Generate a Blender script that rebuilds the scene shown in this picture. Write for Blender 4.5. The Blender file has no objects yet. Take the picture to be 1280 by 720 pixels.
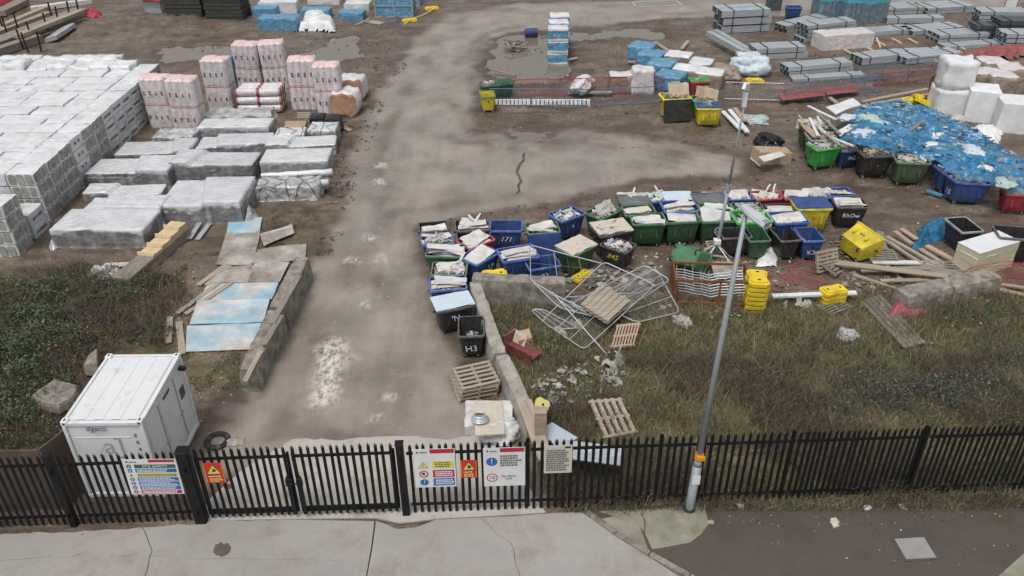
import bpy, bmesh, math, random
import numpy as np
from mathutils import Vector, Matrix, noise as mnoise
R = math.radians
S = bpy.context.scene
C = S.collection
random.seed(7)

# ------------------------------------------------------------------ camera, light, exposure
CAM_H = 16.0
FPX = 1027.0                                   # focal length in pixels of a 1280 px wide picture
_d = np.array([15.0, 1640.0, FPX]); _up = -_d / np.linalg.norm(_d)
_z = np.array([0, 0, 1.0]); _fw = _z - _up * (_z @ _up); _fw /= np.linalg.norm(_fw)
_rt = np.cross(_fw, _up)
def ray(px, py):
    r = np.array([px - 640.0, py - 360.0, FPX])
    return Vector((r @ _rt, r @ _fw, r @ _up))
def P(px, py, z=0.0):                          # where a picture point meets the level z
    d = ray(px, py); t = (z - CAM_H) / d.z
    return Vector((d.x * t, d.y * t, z))
cam = bpy.data.objects.new('camera', bpy.data.cameras.new('camera'))
C.objects.link(cam)
M3 = np.stack([_rt, _fw, _up])                 # rows: world axes in camera (right, down, forward) coordinates
cx, cy, cz = M3[:, 0], -M3[:, 1], -M3[:, 2]
cam.matrix_world = Matrix([[cx[i], cy[i], cz[i], [0, 0, CAM_H][i]] for i in range(3)] + [[0, 0, 0, 1]])
cam.data.sensor_width = 36; cam.data.lens = 36 * FPX / 1280; cam.data.clip_end = 3000
S.camera = cam
W = bpy.data.worlds.new('World'); S.world = W; W.use_nodes = True
nt = W.node_tree; bg = nt.nodes['Background']
sky = nt.nodes.new('ShaderNodeTexSky'); sky.sky_type = 'NISHITA'; sky.sun_disc = False
SUN_EL, SUN_AZ = R(66), R(205)
sky.sun_elevation = SUN_EL; sky.sun_rotation = SUN_AZ; sky.dust_density = 4; sky.air_density = 1.2
hs = nt.nodes.new('ShaderNodeHueSaturation'); hs.inputs['Saturation'].default_value = .24   # overcast: grey sky
nt.links.new(sky.outputs[0], hs.inputs['Color']); nt.links.new(hs.outputs[0], bg.inputs[0])
bg.inputs[1].default_value = 0.125
sl = bpy.data.lights.new('sun', 'SUN'); sl.energy = 1.5; sl.angle = R(18); sl.color = (1, .97, .93)
so = bpy.data.objects.new('sun', sl); C.objects.link(so)
so.rotation_euler = (R(90) - SUN_EL, 0, math.pi - SUN_AZ)
S.view_settings.view_transform = 'Standard'; S.view_settings.look = 'None'
S.view_settings.gamma = 1; S.view_settings.exposure = 0.0
S.cycles.use_denoising = True; S.cycles.max_bounces = 6; S.cycles.diffuse_bounces = 2
S.cycles.transparent_max_bounces = 12

# ------------------------------------------------------------------ materials
def srgb(r, g, b):
    f = lambda c: (c / 255 / 12.92) if c <= 10 else ((c / 255 + .055) / 1.055) ** 2.4
    return (f(r), f(g), f(b))
def N(t, typ, **k):
    n = t.nodes.new(typ)
    for a, v in k.items():
        if a[0] == 'i' and a[1:].isdigit(): n.inputs[int(a[1:])].default_value = v
        else: setattr(n, a, v)
    return n
def mixc(t, fac, a, b, blend='MIX'):
    m = N(t, 'ShaderNodeMix', data_type='RGBA', blend_type=blend)
    for s, v in ((0, fac), (6, a), (7, b)):
        if hasattr(v, 'is_output'): t.links.new(v, m.inputs[s])
        else: m.inputs[s].default_value = v if s == 0 else (*v[:3], 1)
    return m.outputs[2]
def ramp(t, src, lo, hi, a=0., b=1.):
    m = N(t, 'ShaderNodeMapRange', clamp=True)
    t.links.new(src, m.inputs[0])
    for i, v in zip((1, 2, 3, 4), (lo, hi, a, b)): m.inputs[i].default_value = v
    return m.outputs[0]
MATS = {}
def mat(name, col, rough=.6, var=.22, scale=2.5, bump=.15, bscale=18, metal=0., dirt=None, damt=.3, dscale=3., stretch=(1, 1, 1), attr=None, alpha=1., spec=.5, fold=0.):
    if name in MATS: return MATS[name]
    m = bpy.data.materials.new(name); m.use_nodes = True; MATS[name] = m
    t = m.node_tree; b = t.nodes['Principled BSDF']
    tc = N(t, 'ShaderNodeTexCoord'); oi = N(t, 'ShaderNodeObjectInfo')
    ml = N(t, 'ShaderNodeMath', operation='MULTIPLY', i1=97.); t.links.new(oi.outputs['Random'], ml.inputs[0])
    mp = N(t, 'ShaderNodeVectorMath', operation='MULTIPLY'); mp.inputs[1].default_value = stretch
    t.links.new(tc.outputs['Object'], mp.inputs[0])
    ad = N(t, 'ShaderNodeVectorMath', operation='ADD'); t.links.new(mp.outputs[0], ad.inputs[0]); t.links.new(ml.outputs[0], ad.inputs[1])
    def nz(sc, det=4, r=.6):
        n = N(t, 'ShaderNodeTexNoise'); n.inputs['Scale'].default_value = sc; n.inputs['Detail'].default_value = det; n.inputs['Roughness'].default_value = r
        t.links.new(ad.outputs[0], n.inputs['Vector']); return n.outputs[0]
    n1 = nz(scale)
    base = col
    if attr:
        at = N(t, 'ShaderNodeAttribute', attribute_name=attr); base = at.outputs['Color']
    dark = tuple(c * (1 - var) for c in col); lite = tuple(min(1, c * (1 + var)) for c in col)
    if attr: c = mixc(t, ramp(t, n1, .3, .7, 0, var), base, (.02, .02, .02))
    else: c = mixc(t, ramp(t, n1, .3, .7), dark, lite)
    # every copy its own slight tone
    c = mixc(t, ramp(t, oi.outputs['Random'], 0, 1, 0, .16), c, tuple(x * .55 for x in col) if not attr else (.1, .1, .1))
    if dirt:
        n2 = nz(dscale, 6, .7)
        c = mixc(t, ramp(t, n2, .62 - damt * .4, .78 - damt * .2, 0, .85), c, dirt)
    t.links.new(c, b.inputs['Base Color'])
    b.inputs['Metallic'].default_value = metal; b.inputs['Specular IOR Level'].default_value = spec
    t.links.new(ramp(t, nz(scale * 2.3), .3, .7, max(.05, rough - .12), min(1, rough + .12)), b.inputs['Roughness'])
    hsrc = nz(bscale)
    bp = N(t, 'ShaderNodeBump'); bp.inputs['Strength'].default_value = bump; bp.inputs['Distance'].default_value = .02
    t.links.new(hsrc, bp.inputs['Height'])
    if fold:
        vo = N(t, 'ShaderNodeTexVoronoi', feature='SMOOTH_F1'); vo.inputs['Scale'].default_value = 3.2
        n3 = N(t, 'ShaderNodeTexNoise'); n3.inputs['Scale'].default_value = 2.; t.links.new(ad.outputs[0], n3.inputs['Vector'])
        v2 = N(t, 'ShaderNodeVectorMath', operation='ADD'); t.links.new(ad.outputs[0], v2.inputs[0]); t.links.new(n3.outputs['Color'], v2.inputs[1])
        t.links.new(v2.outputs[0], vo.inputs['Vector'])
        b2 = N(t, 'ShaderNodeBump'); b2.inputs['Strength'].default_value = fold; b2.inputs['Distance'].default_value = .12
        t.links.new(vo.outputs['Distance'], b2.inputs['Height']); t.links.new(bp.outputs[0], b2.inputs['Normal'])
        t.links.new(b2.outputs[0], b.inputs['Normal'])
    else: t.links.new(bp.outputs[0], b.inputs['Normal'])
    if alpha < 1: b.inputs['Alpha'].default_value = alpha
    return m
MUD = srgb(122, 108, 95)
CW = srgb(205, 200, 192)
def binmat(n, c): return mat('bin_plastic_' + n, tuple(x * .92 + .006 for x in c), .5, .3, 2.5, .12, 30, dirt=tuple(.3 * x + .62 * y for x, y in zip(MUD, c)), damt=.4, dscale=4.5)
BIN = {'blue': binmat('blue', (.024, .066, .225)), 'green': binmat('green', (.024, .085, .036)), 'black': binmat('black', (.018, .019, .021)),
       'red': binmat('red', (.33, .025, .05)), 'yellow': binmat('yellow', (.66, .53, .03)), 'lime': binmat('bright_green', (.03, .33, .06)),
       'navy': binmat('navy', (.02, .045, .14)), 'grey': binmat('grey', (.15, .17, .17)), 'olive': binmat('olive', (.06, .10, .05))}
RIM = {k: mat('worn_rim_' + k, tuple(min(.7, c * 1.5 + .045) for c in {'blue': (.022, .07, .27), 'green': (.022, .095, .035), 'black': (.03, .03, .032), 'red': (.33, .025, .05), 'yellow': (.55, .45, .02), 'lime': (.03, .33, .06), 'navy': (.02, .045, .14), 'grey': (.2, .22, .22), 'olive': (.06, .10, .05)}[k]), .5, .3, 3, .1, 30, dirt=(.30, .30, .29), damt=.3, dscale=5) for k in ('blue', 'green', 'black', 'red', 'yellow', 'lime', 'navy', 'grey', 'olive')}
M_film = mat('white_film', (.70, .715, .725), .36, .1, 1.2, .2, 7, dirt=(.44, .44, .43), damt=.3, dscale=1.5, fold=.22)
M_rag = mat('dull_rag', (.46, .45, .42), .7, .25, 6, .4, 14, dirt=(.2, .18, .15), damt=.35, fold=.5)
M_filmgrey = mat('grey_film', (.50, .51, .535), .22, .16, 1.3, .2, 7, dirt=(.27, .265, .27), damt=.3, dscale=1.2, fold=.22)
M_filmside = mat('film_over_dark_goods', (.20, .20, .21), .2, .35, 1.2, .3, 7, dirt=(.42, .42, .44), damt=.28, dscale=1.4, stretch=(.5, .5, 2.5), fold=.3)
M_silver = mat('silver_film', (.50, .50, .51), .2, .3, 2.0, .3, 6, dirt=(.09, .08, .08), damt=.36, dscale=2.2, fold=.6)
M_block = mat('aircrete_block', (.28, .30, .25), .6, .25, 3, .2, 40, dirt=(.55, .56, .55), damt=.4, dscale=2.5)
M_ink = mat('printed_ink', (.03, .03, .08), .5)
M_inkred = mat('red_ink', (.4, .05, .1), .5)
M_rollfilm = mat('roll_wrap', (.67, .635, .635), .35, .15, 4, .3, 12, dirt=(.48, .42, .42), damt=.3, dscale=3, fold=.3)
M_rolltop = mat('roll_top_film', (.74, .55, .55), .4, .1, 6, .3, 10, fold=.4)
M_orange = mat('mineral_wool', (.40, .24, .16), .95, .3, 8, .4, 30)
M_wood = mat('raw_timber', (.39, .325, .25), .75, .25, 1.5, .2, 12, stretch=(1, 9, 9), dirt=(.16, .13, .10), damt=.25)
M_woodnew = mat('fresh_timber', (.62, .49, .30), .7, .15, 1.5, .15, 12, stretch=(1, 9, 9))
M_woodgrey = mat('weathered_timber', (.27, .235, .20), .85, .3, 2, .3, 14, stretch=(1, 9, 9), dirt=(.1, .085, .07), damt=.35)
M_pink = mat('pinkish_timber', (.47, .33, .25), .75, .2, 2, .2, 12, stretch=(1, 9, 9))
M_ply = mat('muddy_board', (.44, .40, .36), .55, .25, 1.2, .2, 20, dirt=(.15, .115, .09), damt=.5, dscale=1.1)
M_plyblue = mat('blue_sprayed_board', (.56, .54, .50), .5, .3, 1.6, .15, 20, dirt=(.13, .44, .64), damt=.52, dscale=.55)
M_conc = mat('old_concrete', (.30, .275, .235), .85, .3, 2.5, .8, 14, dirt=(.075, .068, .05), damt=.48, dscale=2.8)
M_concpale = mat('pale_concrete', (.38, .355, .315), .85, .2, 2.5, .5, 14, dirt=(.15, .135, .11), damt=.42, dscale=3)
M_white = mat('white_paint', (.74, .75, .76), .4, .05, 1, .04, 20, dirt=(.46, .44, .41), damt=.16, dscale=2.5, stretch=(1, 1, .5))
M_board = mat('white_board', (.64, .63, .60), .6, .16, 2, .1, 20, dirt=(.36, .33, .29), damt=.3, dscale=2.2)
M_cream = mat('cream_board', (.60, .54, .45), .65, .12, 3, .08, 20, dirt=(.35, .3, .24), damt=.2)
M_bluepale = mat('pale_blue_board', (.55, .63, .70), .5, .08, 3, .06, 20)
M_card = mat('cardboard', (.42, .31, .21), .85, .2, 4, .3, 12)
M_steel = mat('galvanised_steel', (.46, .50, .52), .38, .2, 3, .08, 25, metal=.3, stretch=(.3, 3, 3))
M_steeldk = mat('dark_steel', (.10, .12, .13), .5, .2, 3, .1, 25, metal=.4)
M_zinc = mat('zinc_tube', (.46, .48, .49), .4, .12, 4, .03, 25, metal=.35)
M_fence = mat('black_fence_paint', (.007, .008, .011), .55, .3, 4, .12, 30, dirt=(.04, .035, .025), damt=.08, spec=.3)
M_rubber = mat('black_rubber', (.015, .015, .015), .7)
M_blackbag = mat('black_polythene', (.012, .013, .015), .25, .3, 3, .3, 8, fold=.8)
M_bluewrap = mat('blue_wrap', (.10, .28, .44), .4, .2, 3, .25, 9, dirt=(.42, .5, .55), damt=.25, dscale=4, fold=.5)
M_bluenet = mat('blue_net', (.02, .14, .27), .6, .3, 5, .5, 30, fold=.8)
M_bluesteel = mat('blue_barrier_paint', (.09, .17, .30), .5, .2)
M_redpl = mat('red_plastic', (.40, .035, .05), .5, .2, 4, .1, 20, dirt=MUD, damt=.2)
M_yelpl = mat('yellow_plastic', (.76, .56, .03), .45, .15, 4, .1, 20, dirt=(.35, .26, .08), damt=.2)
M_yelpale = mat('faded_yellow_plastic', (.68, .58, .22), .55, .15, 4, .1, 20)
M_pole = mat('pole_grey', (.33, .37, .39), .45, .12, 3, .06, 20, metal=.2, dirt=(.2, .21, .19), damt=.2)
M_orangeband = mat('orange_band', (.75, .32, .02), .5)
M_rust = mat('rust', (.20, .075, .03), .85, .4, 6, .3, 20)
M_mineral = mat('bulk_bag', (.74, .75, .76), .65, .1, 2.5, .3, 10, fold=.12)
M_brown = mat('brown_bag', (.30, .24, .20), .6, .25, 4, .3, 10, fold=.4)
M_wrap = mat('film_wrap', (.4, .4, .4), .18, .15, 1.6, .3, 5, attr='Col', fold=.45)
M_redmat = mat('dull_red_mat', (.27, .07, .07), .7, .3, 4, .2, 20, dirt=MUD, damt=.35)
M_redbox = mat('dark_red_panel', (.19, .05, .045), .6, .2, 3, .1, 20, dirt=MUD, damt=.3)
M_debris = mat('mixed_scrap', (.4, .4, .4), .6, .25, 5, .1, 20, attr='Col')
M_netred = mat('red_net', (.36, .09, .12), .6, .2)
M_paintwhite = mat('chalk_lettering', (.58, .60, .61), .6, .2, 8, dirt=(.12, .14, .2), damt=.3, dscale=9)
M_paintyel = mat('yellow_lettering', (.50, .42, .05), .6, .2, 8, dirt=(.06, .06, .04), damt=.42, dscale=9)
M_paintnavy = mat('navy_lettering', (.02, .03, .12), .5)
def flat(n, c, r=.45): return mat('sign_' + n, c, r, .05, 4, .02, 20, dirt=tuple(x * .7 + .03 for x in c), damt=.1)
SG = {k: flat(k, v) for k, v in dict(white=(.72, .73, .74), red=(.42, .02, .05), green=(.02, .12, .07), blue=(.02, .13, .42), yellow=(.72, .66, .12), black=(.02, .02, .02),
      scarlet=(.55, .03, .02), cream=(.55, .54, .46), orange=(.8, .4, .03), ink=(.12, .12, .13)).items()}

# ------------------------------------------------------------------ mesh tools
class MB:
    def __init__(s): s.v = []; s.f = []; s.m = []; s.col = []
    def add(s, vs, fs, mi=0, col=None):
        o = len(s.v); s.v += [tuple(v) for v in vs]; s.f += [tuple(i + o for i in f) for f in fs]; s.m += [mi] * len(fs)
        s.col += [col or (1, 1, 1)] * len(vs); return s
    def box(s, c, d, rot=None, mi=0, col=None, taper=None):
        x, y, z = d[0] / 2, d[1] / 2, d[2] / 2
        vs = [Vector((a * x, b * y, e * z)) for e in (-1, 1) for a, b in ((-1, -1), (1, -1), (1, 1), (-1, 1))]
        if taper:
            for v in vs[4:]: v.x *= taper; v.y *= taper
        if rot is not None: vs = [rot @ v for v in vs]
        c = Vector(c)
        return s.add([v + c for v in vs], [(3, 2, 1, 0), (4, 5, 6, 7), (0, 1, 5, 4), (1, 2, 6, 5), (2, 3, 7, 6), (3, 0, 4, 7)], mi, col)
    def bar(s, a, b, w, h, mi=0, col=None, up=None):           # box between two points
        a, b = Vector(a), Vector(b); x = (b - a); L = x.length; x = x / L
        u = Vector(up) if up else (Vector((0, 0, 1)) if abs(x.z) < .95 else Vector((0, 1, 0)))
        y = u.cross(x).normalized(); z = x.cross(y)
        return s.box((a + b) / 2, (L, w, h), Matrix((x, y, z)).transposed(), mi, col)
    def tube(s, pts, r, n=8, mi=0, closed=False, caps=True, r1=None):
        pts = [Vector(p) for p in pts]; k = len(pts); rings = []; prev = None
        for i, p in enumerate(pts):
            a = pts[i - 1] if (i > 0 or closed) else p; b = pts[(i + 1) % k] if (i < k - 1 or closed) else p
            t = (b - a).normalized()
            u = prev or (Vector((0, 0, 1)) if abs(t.z) < .9 else Vector((1, 0, 0)))
            x = (u - t * u.dot(t)).normalized(); prev = x; y = t.cross(x)
            rr = r if r1 is None else r + (r1 - r) * i / (k - 1)
            rings.append([p + (x * math.cos(2 * math.pi * j / n) + y * math.sin(2 * math.pi * j / n)) * rr for j in range(n)])
        vs = [v for g in rings for v in g]; fs = []
        for i in range(k if closed else k - 1):
            q = (i + 1) % k
            for j in range(n): fs.append((i * n + j, i * n + (j + 1) % n, q * n + (j + 1) % n, q * n + j))
        if caps and not closed: fs += [tuple(range(n - 1, -1, -1)), tuple(range((k - 1) * n, k * n))]
        return s.add(vs, fs, mi)
    def prism(s, poly, z0, z1, mi=0):
        n = len(poly); vs = [(p[0], p[1], z0) for p in poly] + [(p[0], p[1], z1) for p in poly]
        return s.add(vs, [tuple(range(n - 1, -1, -1)), tuple(range(n, 2 * n))] + [(i, (i + 1) % n, n + (i + 1) % n, n + i) for i in range(n)], mi)
    def loft(s, rings, mi=0, cap0=False, cap1=False, flip=False):
        n = len(rings[0]); vs = [v for g in rings for v in g]; fs = []
        for i in range(len(rings) - 1):
            for j in range(n):
                f = (i * n + j, i * n + (j + 1) % n, (i + 1) * n + (j + 1) % n, (i + 1) * n + j); fs.append(f[::-1] if flip else f)
        if cap0: f = tuple(range(n - 1, -1, -1)); fs.append(f[::-1] if flip else f)
        if cap1: f = tuple(range((len(rings) - 1) * n, len(rings) * n)); fs.append(f[::-1] if flip else f)
        return s.add(vs, fs, mi)
    def mesh(s, name, mats, smooth=False, bevel=0, col=False):
        me = bpy.data.meshes.new(name); me.from_pydata(s.v, [], s.f)
        for m in (mats if isinstance(mats, (list, tuple)) else [mats]): me.materials.append(m)
        me.polygons.foreach_set('material_index', s.m)
        if col:
            a = me.color_attributes.new('Col', 'FLOAT_COLOR', 'POINT')
            a.data.foreach_set('color', np.array([(*c, 1) for c in s.col], 'f').ravel())
        if bevel:
            bm = bmesh.new(); bm.from_mesh(me)
            es = [e for e in bm.edges if len(e.link_faces) == 2 and e.calc_face_angle(0) > .6]
            bmesh.ops.bevel(bm, geom=es, offset=bevel, segments=1, affect='EDGES', clamp_overlap=True)
            bm.to_mesh(me); bm.free()
        if smooth: me.polygons.foreach_set('use_smooth', [True] * len(me.polygons))
        me.update(); return me
def link(name, me, parent=None, loc=(0, 0, 0), rot=(0, 0, 0), material=None):
    o = bpy.data.objects.new(name, me); C.objects.link(o); o.location = loc; o.rotation_euler = rot
    if parent: o.parent = parent
    if material:
        o.material_slots[0].link = 'OBJECT'; o.material_slots[0].material = material
    return o
def tag(o, label, cat, group=None, kind=None):
    if label: o['label'] = label
    if cat: o['category'] = cat
    if group: o['group'] = group
    if kind: o['kind'] = kind
    return o
def thing(name, label, cat, loc=(0, 0, 0), rz=0, group=None):
    o = bpy.data.objects.new(name, None); C.objects.link(o); o.location = loc; o.rotation_euler = (0, 0, rz); o.empty_display_size = .3
    return tag(o, label, cat, group)
def struct(name, me): return tag(link(name, me), None, None, kind='structure')
def fbox(l, r, d, z=0.):                       # footprint from its front edge in the picture: centre, yaw, width
    A, B = P(*l, z), P(*r, z); v = B - A; w = v.length; n = Vector((-v.y, v.x, 0)) / w
    return (A + B) / 2 + n * d / 2, math.atan2(v.y, v.x), w
def text(s, size, loc, rot, parent, m, name='lettering', ext=.002):
    cu = bpy.data.curves.new(name, 'FONT'); cu.body = s; cu.size = size; cu.align_x = 'CENTER'; cu.align_y = 'CENTER'; cu.extrude = ext; cu.resolution_u = 2
    cu.materials.append(m)
    return link(name, cu, parent, loc, rot)
def lumpy(w, d, h, seed, amp=.05, seg=(10, 8, 4), sag=0., foot=0., step=0.):   # a wrapped, creased block standing on z=0
    bm = bmesh.new(); mb = MB()
    nx, ny, nz = seg; idx = {}
    def vid(i, j, k):
        if (i, j, k) not in idx:
            p = Vector((i / nx - .5, j / ny - .5, k / nz)); q = Vector((p.x * w, p.y * d, p.z * h))
            e = (abs(p.x) > .49) + (abs(p.y) > .49) + (k == nz)
            o = Vector((seed * 7.3, seed * 3.1, 0))
            nv = mnoise.noise_vector(q * 1.7 + o) * amp + mnoise.noise_vector(q * 5 + o) * amp * .45
            if k == 0: nv.z = 0
            q += nv
            if e >= 2: q.x *= .985; q.y *= .985; q.z -= (.03 if k == nz else 0)
            if k == nz: q.z -= sag * abs(mnoise.noise(q * 1.1 + o * 2))
            if step and k > nz * .6:                  # part of the load stands a board lower
                c_ = (math.sin(seed * 5.3)) * .25 * w; s2 = 1 if math.sin(seed * 2.1) > 0 else -1; q.z -= step * min(1, max(0, ((q.x - c_) * s2 - .25 * q.y) * 9)) * (k / nz)
            if foot and k == 0: q.x *= 1 + foot; q.y *= 1 + foot
            idx[(i, j, k)] = len(mb.v); mb.v.append(tuple(q)); mb.col.append((1, 1, 1))
        return idx[(i, j, k)]
    def face(*a): mb.f.append(tuple(vid(*x) for x in a)); mb.m.append(0)
    for i in range(nx):
        for j in range(ny):
            face((i, j, nz), (i + 1, j, nz), (i + 1, j + 1, nz), (i, j + 1, nz)); face((i, j + 1, 0), (i + 1, j + 1, 0), (i + 1, j, 0), (i, j, 0))
    for k in range(nz):
        for i in range(nx):
            face((i, 0, k), (i + 1, 0, k), (i + 1, 0, k + 1), (i, 0, k + 1)); face((i + 1, ny, k), (i, ny, k), (i, ny, k + 1), (i + 1, ny, k + 1))
        for j in range(ny):
            face((0, j + 1, k), (0, j, k), (0, j, k + 1), (0, j + 1, k + 1)); face((nx, j, k), (nx, j + 1, k), (nx, j + 1, k + 1), (nx, j, k + 1))
    return mb

# ------------------------------------------------------------------ ground and its sheets
def vnoise(x, y, seed):
    xi = np.floor(x).astype(np.int64); yi = np.floor(y).astype(np.int64); fx = x - xi; fy = y - yi
    fx = fx * fx * (3 - 2 * fx); fy = fy * fy * (3 - 2 * fy)
    def h(a, b):
        n = (a * 374761393 + b * 668265263 + seed * 982451653) & 0x7fffffff
        n = ((n ^ (n >> 13)) * 1274126177) & 0x7fffffff
        return ((n ^ (n >> 16)) & 0xffff) / 65535.
    return (h(xi, yi) * (1 - fx) + h(xi + 1, yi) * fx) * (1 - fy) + (h(xi, yi + 1) * (1 - fx) + h(xi + 1, yi + 1) * fx) * fy
def fbm(x, y, seed, o=4):
    s = 0; a = .5
    for k in range(o): s = s + a * vnoise(x * 2 ** k, y * 2 ** k, seed + k); a *= .5
    return s / (1 - .5 ** o)
def sdist(X, Y, poly):                          # signed distance, inside positive
    ins = np.zeros(X.shape, bool); d = np.full(X.shape, 1e9); n = len(poly)
    for i in range(n):
        ax, ay = poly[i][:2]; bx, by = poly[(i + 1) % n][:2]
        t = np.clip(((X - ax) * (bx - ax) + (Y - ay) * (by - ay)) / ((bx - ax) ** 2 + (by - ay) ** 2 + 1e-9), 0, 1)
        d = np.minimum(d, np.hypot(X - ax - t * (bx - ax), Y - ay - t * (by - ay)))
        c = ((ay > Y) != (by > Y)) & (X < (bx - ax) * (Y - ay) / (by - ay + 1e-12) + ax); ins ^= c
    return np.where(ins, d, -d)
def PP(pts, z=0): return [P(*p, z) for p in pts]
ROAD = PP([(250, 575), (300, 495), (345, 440), (388, 330), (425, 262), (440, 180), (468, 120), (520, 50), (560, 18), (640, 4), (800, 0), (1280, -12), (1280, 14), (960, 22), (840, 24), (720, 36), (640, 42),
           (606, 62), (596, 110), (594, 165), (720, 160), (860, 178), (935, 200), (930, 222), (800, 226), (740, 240), (690, 255), (600, 268), (520, 285), (528, 330), (548, 400), (575, 450), (600, 560), (600, 600), (250, 600)])
GRASSR = PP([(598, 395), (612, 380), (720, 382), (850, 372), (930, 380), (1060, 368), (1110, 360), (1280, 372), (1900, 380), (2100, 640), (690, 640), (668, 560), (640, 470)])
GRASSL = PP([(-500, 330), (20, 335), (110, 335), (180, 355), (235, 330), (238, 360), (205, 400), (212, 440), (150, 445), (110, 470), (45, 560), (-300, 600)])
GRASSM = PP([(225, 440), (300, 435), (300, 485), (250, 500), (235, 470)])
GRASSN = PP([(420, 320), (235, 320), (240, 290), (300, 270), (330, 262), (395, 262)])
APRON = PP([(-700, 690), (-100, 670), (20, 668), (120, 664), (250, 655), (262, 620), (300, 590), (348, 560), (365, 546), (420, 548), (480, 544), (560, 546), (600, 540), (640, 552), (655, 600), (680, 640), (735, 645), (800, 690), (860, 728), (960, 800), (1100, 1000), (-900, 1000)])
PAVE = PP([(735, 640), (1280, 612), (2200, 560), (2400, 1000), (1150, 1000), (960, 795), (862, 722), (790, 675)])
PUD = [PP(p) for p in ([(612, 56), (640, 46), (668, 44), (700, 52), (712, 78), (704, 100), (660, 104), (618, 98), (606, 84)], [(700, 40), (770, 36), (830, 37), (835, 50), (790, 52), (720, 55)],
       [(420, 48), (448, 42), (452, 70), (420, 78), (360, 74), (395, 62)], [(195, 60), (275, 58), (340, 70), (250, 74), (205, 78)], [(640, 165), (690, 168), (700, 176), (650, 178)], [(1010, 40), (1040, 42), (1030, 52), (1008, 50)])]
CHALK = PP([(388, 508), (398, 440), (425, 418), (436, 436), (428, 460), (418, 508)])
CH2 = [PP([(x - 8, y + 2), (x - 4, y - 5), (x + 7, y - 4), (x + 9, y + 3)]) for x, y in ((463, 300), (476, 207), (472, 228), (486, 496), (438, 448), (440, 326), (468, 522), (476, 325), (453, 380))]
ys = [5.]
while ys[-1] < 112: ys.append(ys[-1] + max(.075, .0062 * (ys[-1] - 2)))
ys = np.array(ys); xs = np.linspace(-78, 78, 880)
X, Y = np.meshgrid(xs, ys)
X = X * np.clip(.28 + Y / 80, .3, 1.25)          # narrower near the camera
jx = (fbm(X * .9, Y * .9, 3) - .5) * 1.6; jy = (fbm(X * .9, Y * .9, 9) - .5) * 1.6
road = np.clip(sdist(X + jx * .6, Y + jy * .6, ROAD) / .7 + .5, 0, 1)
grass = np.clip(np.maximum.reduce([sdist(X + jx * .8, Y + jy * .8, g) for g in (GRASSR, GRASSL)]) / .6 + .5, 0, 1)
grass = np.maximum(grass, .55 * np.clip(np.maximum(sdist(X + jx, Y + jy, GRASSM), sdist(X + jx, Y + jy, GRASSN)) / .8 + .5, 0, 1))
fsd = np.maximum(sdist(X, Y, APRON), sdist(X, Y, PAVE)); flatm = np.clip((fsd - .35) / .2, 0, 1); nearf = np.clip((fsd + .7) / .7, 0, 1)
CRK = PP([(641, 200), (650, 197), (660, 200), (655, 211), (658, 220), (652, 229), (645, 240), (643, 232), (647, 222), (642, 214)])
crk = np.clip(sdist(X + jx * .25, Y + jy * .25, CRK) / .25 + .6, 0, 1)
pud = np.maximum.reduce([np.clip(sdist(X + jx, Y + jy, p) / .9 + .5, 0, 1) for p in PUD])
chalk = np.clip(np.maximum.reduce([sdist(X + jx * .35, Y + jy * .35, c) for c in [CHALK]]) / .5 + .5, 0, 1)
chalk = np.maximum(chalk, .8 * np.clip(np.maximum.reduce([sdist(X + jx * .3, Y + jy * .3, c) for c in CH2]) / .3 + .45, 0, 1))
rough = 1 - road
rsd = sdist(X + jx * .6, Y + jy * .6, ROAD); redge = np.exp(-((rsd + .1) / .55) ** 2) * np.clip((fbm(X * .6, Y * .6, 91) - .3) * 3, 0, 1) + .6 * np.exp(-((rsd - 1.6) / .5) ** 2) * np.clip((fbm(X * .5, Y * .5, 95) - .45) * 5, 0, 1)
big = fbm(X * .35, Y * .35, 21, 3) - .5
mid = fbm(X * 1.6, Y * 1.6, 31, 4) - .5
fine = fbm(X * 5.5, Y * 5.5, 41, 3) - .5
track = fbm(X * .25 + jx * .3, Y * 3.2 + big * 2, 51, 3) - .5           # tyre tracks running across the yard
clod = np.clip(fbm(X * 2.6, Y * 2.6, 61, 4) - .53, 0, 1); wetm = np.clip((fbm(X * .7 + big, Y * 2.1, 71, 4) - .5) * 5, 0, 1) * rough + redge
ch = np.clip((X + 3) / 3, 0, 1)
Z = (.10 * redge * (mid + fine + .3)) + rough * (1 - grass * .7) * (.05 * mid + .07 * fine + .20 * track * ch + .45 * clod * np.clip(big * 4 + .55, 0, 1)) + .02 * big + road * .012 * mid
Z = Z + grass * (.10 * mid + .04 * fine)
mound = [((640, 140, 0), 0, 0)]
def bumpat(px, py, rx, ry, h):
    global Z
    p = P(px, py); Z = Z + h * np.exp(-((X - p.x) / rx) ** 2 - ((Y - p.y) / ry) ** 2) * (.7 + .6 * mid + .5 * fine)
for b in ((760, 58, 2.6, 1.6, .75), (735, 72, 2., 1.5, .35), (830, 45, 2., 1.2, .4), (200, 28, 4, 2.2, .5), (150, 35, 3, 2, .35), (505, 40, 2.5, 3, .25), (640, 148, 3, .5, .12), (800, 150, 5, .5, .12), (850, 168, 4, .7, .12), (1020, 28, 4, 2, .15)): bumpat(*b)
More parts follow.
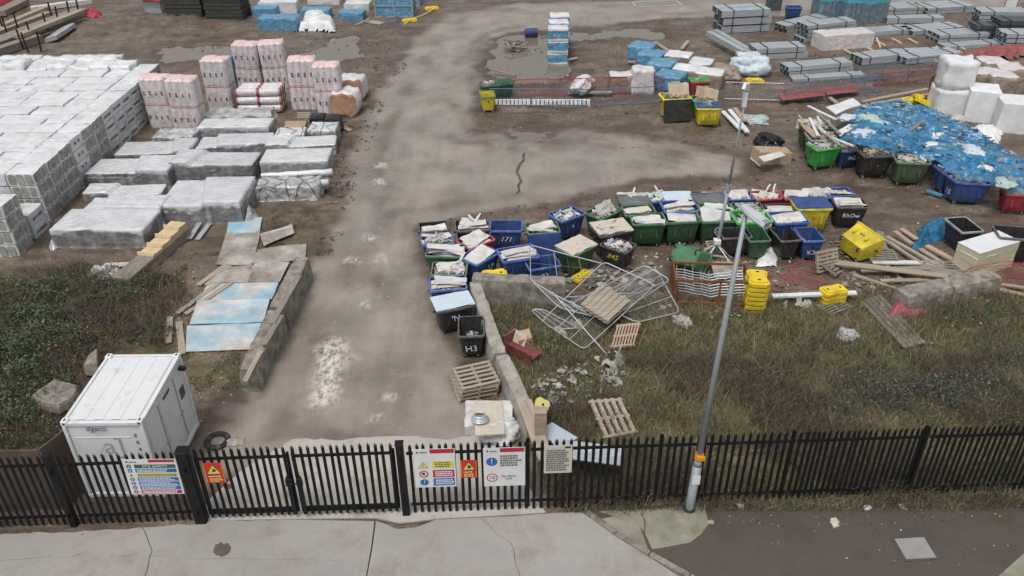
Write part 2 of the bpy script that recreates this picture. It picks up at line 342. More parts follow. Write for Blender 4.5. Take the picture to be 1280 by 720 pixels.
def rut(pts, wd, dep):
    global Z
    q = PP(pts); d = np.full(X.shape, 1e9)
    for a, b in zip(q, q[1:]):
        t = np.clip(((X - a.x) * (b.x - a.x) + (Y - a.y) * (b.y - a.y)) / ((b - a).length_squared + 1e-9), 0, 1); d = np.minimum(d, np.hypot(X + jx * .15 - a.x - t * (b.x - a.x), Y + jy * .15 - a.y - t * (b.y - a.y)))
    k = np.clip((fbm(X * .7, Y * .7, len(pts) + 3) - .36) * 5, 0, 1); Z = Z - dep * np.exp(-(d / wd) ** 2) * k + dep * .8 * np.exp(-((d - wd * 1.9) / (wd * .6)) ** 2) * k; RUT.append(np.exp(-(d / wd) ** 2) * k)
RUT = []
for k_ in range(2):
    o_ = k_ * 34
    rut([(350 + o_, 540), (395 + o_, 420), (430 + o_, 320), (465 + o_, 220), (505 + o_, 130), (560 + o_, 50), (640 + o_, 22), (800, 14 - 3 * k_)], .22, .018); rut([(470 + o_, 540), (490 + o_, 400), (510 + o_, 280), (540 + o_, 180), (600, 160 + o_ / 4), (720, 175 + o_ / 4), (860, 205 + o_ / 4)], .2, .02)
    rut([(420 + o_ * .6, 560), (440 + o_ * .6, 400), (480 + o_ * .5, 250), (520 + o_ * .5, 150)], .18, .015)
for k_ in range(5): rut([(600, 138 + 9 * k_), (680, 146 + 8 * k_), (780, 165 + 6 * k_), (930, 190 + 7 * k_), (1080, 235 + 6 * k_)], .16, .05)
for k_ in range(3): rut([(1100, 235 + 10 * k_), (1180, 262 + 9 * k_), (1290, 278 + 10 * k_)], .2, .05)
rutw = np.clip(sum(RUT), 0, 1)
nw = np.clip((fbm(X * .5, Y * .5, 81) - .42) * 4, 0, 1)
Z = np.maximum(Z, -.018)
Z = Z * (1 - pud) + pud * (-.075 + .07 * (mid + .5) * nw)
Z = Z * (1 - nearf * .85); Z = Z * (1 - flatm) - .06 * flatm
far = np.clip((np.maximum(np.abs(X) - 62, Y - 95)) / 12, 0, 1); Z = Z * (1 - far)
def gridmesh(name, X, Y, Z, attrs, m):
    n, k = X.shape; me = bpy.data.meshes.new(name)
    me.vertices.add(n * k); me.vertices.foreach_set('co', np.stack([X, Y, Z], -1).astype('f').ravel())
    i = (np.arange(n - 1)[:, None] * k + np.arange(k - 1)).ravel(); q = np.stack([i, i + 1, i + 1 + k, i + k], -1).ravel()
    me.loops.add(len(q)); me.loops.foreach_set('vertex_index', q.astype('i'))
    me.polygons.add(len(q) // 4); me.polygons.foreach_set('loop_start', np.arange(0, len(q), 4, dtype='i')); me.polygons.foreach_set('use_smooth', [True] * (len(q) // 4))
    for a, v in attrs.items(): me.attributes.new(a, 'FLOAT', 'POINT').data.foreach_set('value', v.astype('f').ravel())
    me.materials.append(m); me.update(calc_edges=True); return me
def ground_mat():
    m = bpy.data.materials.new('yard_ground'); m.use_nodes = True; t = m.node_tree; b = t.nodes['Principled BSDF']
    geo = N(t, 'ShaderNodeNewGeometry')
    def nz(sc, det=5, r=.62, st=None):
        n = N(t, 'ShaderNodeTexNoise'); n.inputs['Scale'].default_value = sc; n.inputs['Detail'].default_value = det; n.inputs['Roughness'].default_value = r
        src = geo.outputs['Position']
        if st:
            v = N(t, 'ShaderNodeVectorMath', operation='MULTIPLY'); v.inputs[1].default_value = st; t.links.new(src, v.inputs[0]); src = v.outputs[0]
        t.links.new(src, n.inputs['Vector']); return n.outputs[0]
    A = {a: N(t, 'ShaderNodeAttribute', attribute_name=a).outputs['Fac'] for a in ('road', 'grass', 'chalk', 'wet')}
    mudc = mixc(t, ramp(t, nz(.55), .35, .65), srgb(98, 84, 71), srgb(141, 127, 113))
    mudc = mixc(t, ramp(t, nz(7), .46, .62, 0, .7), mudc, srgb(82, 69, 58))
    mudc = mixc(t, ramp(t, nz(19, 5, .75), .5, .62, 0, .55), mudc, srgb(74, 62, 52))
    mudc = mixc(t, ramp(t, nz(38, 2), .6, .68, 0, .7), mudc, srgb(172, 160, 146))
    mudc = mixc(t, ramp(t, nz(2.6, 6, .7, (.35, 2.6, 1)), .5, .64, 0, .5), mudc, srgb(80, 68, 57))
    roadc = mixc(t, ramp(t, nz(.35), .35, .65), srgb(126, 117, 108), srgb(158, 148, 138))
    roadc = mixc(t, ramp(t, nz(.9, 6, .7, (1.6, .3, 1)), .52, .72, 0, .35), roadc, srgb(104, 94, 85))
    roadc = mixc(t, ramp(t, nz(3.3, 6), .55, .75, 0, .4), roadc, srgb(168, 156, 144))
    roadc = mixc(t, ramp(t, nz(26, 4, .7), .6, .7, 0, .45), roadc, srgb(100, 90, 81))
    roadc = mixc(t, ramp(t, nz(60, 2), .66, .72, 0, .5), roadc, srgb(186, 176, 165))
    c = mixc(t, A['road'], mudc, roadc)
    soil = mixc(t, ramp(t, nz(2.2), .35, .65), srgb(100, 88, 66), srgb(134, 122, 90))
    soil = mixc(t, ramp(t, nz(30, 2), .6, .72, 0, .5), soil, srgb(150, 140, 126))
    soil = mixc(t, ramp(t, nz(.8), .42, .6, 0, .75), soil, srgb(88, 98, 50))
    c = mixc(t, A['grass'], c, soil)
    wf = N(t, 'ShaderNodeMath', operation='MULTIPLY', i1=.8); t.links.new(A['wet'], wf.inputs[0])
    c = mixc(t, wf.outputs[0], c, srgb(84, 71, 60))
    mm = N(t, 'ShaderNodeMath', operation='MULTIPLY'); t.links.new(A['chalk'], mm.inputs[0]); t.links.new(ramp(t, nz(5, 7, .75, (1, .55, 1)), .43, .56), mm.inputs[1])
    c = mixc(t, mm.outputs[0], c, srgb(214, 206, 196))
    t.links.new(c, b.inputs['Base Color'])
    wetn = ramp(t, nz(.42, 5), .42, .6, .14, .6)
    wetr = N(t, 'ShaderNodeMath', operation='ADD', i1=.08); t.links.new(wetn, wetr.inputs[0])
    rg = mixc(t, A['road'], (.78, .78, .78), (.5, .5, .5))
    mul = N(t, 'ShaderNodeMath', operation='MULTIPLY'); t.links.new(wetr.outputs[0], mul.inputs[0]); t.links.new(ramp(t, A['grass'], 0, 1, 1, 1.5), mul.inputs[1])
    rr = N(t, 'ShaderNodeMath', operation='MULTIPLY_ADD'); t.links.new(A['road'], rr.inputs[0]); rr.inputs[1].default_value = -.22; rr.inputs[2].default_value = 1.12
    m2 = N(t, 'ShaderNodeMath', operation='MULTIPLY'); t.links.new(mul.outputs[0], m2.inputs[0]); t.links.new(rr.outputs[0], m2.inputs[1]); t.links.new(m2.outputs[0], b.inputs['Roughness'])
    bp = N(t, 'ShaderNodeBump'); bp.inputs['Distance'].default_value = .06; t.links.new(nz(9, 7, .7), bp.inputs['Height']); t.links.new(ramp(t, A['road'], 0, 1, 1., .3), bp.inputs['Strength'])
    t.links.new(bp.outputs[0], b.inputs['Normal'])
    return m
GM = ground_mat()
struct('ground', gridmesh('ground', X, Y, Z, {'road': road, 'grass': grass, 'chalk': chalk, 'wet': np.clip(wetm + pud + np.maximum.reduce([np.exp(-(np.minimum(0, sdist(X + jx, Y + jy, p)) / 1.6) ** 2) for p in PUD]) * .8 * np.clip(mid * 3 + .7, 0, 1) + rutw * (.18 * road + .55 * rough) + .75 * np.clip(sdist(X + jx * .8, Y + jy * .8, GRASSL) / .6 + .5, 0, 1) + .35 * np.clip(sdist(X + jx * .8, Y + jy * .8, GRASSN) / .8 + .5, 0, 1), 0, 1.2)}, GM))
# the land outside the yard, out to the horizon (a ring sheet just under the yard sheet)
sk = MB(); sk.add([(-1500, -400, -.12), (1500, -400, -.12), (1500, 2500, -.12), (-1500, 2500, -.12)], [(0, 1, 2, 3)])
struct('surrounding_land', sk.mesh('land', [mat('far_mud', srgb(118, 104, 92), .8, .3, .05, .3, 2)]))
def water_mat():
    m = bpy.data.materials.new('puddle_water'); m.use_nodes = True; t = m.node_tree; b = t.nodes['Principled BSDF']
    b.inputs['Base Color'].default_value = (*srgb(118, 109, 98), 1); b.inputs['Roughness'].default_value = .02; b.inputs['IOR'].default_value = 1.33; b.inputs['Specular IOR Level'].default_value = .8
    n = N(t, 'ShaderNodeTexNoise'); n.inputs['Scale'].default_value = 3; bp = N(t, 'ShaderNodeBump'); bp.inputs['Strength'].default_value = .03
    t.links.new(n.outputs[0], bp.inputs['Height']); t.links.new(bp.outputs[0], b.inputs['Normal']); return m
WM = water_mat()
for p in PUD:
    c = sum(p, Vector()) / len(p); mb = MB(); mb.add([c + (v - c) * 1.0 + (v - c).normalized() * 1.2 + Vector((0, 0, -.028)) for v in p], [tuple(range(len(p)))])
    struct('puddle', mb.mesh('puddle', [WM]))
def sheet(name, poly, z, m, th=.05, holes=None):
    mb = MB(); mb.prism([(p.x, p.y) for p in poly], z - th, z); me = mb.mesh(name, [m]); return struct(name, me)
def jag(poly, step=.25, amp=.08, seed=1, only=None):   # a broken edge
    out = []
    for i, a in enumerate(poly):
        b = poly[(i + 1) % len(poly)]; n = max(1, int((b - a).length / step)) if (only is None or i in only) else 1
        for k in range(n):
            q = a.lerp(b, k / n)
            if n > 1 and k: q = q + Vector((mnoise.noise(q * 2.1 + Vector((seed, 0, 0))), mnoise.noise(q * 2.3 + Vector((0, seed, 5))), 0)) * amp * 2
            out.append(q)
    return out
M_apron = mat('apron_concrete', srgb(162, 158, 153), .55, .16, .45, .25, 22, dirt=srgb(132, 124, 112), damt=.4, dscale=.9)
M_pave = mat('wet_tarmac', srgb(90, 83, 77), .3, .25, .6, .3, 40, dirt=srgb(74, 68, 56), damt=.35, dscale=.6)
M_patch = mat('mossy_concrete', srgb(150, 146, 132), .7, .15, 1., .3, 22, dirt=srgb(98, 100, 66), damt=.45, dscale=1.1)
cA, cB = P(467, 645), P(452, 735)
cl = [P(468, 652), P(466, 670), P(463, 690), P(460, 708), P(450, 760), P(430, 1000)]
left = APRON[:5] + [P(258, 652), P(360, 650)] + cl + [APRON[-1]]
gap = [p + Vector((.035 + .02 * mnoise.noise(p * 3), 0, 0)) for p in cl]
right = [P(480, 655), P(496, 662), P(520, 660), P(545, 650), P(640, 646), P(690, 642), P(728, 641)] + APRON[17:21]
right = [gap[0]] + right + gap[::-1][:-1]
_top = [P(300, 590), P(348, 561), P(366, 548), P(420, 550), P(480, 546), P(560, 548), P(600, 543), P(640, 553)]
_jt = []
for _a, _b in zip(_top, _top[1:]):
    for _k in range(6):
        _q = _a.lerp(_b, _k / 6); _jt.append(_q + Vector((0, .10 * mnoise.noise(_q * 2.2) + .05 * mnoise.noise(_q * 6), 0)) * (len(_jt) > 0))
inner = [P(258, 651), P(258, 628)] + _jt + [P(640, 553), P(655, 600), P(682, 641), P(640, 644), P(545, 649), P(520, 652), P(500, 654), P(470, 648), P(360, 649)]
sheet('concrete_apron', jag(left, .25, .05, 2, (0, 1, 2, 3, 4, 5)), .02, M_apron)
sheet('concrete_apron', right, .02, M_apron)
sheet('entrance_slab', inner, .016, mat('pale_entrance_concrete', srgb(186, 180, 172), .65, .2, .8, .25, 22, dirt=srgb(128, 119, 108), damt=.42, dscale=.8))
sheet('pavement', PAVE, .045, M_pave)
sheet('concrete_patch', jag([P(748, 641), P(880, 634), P(886, 656), P(862, 680), P(815, 688), P(806, 668), P(800, 660)], .3, .04, 4), .052, M_patch, .02)
sheet('concrete_patch', jag([P(752, 650), P(798, 644), P(804, 672), P(812, 694), P(795, 684)], .3, .04, 6), .049, M_patch, .02)
sheet('pavement_edge', [P(1245, 724), P(1285, 688), P(1500, 600), P(1800, 700), P(1400, 900)], .05, M_patch, .02)
def crack(pts, z, wd=.018):
    q = []
    pp = PP(pts)
    for a, b in zip(pp, pp[1:]):
        for k in range(8): q.append(a.lerp(b, k / 8))
    l_, r_ = [], []
    for p in q: j = Vector((mnoise.noise(p * 1.7) * .12, mnoise.noise(p * 1.7 + Vector((7, 0, 0))) * .12, 0)); wv = wd * (.6 + .6 * abs(mnoise.noise(p * 4))); l_.append(p + j + Vector((wv, 0, z))); r_.append(p + j + Vector((-wv, wv * .5, z)))
    mb = MB(); n = len(q); mb.add(l_ + r_, [(i, i + 1, n + i + 1, n + i) for i in range(n - 1)]); struct('crack', mb.mesh('crack', [mat('crack_dirt', srgb(84, 78, 70), .9)]))
crack([(180, 662), (190, 690), (178, 730)], .024); crack([(600, 650), (640, 680), (652, 740)], .024, .012); crack([(0, 700), (120, 694), (250, 700), (452, 702)], .024, .012); crack([(905, 660), (985, 700), (1010, 740)], .049, .014); crack([(1180, 640), (1210, 690), (1190, 730)], .049, .014); crack([(800, 645), (806, 668)], .056, .02)
crack([(656, 192), (653, 202), (646, 213), (651, 226), (645, 245)], .03, .07)
# kerb stones along the driveway edge
kp = [P(733, 641), P(770, 668), P(812, 694), P(862, 722), P(920, 762)]
for a, b in zip(kp, kp[1:]):
    mb = MB(); d = (b - a).normalized() * .012; mb.bar(a + d, b - d, .15, .16)
    o = struct('kerb', mb.mesh('kerb', [M_conc], bevel=.02)); o.location.z = .015

# ------------------------------------------------------------------ palisade fence
FA, FB = Vector((-12.92, 14.40, 0)), Vector((13.32, 15.27, 0)); FD = (FB - FA).normalized(); FYAW = math.atan2(FD.y, FD.x); FN = Vector((FD.y, -FD.x, 0))   # FN faces the camera
def fs(px, py=640, z=0.):                       # distance along the fence line under a picture column
    p = FPt(px, py); return (p - FA).dot(FD)
def FPt(px, py, off=0.):                        # picture point on the (vertical) fence plane, off towards the camera
    d = ray(px, py); o = Vector((0, 0, CAM_H)); q = FA + FN * off; t = (q - o).dot(FN) / d.dot(FN); return o + d * t
def fpt(s, z=0., off=0.): return FA + FD * s + FN * off + Vector((0, 0, z))
PALE = MB(); w = .04                           # W-section pale with a three-pointed head
for z0, z1 in ((.05, 2.3),):
    xs_ = (-w, -w * .5, 0, w * .5, w); ys_ = (0, -.014, -.004, -.014, 0)
    fr = [(x, y, z0) for x, y in zip(xs_, ys_)] + [(x, y, z1) for x, y in zip(xs_, ys_)]
    PALE.add(fr, [(i, i + 1, 6 + i, 5 + i) for i in range(4)])
    PALE.add([(x, y + .004, z) for x, y, z in fr], [(i + 1, i, 5 + i, 6 + i) for i in range(4)])
PALE.add([(-w, 0, 2.3), (-w * .9, -.02, 2.36), (-w * .4, -.012, 2.33), (0, -.008, 2.42), (w * .4, -.012, 2.33), (w * .9, -.02, 2.36), (w, 0, 2.3)], [(0, 1, 2, 3, 4, 5, 6)])
PALE.add([(-w, .004, 2.3), (-w * .9, -.016, 2.36), (-w * .4, -.008, 2.33), (0, -.004, 2.42), (w * .4, -.008, 2.33), (w * .9, -.016, 2.36), (w, .004, 2.3)], [(6, 5, 4, 3, 2, 1, 0)])
pale_me = PALE.mesh('pale', [M_fence])
PITCH = .18
def fence(s0, s1, label, cat='fence', name='palisade_fence', posts=(), z0=0., group=None, thick=.1, rails=(.28, 2.02), pitch=PITCH):
    root = thing(name, label, cat, fpt(s0, z0), FYAW, group)
    n = max(1, round((s1 - s0) / pitch))
    for i in range(n):
        o = link('pale', pale_me, root, ((i + .5) * (s1 - s0) / n + random.uniform(-.006, .006), 0, random.uniform(-.012, .012)), (random.uniform(-.006, .006), random.uniform(-.008, .008), 0))
    for z in rails:
        mb = MB(); L = s1 - s0; mb.box((L / 2, .03, z), (L, .006, .06)); mb.box((L / 2, .055, z + .027), (L, .05, .006)); link('rail', mb.mesh('rail', [M_fence]), root)
    for s, th in posts:
        mb = MB(); mb.box((s - s0, .10, 1.15 - z0 / 2), (th * .7, .008, 2.3 + z0)); mb.box((s - s0, .16, 1.15 - z0 / 2), (th * .7, .008, 2.3 + z0)); mb.box((s - s0, .13, 1.15 - z0 / 2), (.008, .052, 2.3 + z0))
        link('post', mb.mesh('post', [M_fence]), root)
    return root
SG0, SG1, SG2 = fs(250), fs(376), fs(508)
s92 = fs(75, 610)
fence(fs(-160), s92 - .14, 'black palisade fence bay at the far left, in front of brown hoarding', posts=[(fs(-150), .14)])
fence(s92 + .14, SG0 - .2, 'black palisade fence bay in front of the white container, carrying the site safety board')
fence(SG2 + .14, fs(662), 'short black palisade bay right of the gate, carrying the square rule boards', posts=[(fs(662) - .04, .12)])
fence(fs(662) + .02, fs(820), 'black palisade bay with the cream paper notice, left of the lamp post', posts=[(fs(820) - .04, .12)])
fence(fs(820) + .02, fs(975), 'black palisade bay running behind the tall grey lamp post', posts=[(fs(975) - .04, .12)])
fence(fs(975) + .02, fs(1130), 'black palisade bay over the weedy litter strip, right of the lamp post', posts=[(fs(1130) - .05, .16)], pitch=.145)
fence(fs(1130) + .02, fs(1480), 'black palisade bay at the right end of the fence', pitch=.145, posts=[(fs(1280), .14), (fs(1470), .14)])
def gate_post(s, th, label):
    mb = MB(); mb.box((0, 0, 1.2), (th, th, 2.4)); mb.box((0, 0, 2.41), (th + .03, th + .03, .03))
    r = thing('gate_post', label, 'gate post', fpt(s, 0, 0), FYAW)
    link('shaft', mb.mesh('shaft', [M_fence], bevel=.01), r)
    for z in (.45, 1.9):
        h = MB(); h.box((0, -th / 2 - .04, z), (.06, .08, .12)); link('hinge', h.mesh('hinge', [M_fence]), r)
gate_post(s92, .17, 'wide dark fence post left of the white container')
gate_post(SG0, .27, 'broad black gate post between the site safety board and the gate')
gate_post(SG2, .18, 'black gate post left of the hazard rule board')
def gate(s0, s1, label, lockx):
    r = fence(s0, s1, label, 'gate', 'palisade_gate', z0=.06, rails=(.24, 2.0))
    fr = MB(); L = s1 - s0
    for x in (.03, L - .03): fr.box((x, .06, 1.12), (.06, .06, 2.0))
    fr.box((L / 2, .06, .14), (L - .12, .05, .08)); link('gate_frame', fr.mesh('gate_frame', [M_fence]), r)
    lk = MB(); lk.box((lockx, -.05, 1.22), (.16, .05, .24)); lk.box((lockx - .1 * (1 if lockx < .5 else -1), -.08, 1.2), (.16, .03, .04)); link('lock_box', lk.mesh('lock_box', [M_fence], bevel=.01), r)
    dr = MB(); dr.box((lockx, -.03, .75), (.1, .05, 1.3)); link('drop_bolt', dr.mesh('drop_bolt', [M_fence]), r)
    return r
gate(SG0 + .2, SG1 - .03, 'left leaf of the black palisade gate, wearing a small red warning sign', SG1 - SG0 - .33)
gate(SG1 + .03, SG2 - .14, 'right leaf of the black palisade gate, pale slab behind it', .1)
gr = MB(); pts = [(a, b) for a, b in ((-.16, 0), (0, .2), (.16, 0))]; gr.prism([(p[0], p[1]) for p in pts], -.01, .01)
o = link('gusset', gr.mesh('gusset', [M_fence]), None, (fs(445) - SG1 - .03, -.03, .2), (R(90), 0, 0)); o.parent = [x for x in bpy.data.objects if x.get('label', '').startswith('right leaf')][0]

# ------------------------------------------------------------------ signs on the fence
def panel(name, label, c, m='white', tilt=0., cat='sign', bars=()):
    # c: picture corners tl, tr, br, bl -> a flat board on the fence plane
    q = [FPt(*p, .06) for p in c]; o = (q[0] + q[1] + q[2] + q[3]) / 4
    w_ = ((q[1] - q[0]).length + (q[2] - q[3]).length) / 2; h_ = ((q[0] - q[3]).length + (q[1] - q[2]).length) / 2
    r = thing(name, label, cat, o, FYAW); r.rotation_euler = (0, tilt, FYAW)
    b = MB(); b.box((0, 0, 0), (w_, .008, h_)); link('board', b.mesh('board', [SG[m]]), r)
    return r, w_, h_
def patch(r, name, x0, z0, x1, z1, m, y=-.007):
    b = MB(); b.box(((x0 + x1) / 2, y, (z0 + z1) / 2), (x1 - x0, .005, z1 - z0)); return link(name, b.mesh(name, [SG[m]]), r)
def disc(r, name, x, z, rad, m, y=-.007, n=24, ring=0.):
    b = MB(); po = [(math.cos(2 * math.pi * i / n) * rad, math.sin(2 * math.pi * i / n) * rad) for i in range(n)]
    if ring:
        inn = [(a * (1 - ring), c * (1 - ring)) for a, c in po]
        for i in range(n): k = (i + 1) % n; b.add([(po[i][0], 0, po[i][1]), (po[k][0], 0, po[k][1]), (inn[k][0], 0, inn[k][1]), (inn[i][0], 0, inn[i][1])], [(0, 1, 2, 3)])
    else: b.add([(a, 0, c) for a, c in po], [tuple(range(n))])
    return link(name, b.mesh(name, [SG[m]]), r, (x, y, z))
def tri(r, name, x, z, s, m, y=-.007):
    b = MB(); b.add([(-s, 0, -s * .8), (s, 0, -s * .8), (0, 0, s * .9)], [(0, 1, 2)]); return link(name, b.mesh(name, [SG[m]]), r, (x, y, z))
def lines(r, x0, x1, z0, z1, n, m, seed=0, y=-.0115):
    rnd = random.Random(seed); b = MB(); dz = (z0 - z1) / n
    for i in range(n):                            # rows of unreadable small print
        x = x0; e = x0 + (x1 - x0) * rnd.uniform(.75, 1)
        while x < e:
            l = rnd.uniform(.02, .07); b.box((x + l / 2, y, z0 - dz * (i + .5)), (l, .002, dz * .62)); x += l + .014
    return link('small_print', b.mesh('small_print', [SG[m]]), r)
def crest(r, x, z, s=1.):
    disc(r, 'emblem', x, z, .03 * s, 'ink'); disc(r, 'emblem', x, z, .013 * s, 'red', -.011); lines(r, x + .06 * s, x + .24 * s, z + .025 * s, z - .03 * s, 1, 'ink', 3)
TX = (R(90), 0, 0)
r, w_, h_ = panel('safety_sign', 'wide white site safety board with coloured bands in front of the container', [(150, 575), (221, 573), (229, 616), (167, 619)], tilt=.03)
patch(r, 'header_band', -w_ * .02, h_ * .42, w_ * .46, h_ * .5 - .01, 'red'); crest(r, -w_ * .42, h_ * .43)
rows = ['green', 'blue', 'yellow', 'blue', 'blue', 'blue', 'red']; zt = h_ * .355; dz = h_ * .122
for i, c in enumerate(rows):
    z1 = zt - i * dz; patch(r, 'text_band', -w_ * .3, z1 - dz * .8, w_ * .46, z1, c)
    if i: lines(r, -w_ * .27, w_ * .42, z1 - dz * .06, z1 - dz * .76, 2, 'ink' if c == 'yellow' else 'white', i)
    (patch(r, 'symbol', -w_ * .44, z1 - dz * .75, -w_ * .36, z1 - dz * .02, c) if i < 2 else tri(r, 'symbol', -w_ * .4, z1 - dz * .4, dz * .42, 'yellow') if i == 2 else disc(r, 'symbol', -w_ * .4, z1 - dz * .4, dz * .4, c))
    disc(r, 'symbol', -w_ * .4, z1 - dz * .42, dz * .16, 'black' if i == 2 else 'white', -.011)
text('SITE SAFETY', dz * .78, (w_ * .08, -.010, zt - dz * .42), TX, r, SG['white'])
def redsign(label, c):
    r, w_, h_ = panel('warning_sign', label, c, 'scarlet')
    tri(r, 'triangle', 0, h_ * .16, h_ * .26, 'black'); tri(r, 'triangle', 0, h_ * .16, h_ * .235, 'yellow', -.010)
    b = MB(); b.add([(-.06, 0, -.05), (.03, 0, -.05), (.07, 0, 0), (0, 0, .06), (-.03, 0, .05), (-.01, 0, 0)], [(0, 1, 2, 3, 4, 5)]); link('falling_figure', b.mesh('falling_figure', [SG['black']]), r, (0, -.013, h_ * .14))
    lines(r, -w_ * .34, w_ * .34, -h_ * .12, -h_ * .2, 1, 'white', 4); lines(r, -w_ * .3, w_ * .3, -h_ * .24, -h_ * .44, 3, 'yellow', 5)
    for s in (-1, 1): patch(r, 'border', s * w_ * .47 - .006, -h_ * .47, s * w_ * .47 + .006, h_ * .47, 'orange')
redsign('small red warning sign with yellow triangle on the left gate leaf', [(253, 579), (277, 578), (282, 603), (259, 604)])
redsign('small red warning sign between the two square white rule boards', [(576, 575), (596, 575), (596, 597), (576, 597)])
r, w_, h_ = panel('rule_sign', 'square white rule board with yellow, red and blue bands beside the gate', [(517, 562), (569, 560), (570, 607), (519, 610)])
patch(r, 'header_band', -w_ * .1, h_ * .39, w_ * .48, h_ * .49, 'red'); crest(r, -w_ * .4, h_ * .42)
for i, (c, z1) in enumerate((('yellow', .19), ('red', -.05), ('blue', -.27))):
    patch(r, 'text_band', -w_ * .06, h_ * (z1 - .19), w_ * .46, h_ * z1, c); lines(r, 0, w_ * .43, h_ * (z1 - .02), h_ * (z1 - .17), 3, 'ink' if i == 0 else 'white', 9 + i)
zc = [h_ * .09, h_ * -.145, h_ * -.365]
tri(r, 'symbol', -w_ * .28, zc[0], .12, 'black'); tri(r, 'symbol', -w_ * .28, zc[0], .10, 'yellow', -.010); text('!', .13, (-w_ * .28, -.013, zc[0] - .01), TX, r, SG['black'])
disc(r, 'symbol', -w_ * .28, zc[1], .10, 'black'); disc(r, 'symbol', -w_ * .28, zc[1], .115, 'scarlet', -.010, ring=.18)
disc(r, 'symbol', -w_ * .28, zc[1], .085, 'white', -.009); b = MB(); b.box((0, 0, 0), (.2, .003, .02), Matrix.Rotation(R(45), 3, 'Y')); link('slash', b.mesh('slash', [SG['scarlet']]), r, (-w_ * .28, -.012, zc[1])); disc(r, 'symbol', -w_ * .29, zc[1] + .01, .045, 'black', -.0105)
disc(r, 'symbol', -w_ * .28, zc[2], .105, 'blue'); text('!', .18, (-w_ * .28, -.010, zc[2]), TX, r, SG['white'])
r, w_, h_ = panel('speed_sign', 'white site rules board with blue exclamation disc and a speed limit of 10', [(604, 560), (656, 559), (657, 606), (605, 608)])
patch(r, 'header_band', -w_ * .1, h_ * .39, w_ * .48, h_ * .49, 'red'); crest(r, -w_ * .4, h_ * .42)
disc(r, 'symbol', -w_ * .3, h_ * .15, .14, 'blue'); text('!', .25, (-w_ * .3, -.010, h_ * .15), TX, r, SG['white']); lines(r, -w_ * .1, w_ * .38, h_ * .32, h_ * .02, 5, 'ink', 21)
disc(r, 'symbol', -w_ * .3, h_ * -.27, .14, 'scarlet', ring=.2); text('10', .15, (-w_ * .3, -.009, h_ * -.27), TX, r, SG['black']); text('Site Speed\nLimit', .085, (w_ * .1, -.009, h_ * -.27), TX, r, SG['ink'])
r, w_, h_ = panel('notice', 'weathered cream paper notice of small print beside the wooden post', [(680, 557), (716, 556), (714, 590), (680, 592)], 'cream')
lines(r, -w_ * .42, w_ * .4, h_ * .36, h_ * -.42, 10, 'ink', 31); b = MB(); b.box((0, 0, 0), (.14, .004, .05)); link('emblem', b.mesh('emblem', [SG['black']]), r, (w_ * .34, -.008, h_ * .42))

# ------------------------------------------------------------------ white site container
CX0, CX1, CY0, CY1, CH_ = -11.12, -9.12, 15.38, 18.2, 2.6
cw, cd = CX1 - CX0, CY1 - CY0
r = thing('site_container', 'white steel site container with blue lettering behind the fence', 'container', ((CX0 + CX1) / 2, (CY0 + CY1) / 2, 0), 0)
def corr(n, L, dep):                              # gently ribbed profile
    out = []
    for i in range(n):
        a = -L / 2 + L * i / n; p = L / n
        out += [(a, 0), (a + p * .42, 0), (a + p * .5, dep), (a + p * .92, dep)]
    return out + [(L / 2, 0)]
b = MB(); b.box((0, 0, 1.3), (cw - .1, cd - .1, 2.46)); link('body', b.mesh('body', [M_white]), r)
b = MB(); pr = corr(4, cw - .3, .02); k = len(pr)
vs = [(x, -cd / 2 + .14, 2.545 + y) for x, y in pr] + [(x, cd / 2 - .14, 2.545 + y) for x, y in pr]; b.add(vs, [(i, i + 1, k + i + 1, k + i) for i in range(k - 1)]); link('roof', b.mesh('roof', [M_white]), r)
fr = MB()
for sx in (-1, 1):
    fr.box((sx * (cw / 2 - .04), 0, 2.52), (.08, cd - .24, .1)); fr.box((sx * (cw / 2 - .04), 0, .09), (.08, cd - .24, .12))
    for sy in (-1, 1): fr.box((sx * (cw / 2 - .045), sy * (cd / 2 - .045), 1.3), (.09, .09, 2.3))
for sy in (-1, 1): fr.box((0, sy * (cd / 2 - .04), 2.52), (cw - .24, .08, .1)); fr.box((0, sy * (cd / 2 - .04), .09), (cw - .24, .08, .12))
link('frame', fr.mesh('frame', [M_white], bevel=.008), r)
for sx in (-1, 1):
    for sy in (-1, 1):
        for z in (.07, 2.54):
            b = MB(); b.box((sx * (cw / 2 - .075), sy * (cd / 2 - .085), z), (.16, .18, .13)); o = link('corner_casting', b.mesh('corner_casting', [M_white], bevel=.01), r)
            if z > 1:
                h = MB(); h.prism([(math.cos(a) * .028, math.sin(a) * .05) for a in [i * math.pi / 5 for i in range(10)]], 0, .004); link('lifting_hole', h.mesh('lifting_hole', [M_rubber]), o, (sx * (cw / 2 - .075), sy * (cd / 2 - .085), z + .064))
                h = MB(); h.box((sx * (cw / 2 - .075), sy * (cd / 2 + .006), z), (.06, .006, .05)); link('lifting_hole', h.mesh('lifting_hole', [M_rubber]), o)
for y0, y1 in ((-1.2, -.35), (-.3, .75)):          # right-hand side: doors, vents, number
    b = MB(); b.box((cw / 2 - .045, (y0 + y1) / 2, 1.3), (.03, y1 - y0, 2.15)); d_ = link('door', b.mesh('door', [M_white], bevel=.012), r)
    h = MB(); h.tube([(cw / 2 - .015, y1 - .1, .3), (cw / 2 - .015, y1 - .1, 2.3)], .016, 6); h.box((cw / 2 - .01, y1 - .1, 1.1), (.03, .2, .04)); link('handle', h.mesh('handle', [M_zinc]), d_)
b = MB()
for i in range(5): b.box((cw / 2 - .028, -.05 + i * .09, 2.2), (.012, .06, .1))
link('vent', b.mesh('vent', [M_rubber]), r)
b = MB(); b.box((cw / 2 - .04, 1.02, 1.55), (.02, .28, .34)); link('data_plate', b.mesh('data_plate', [M_steeldk]), r)
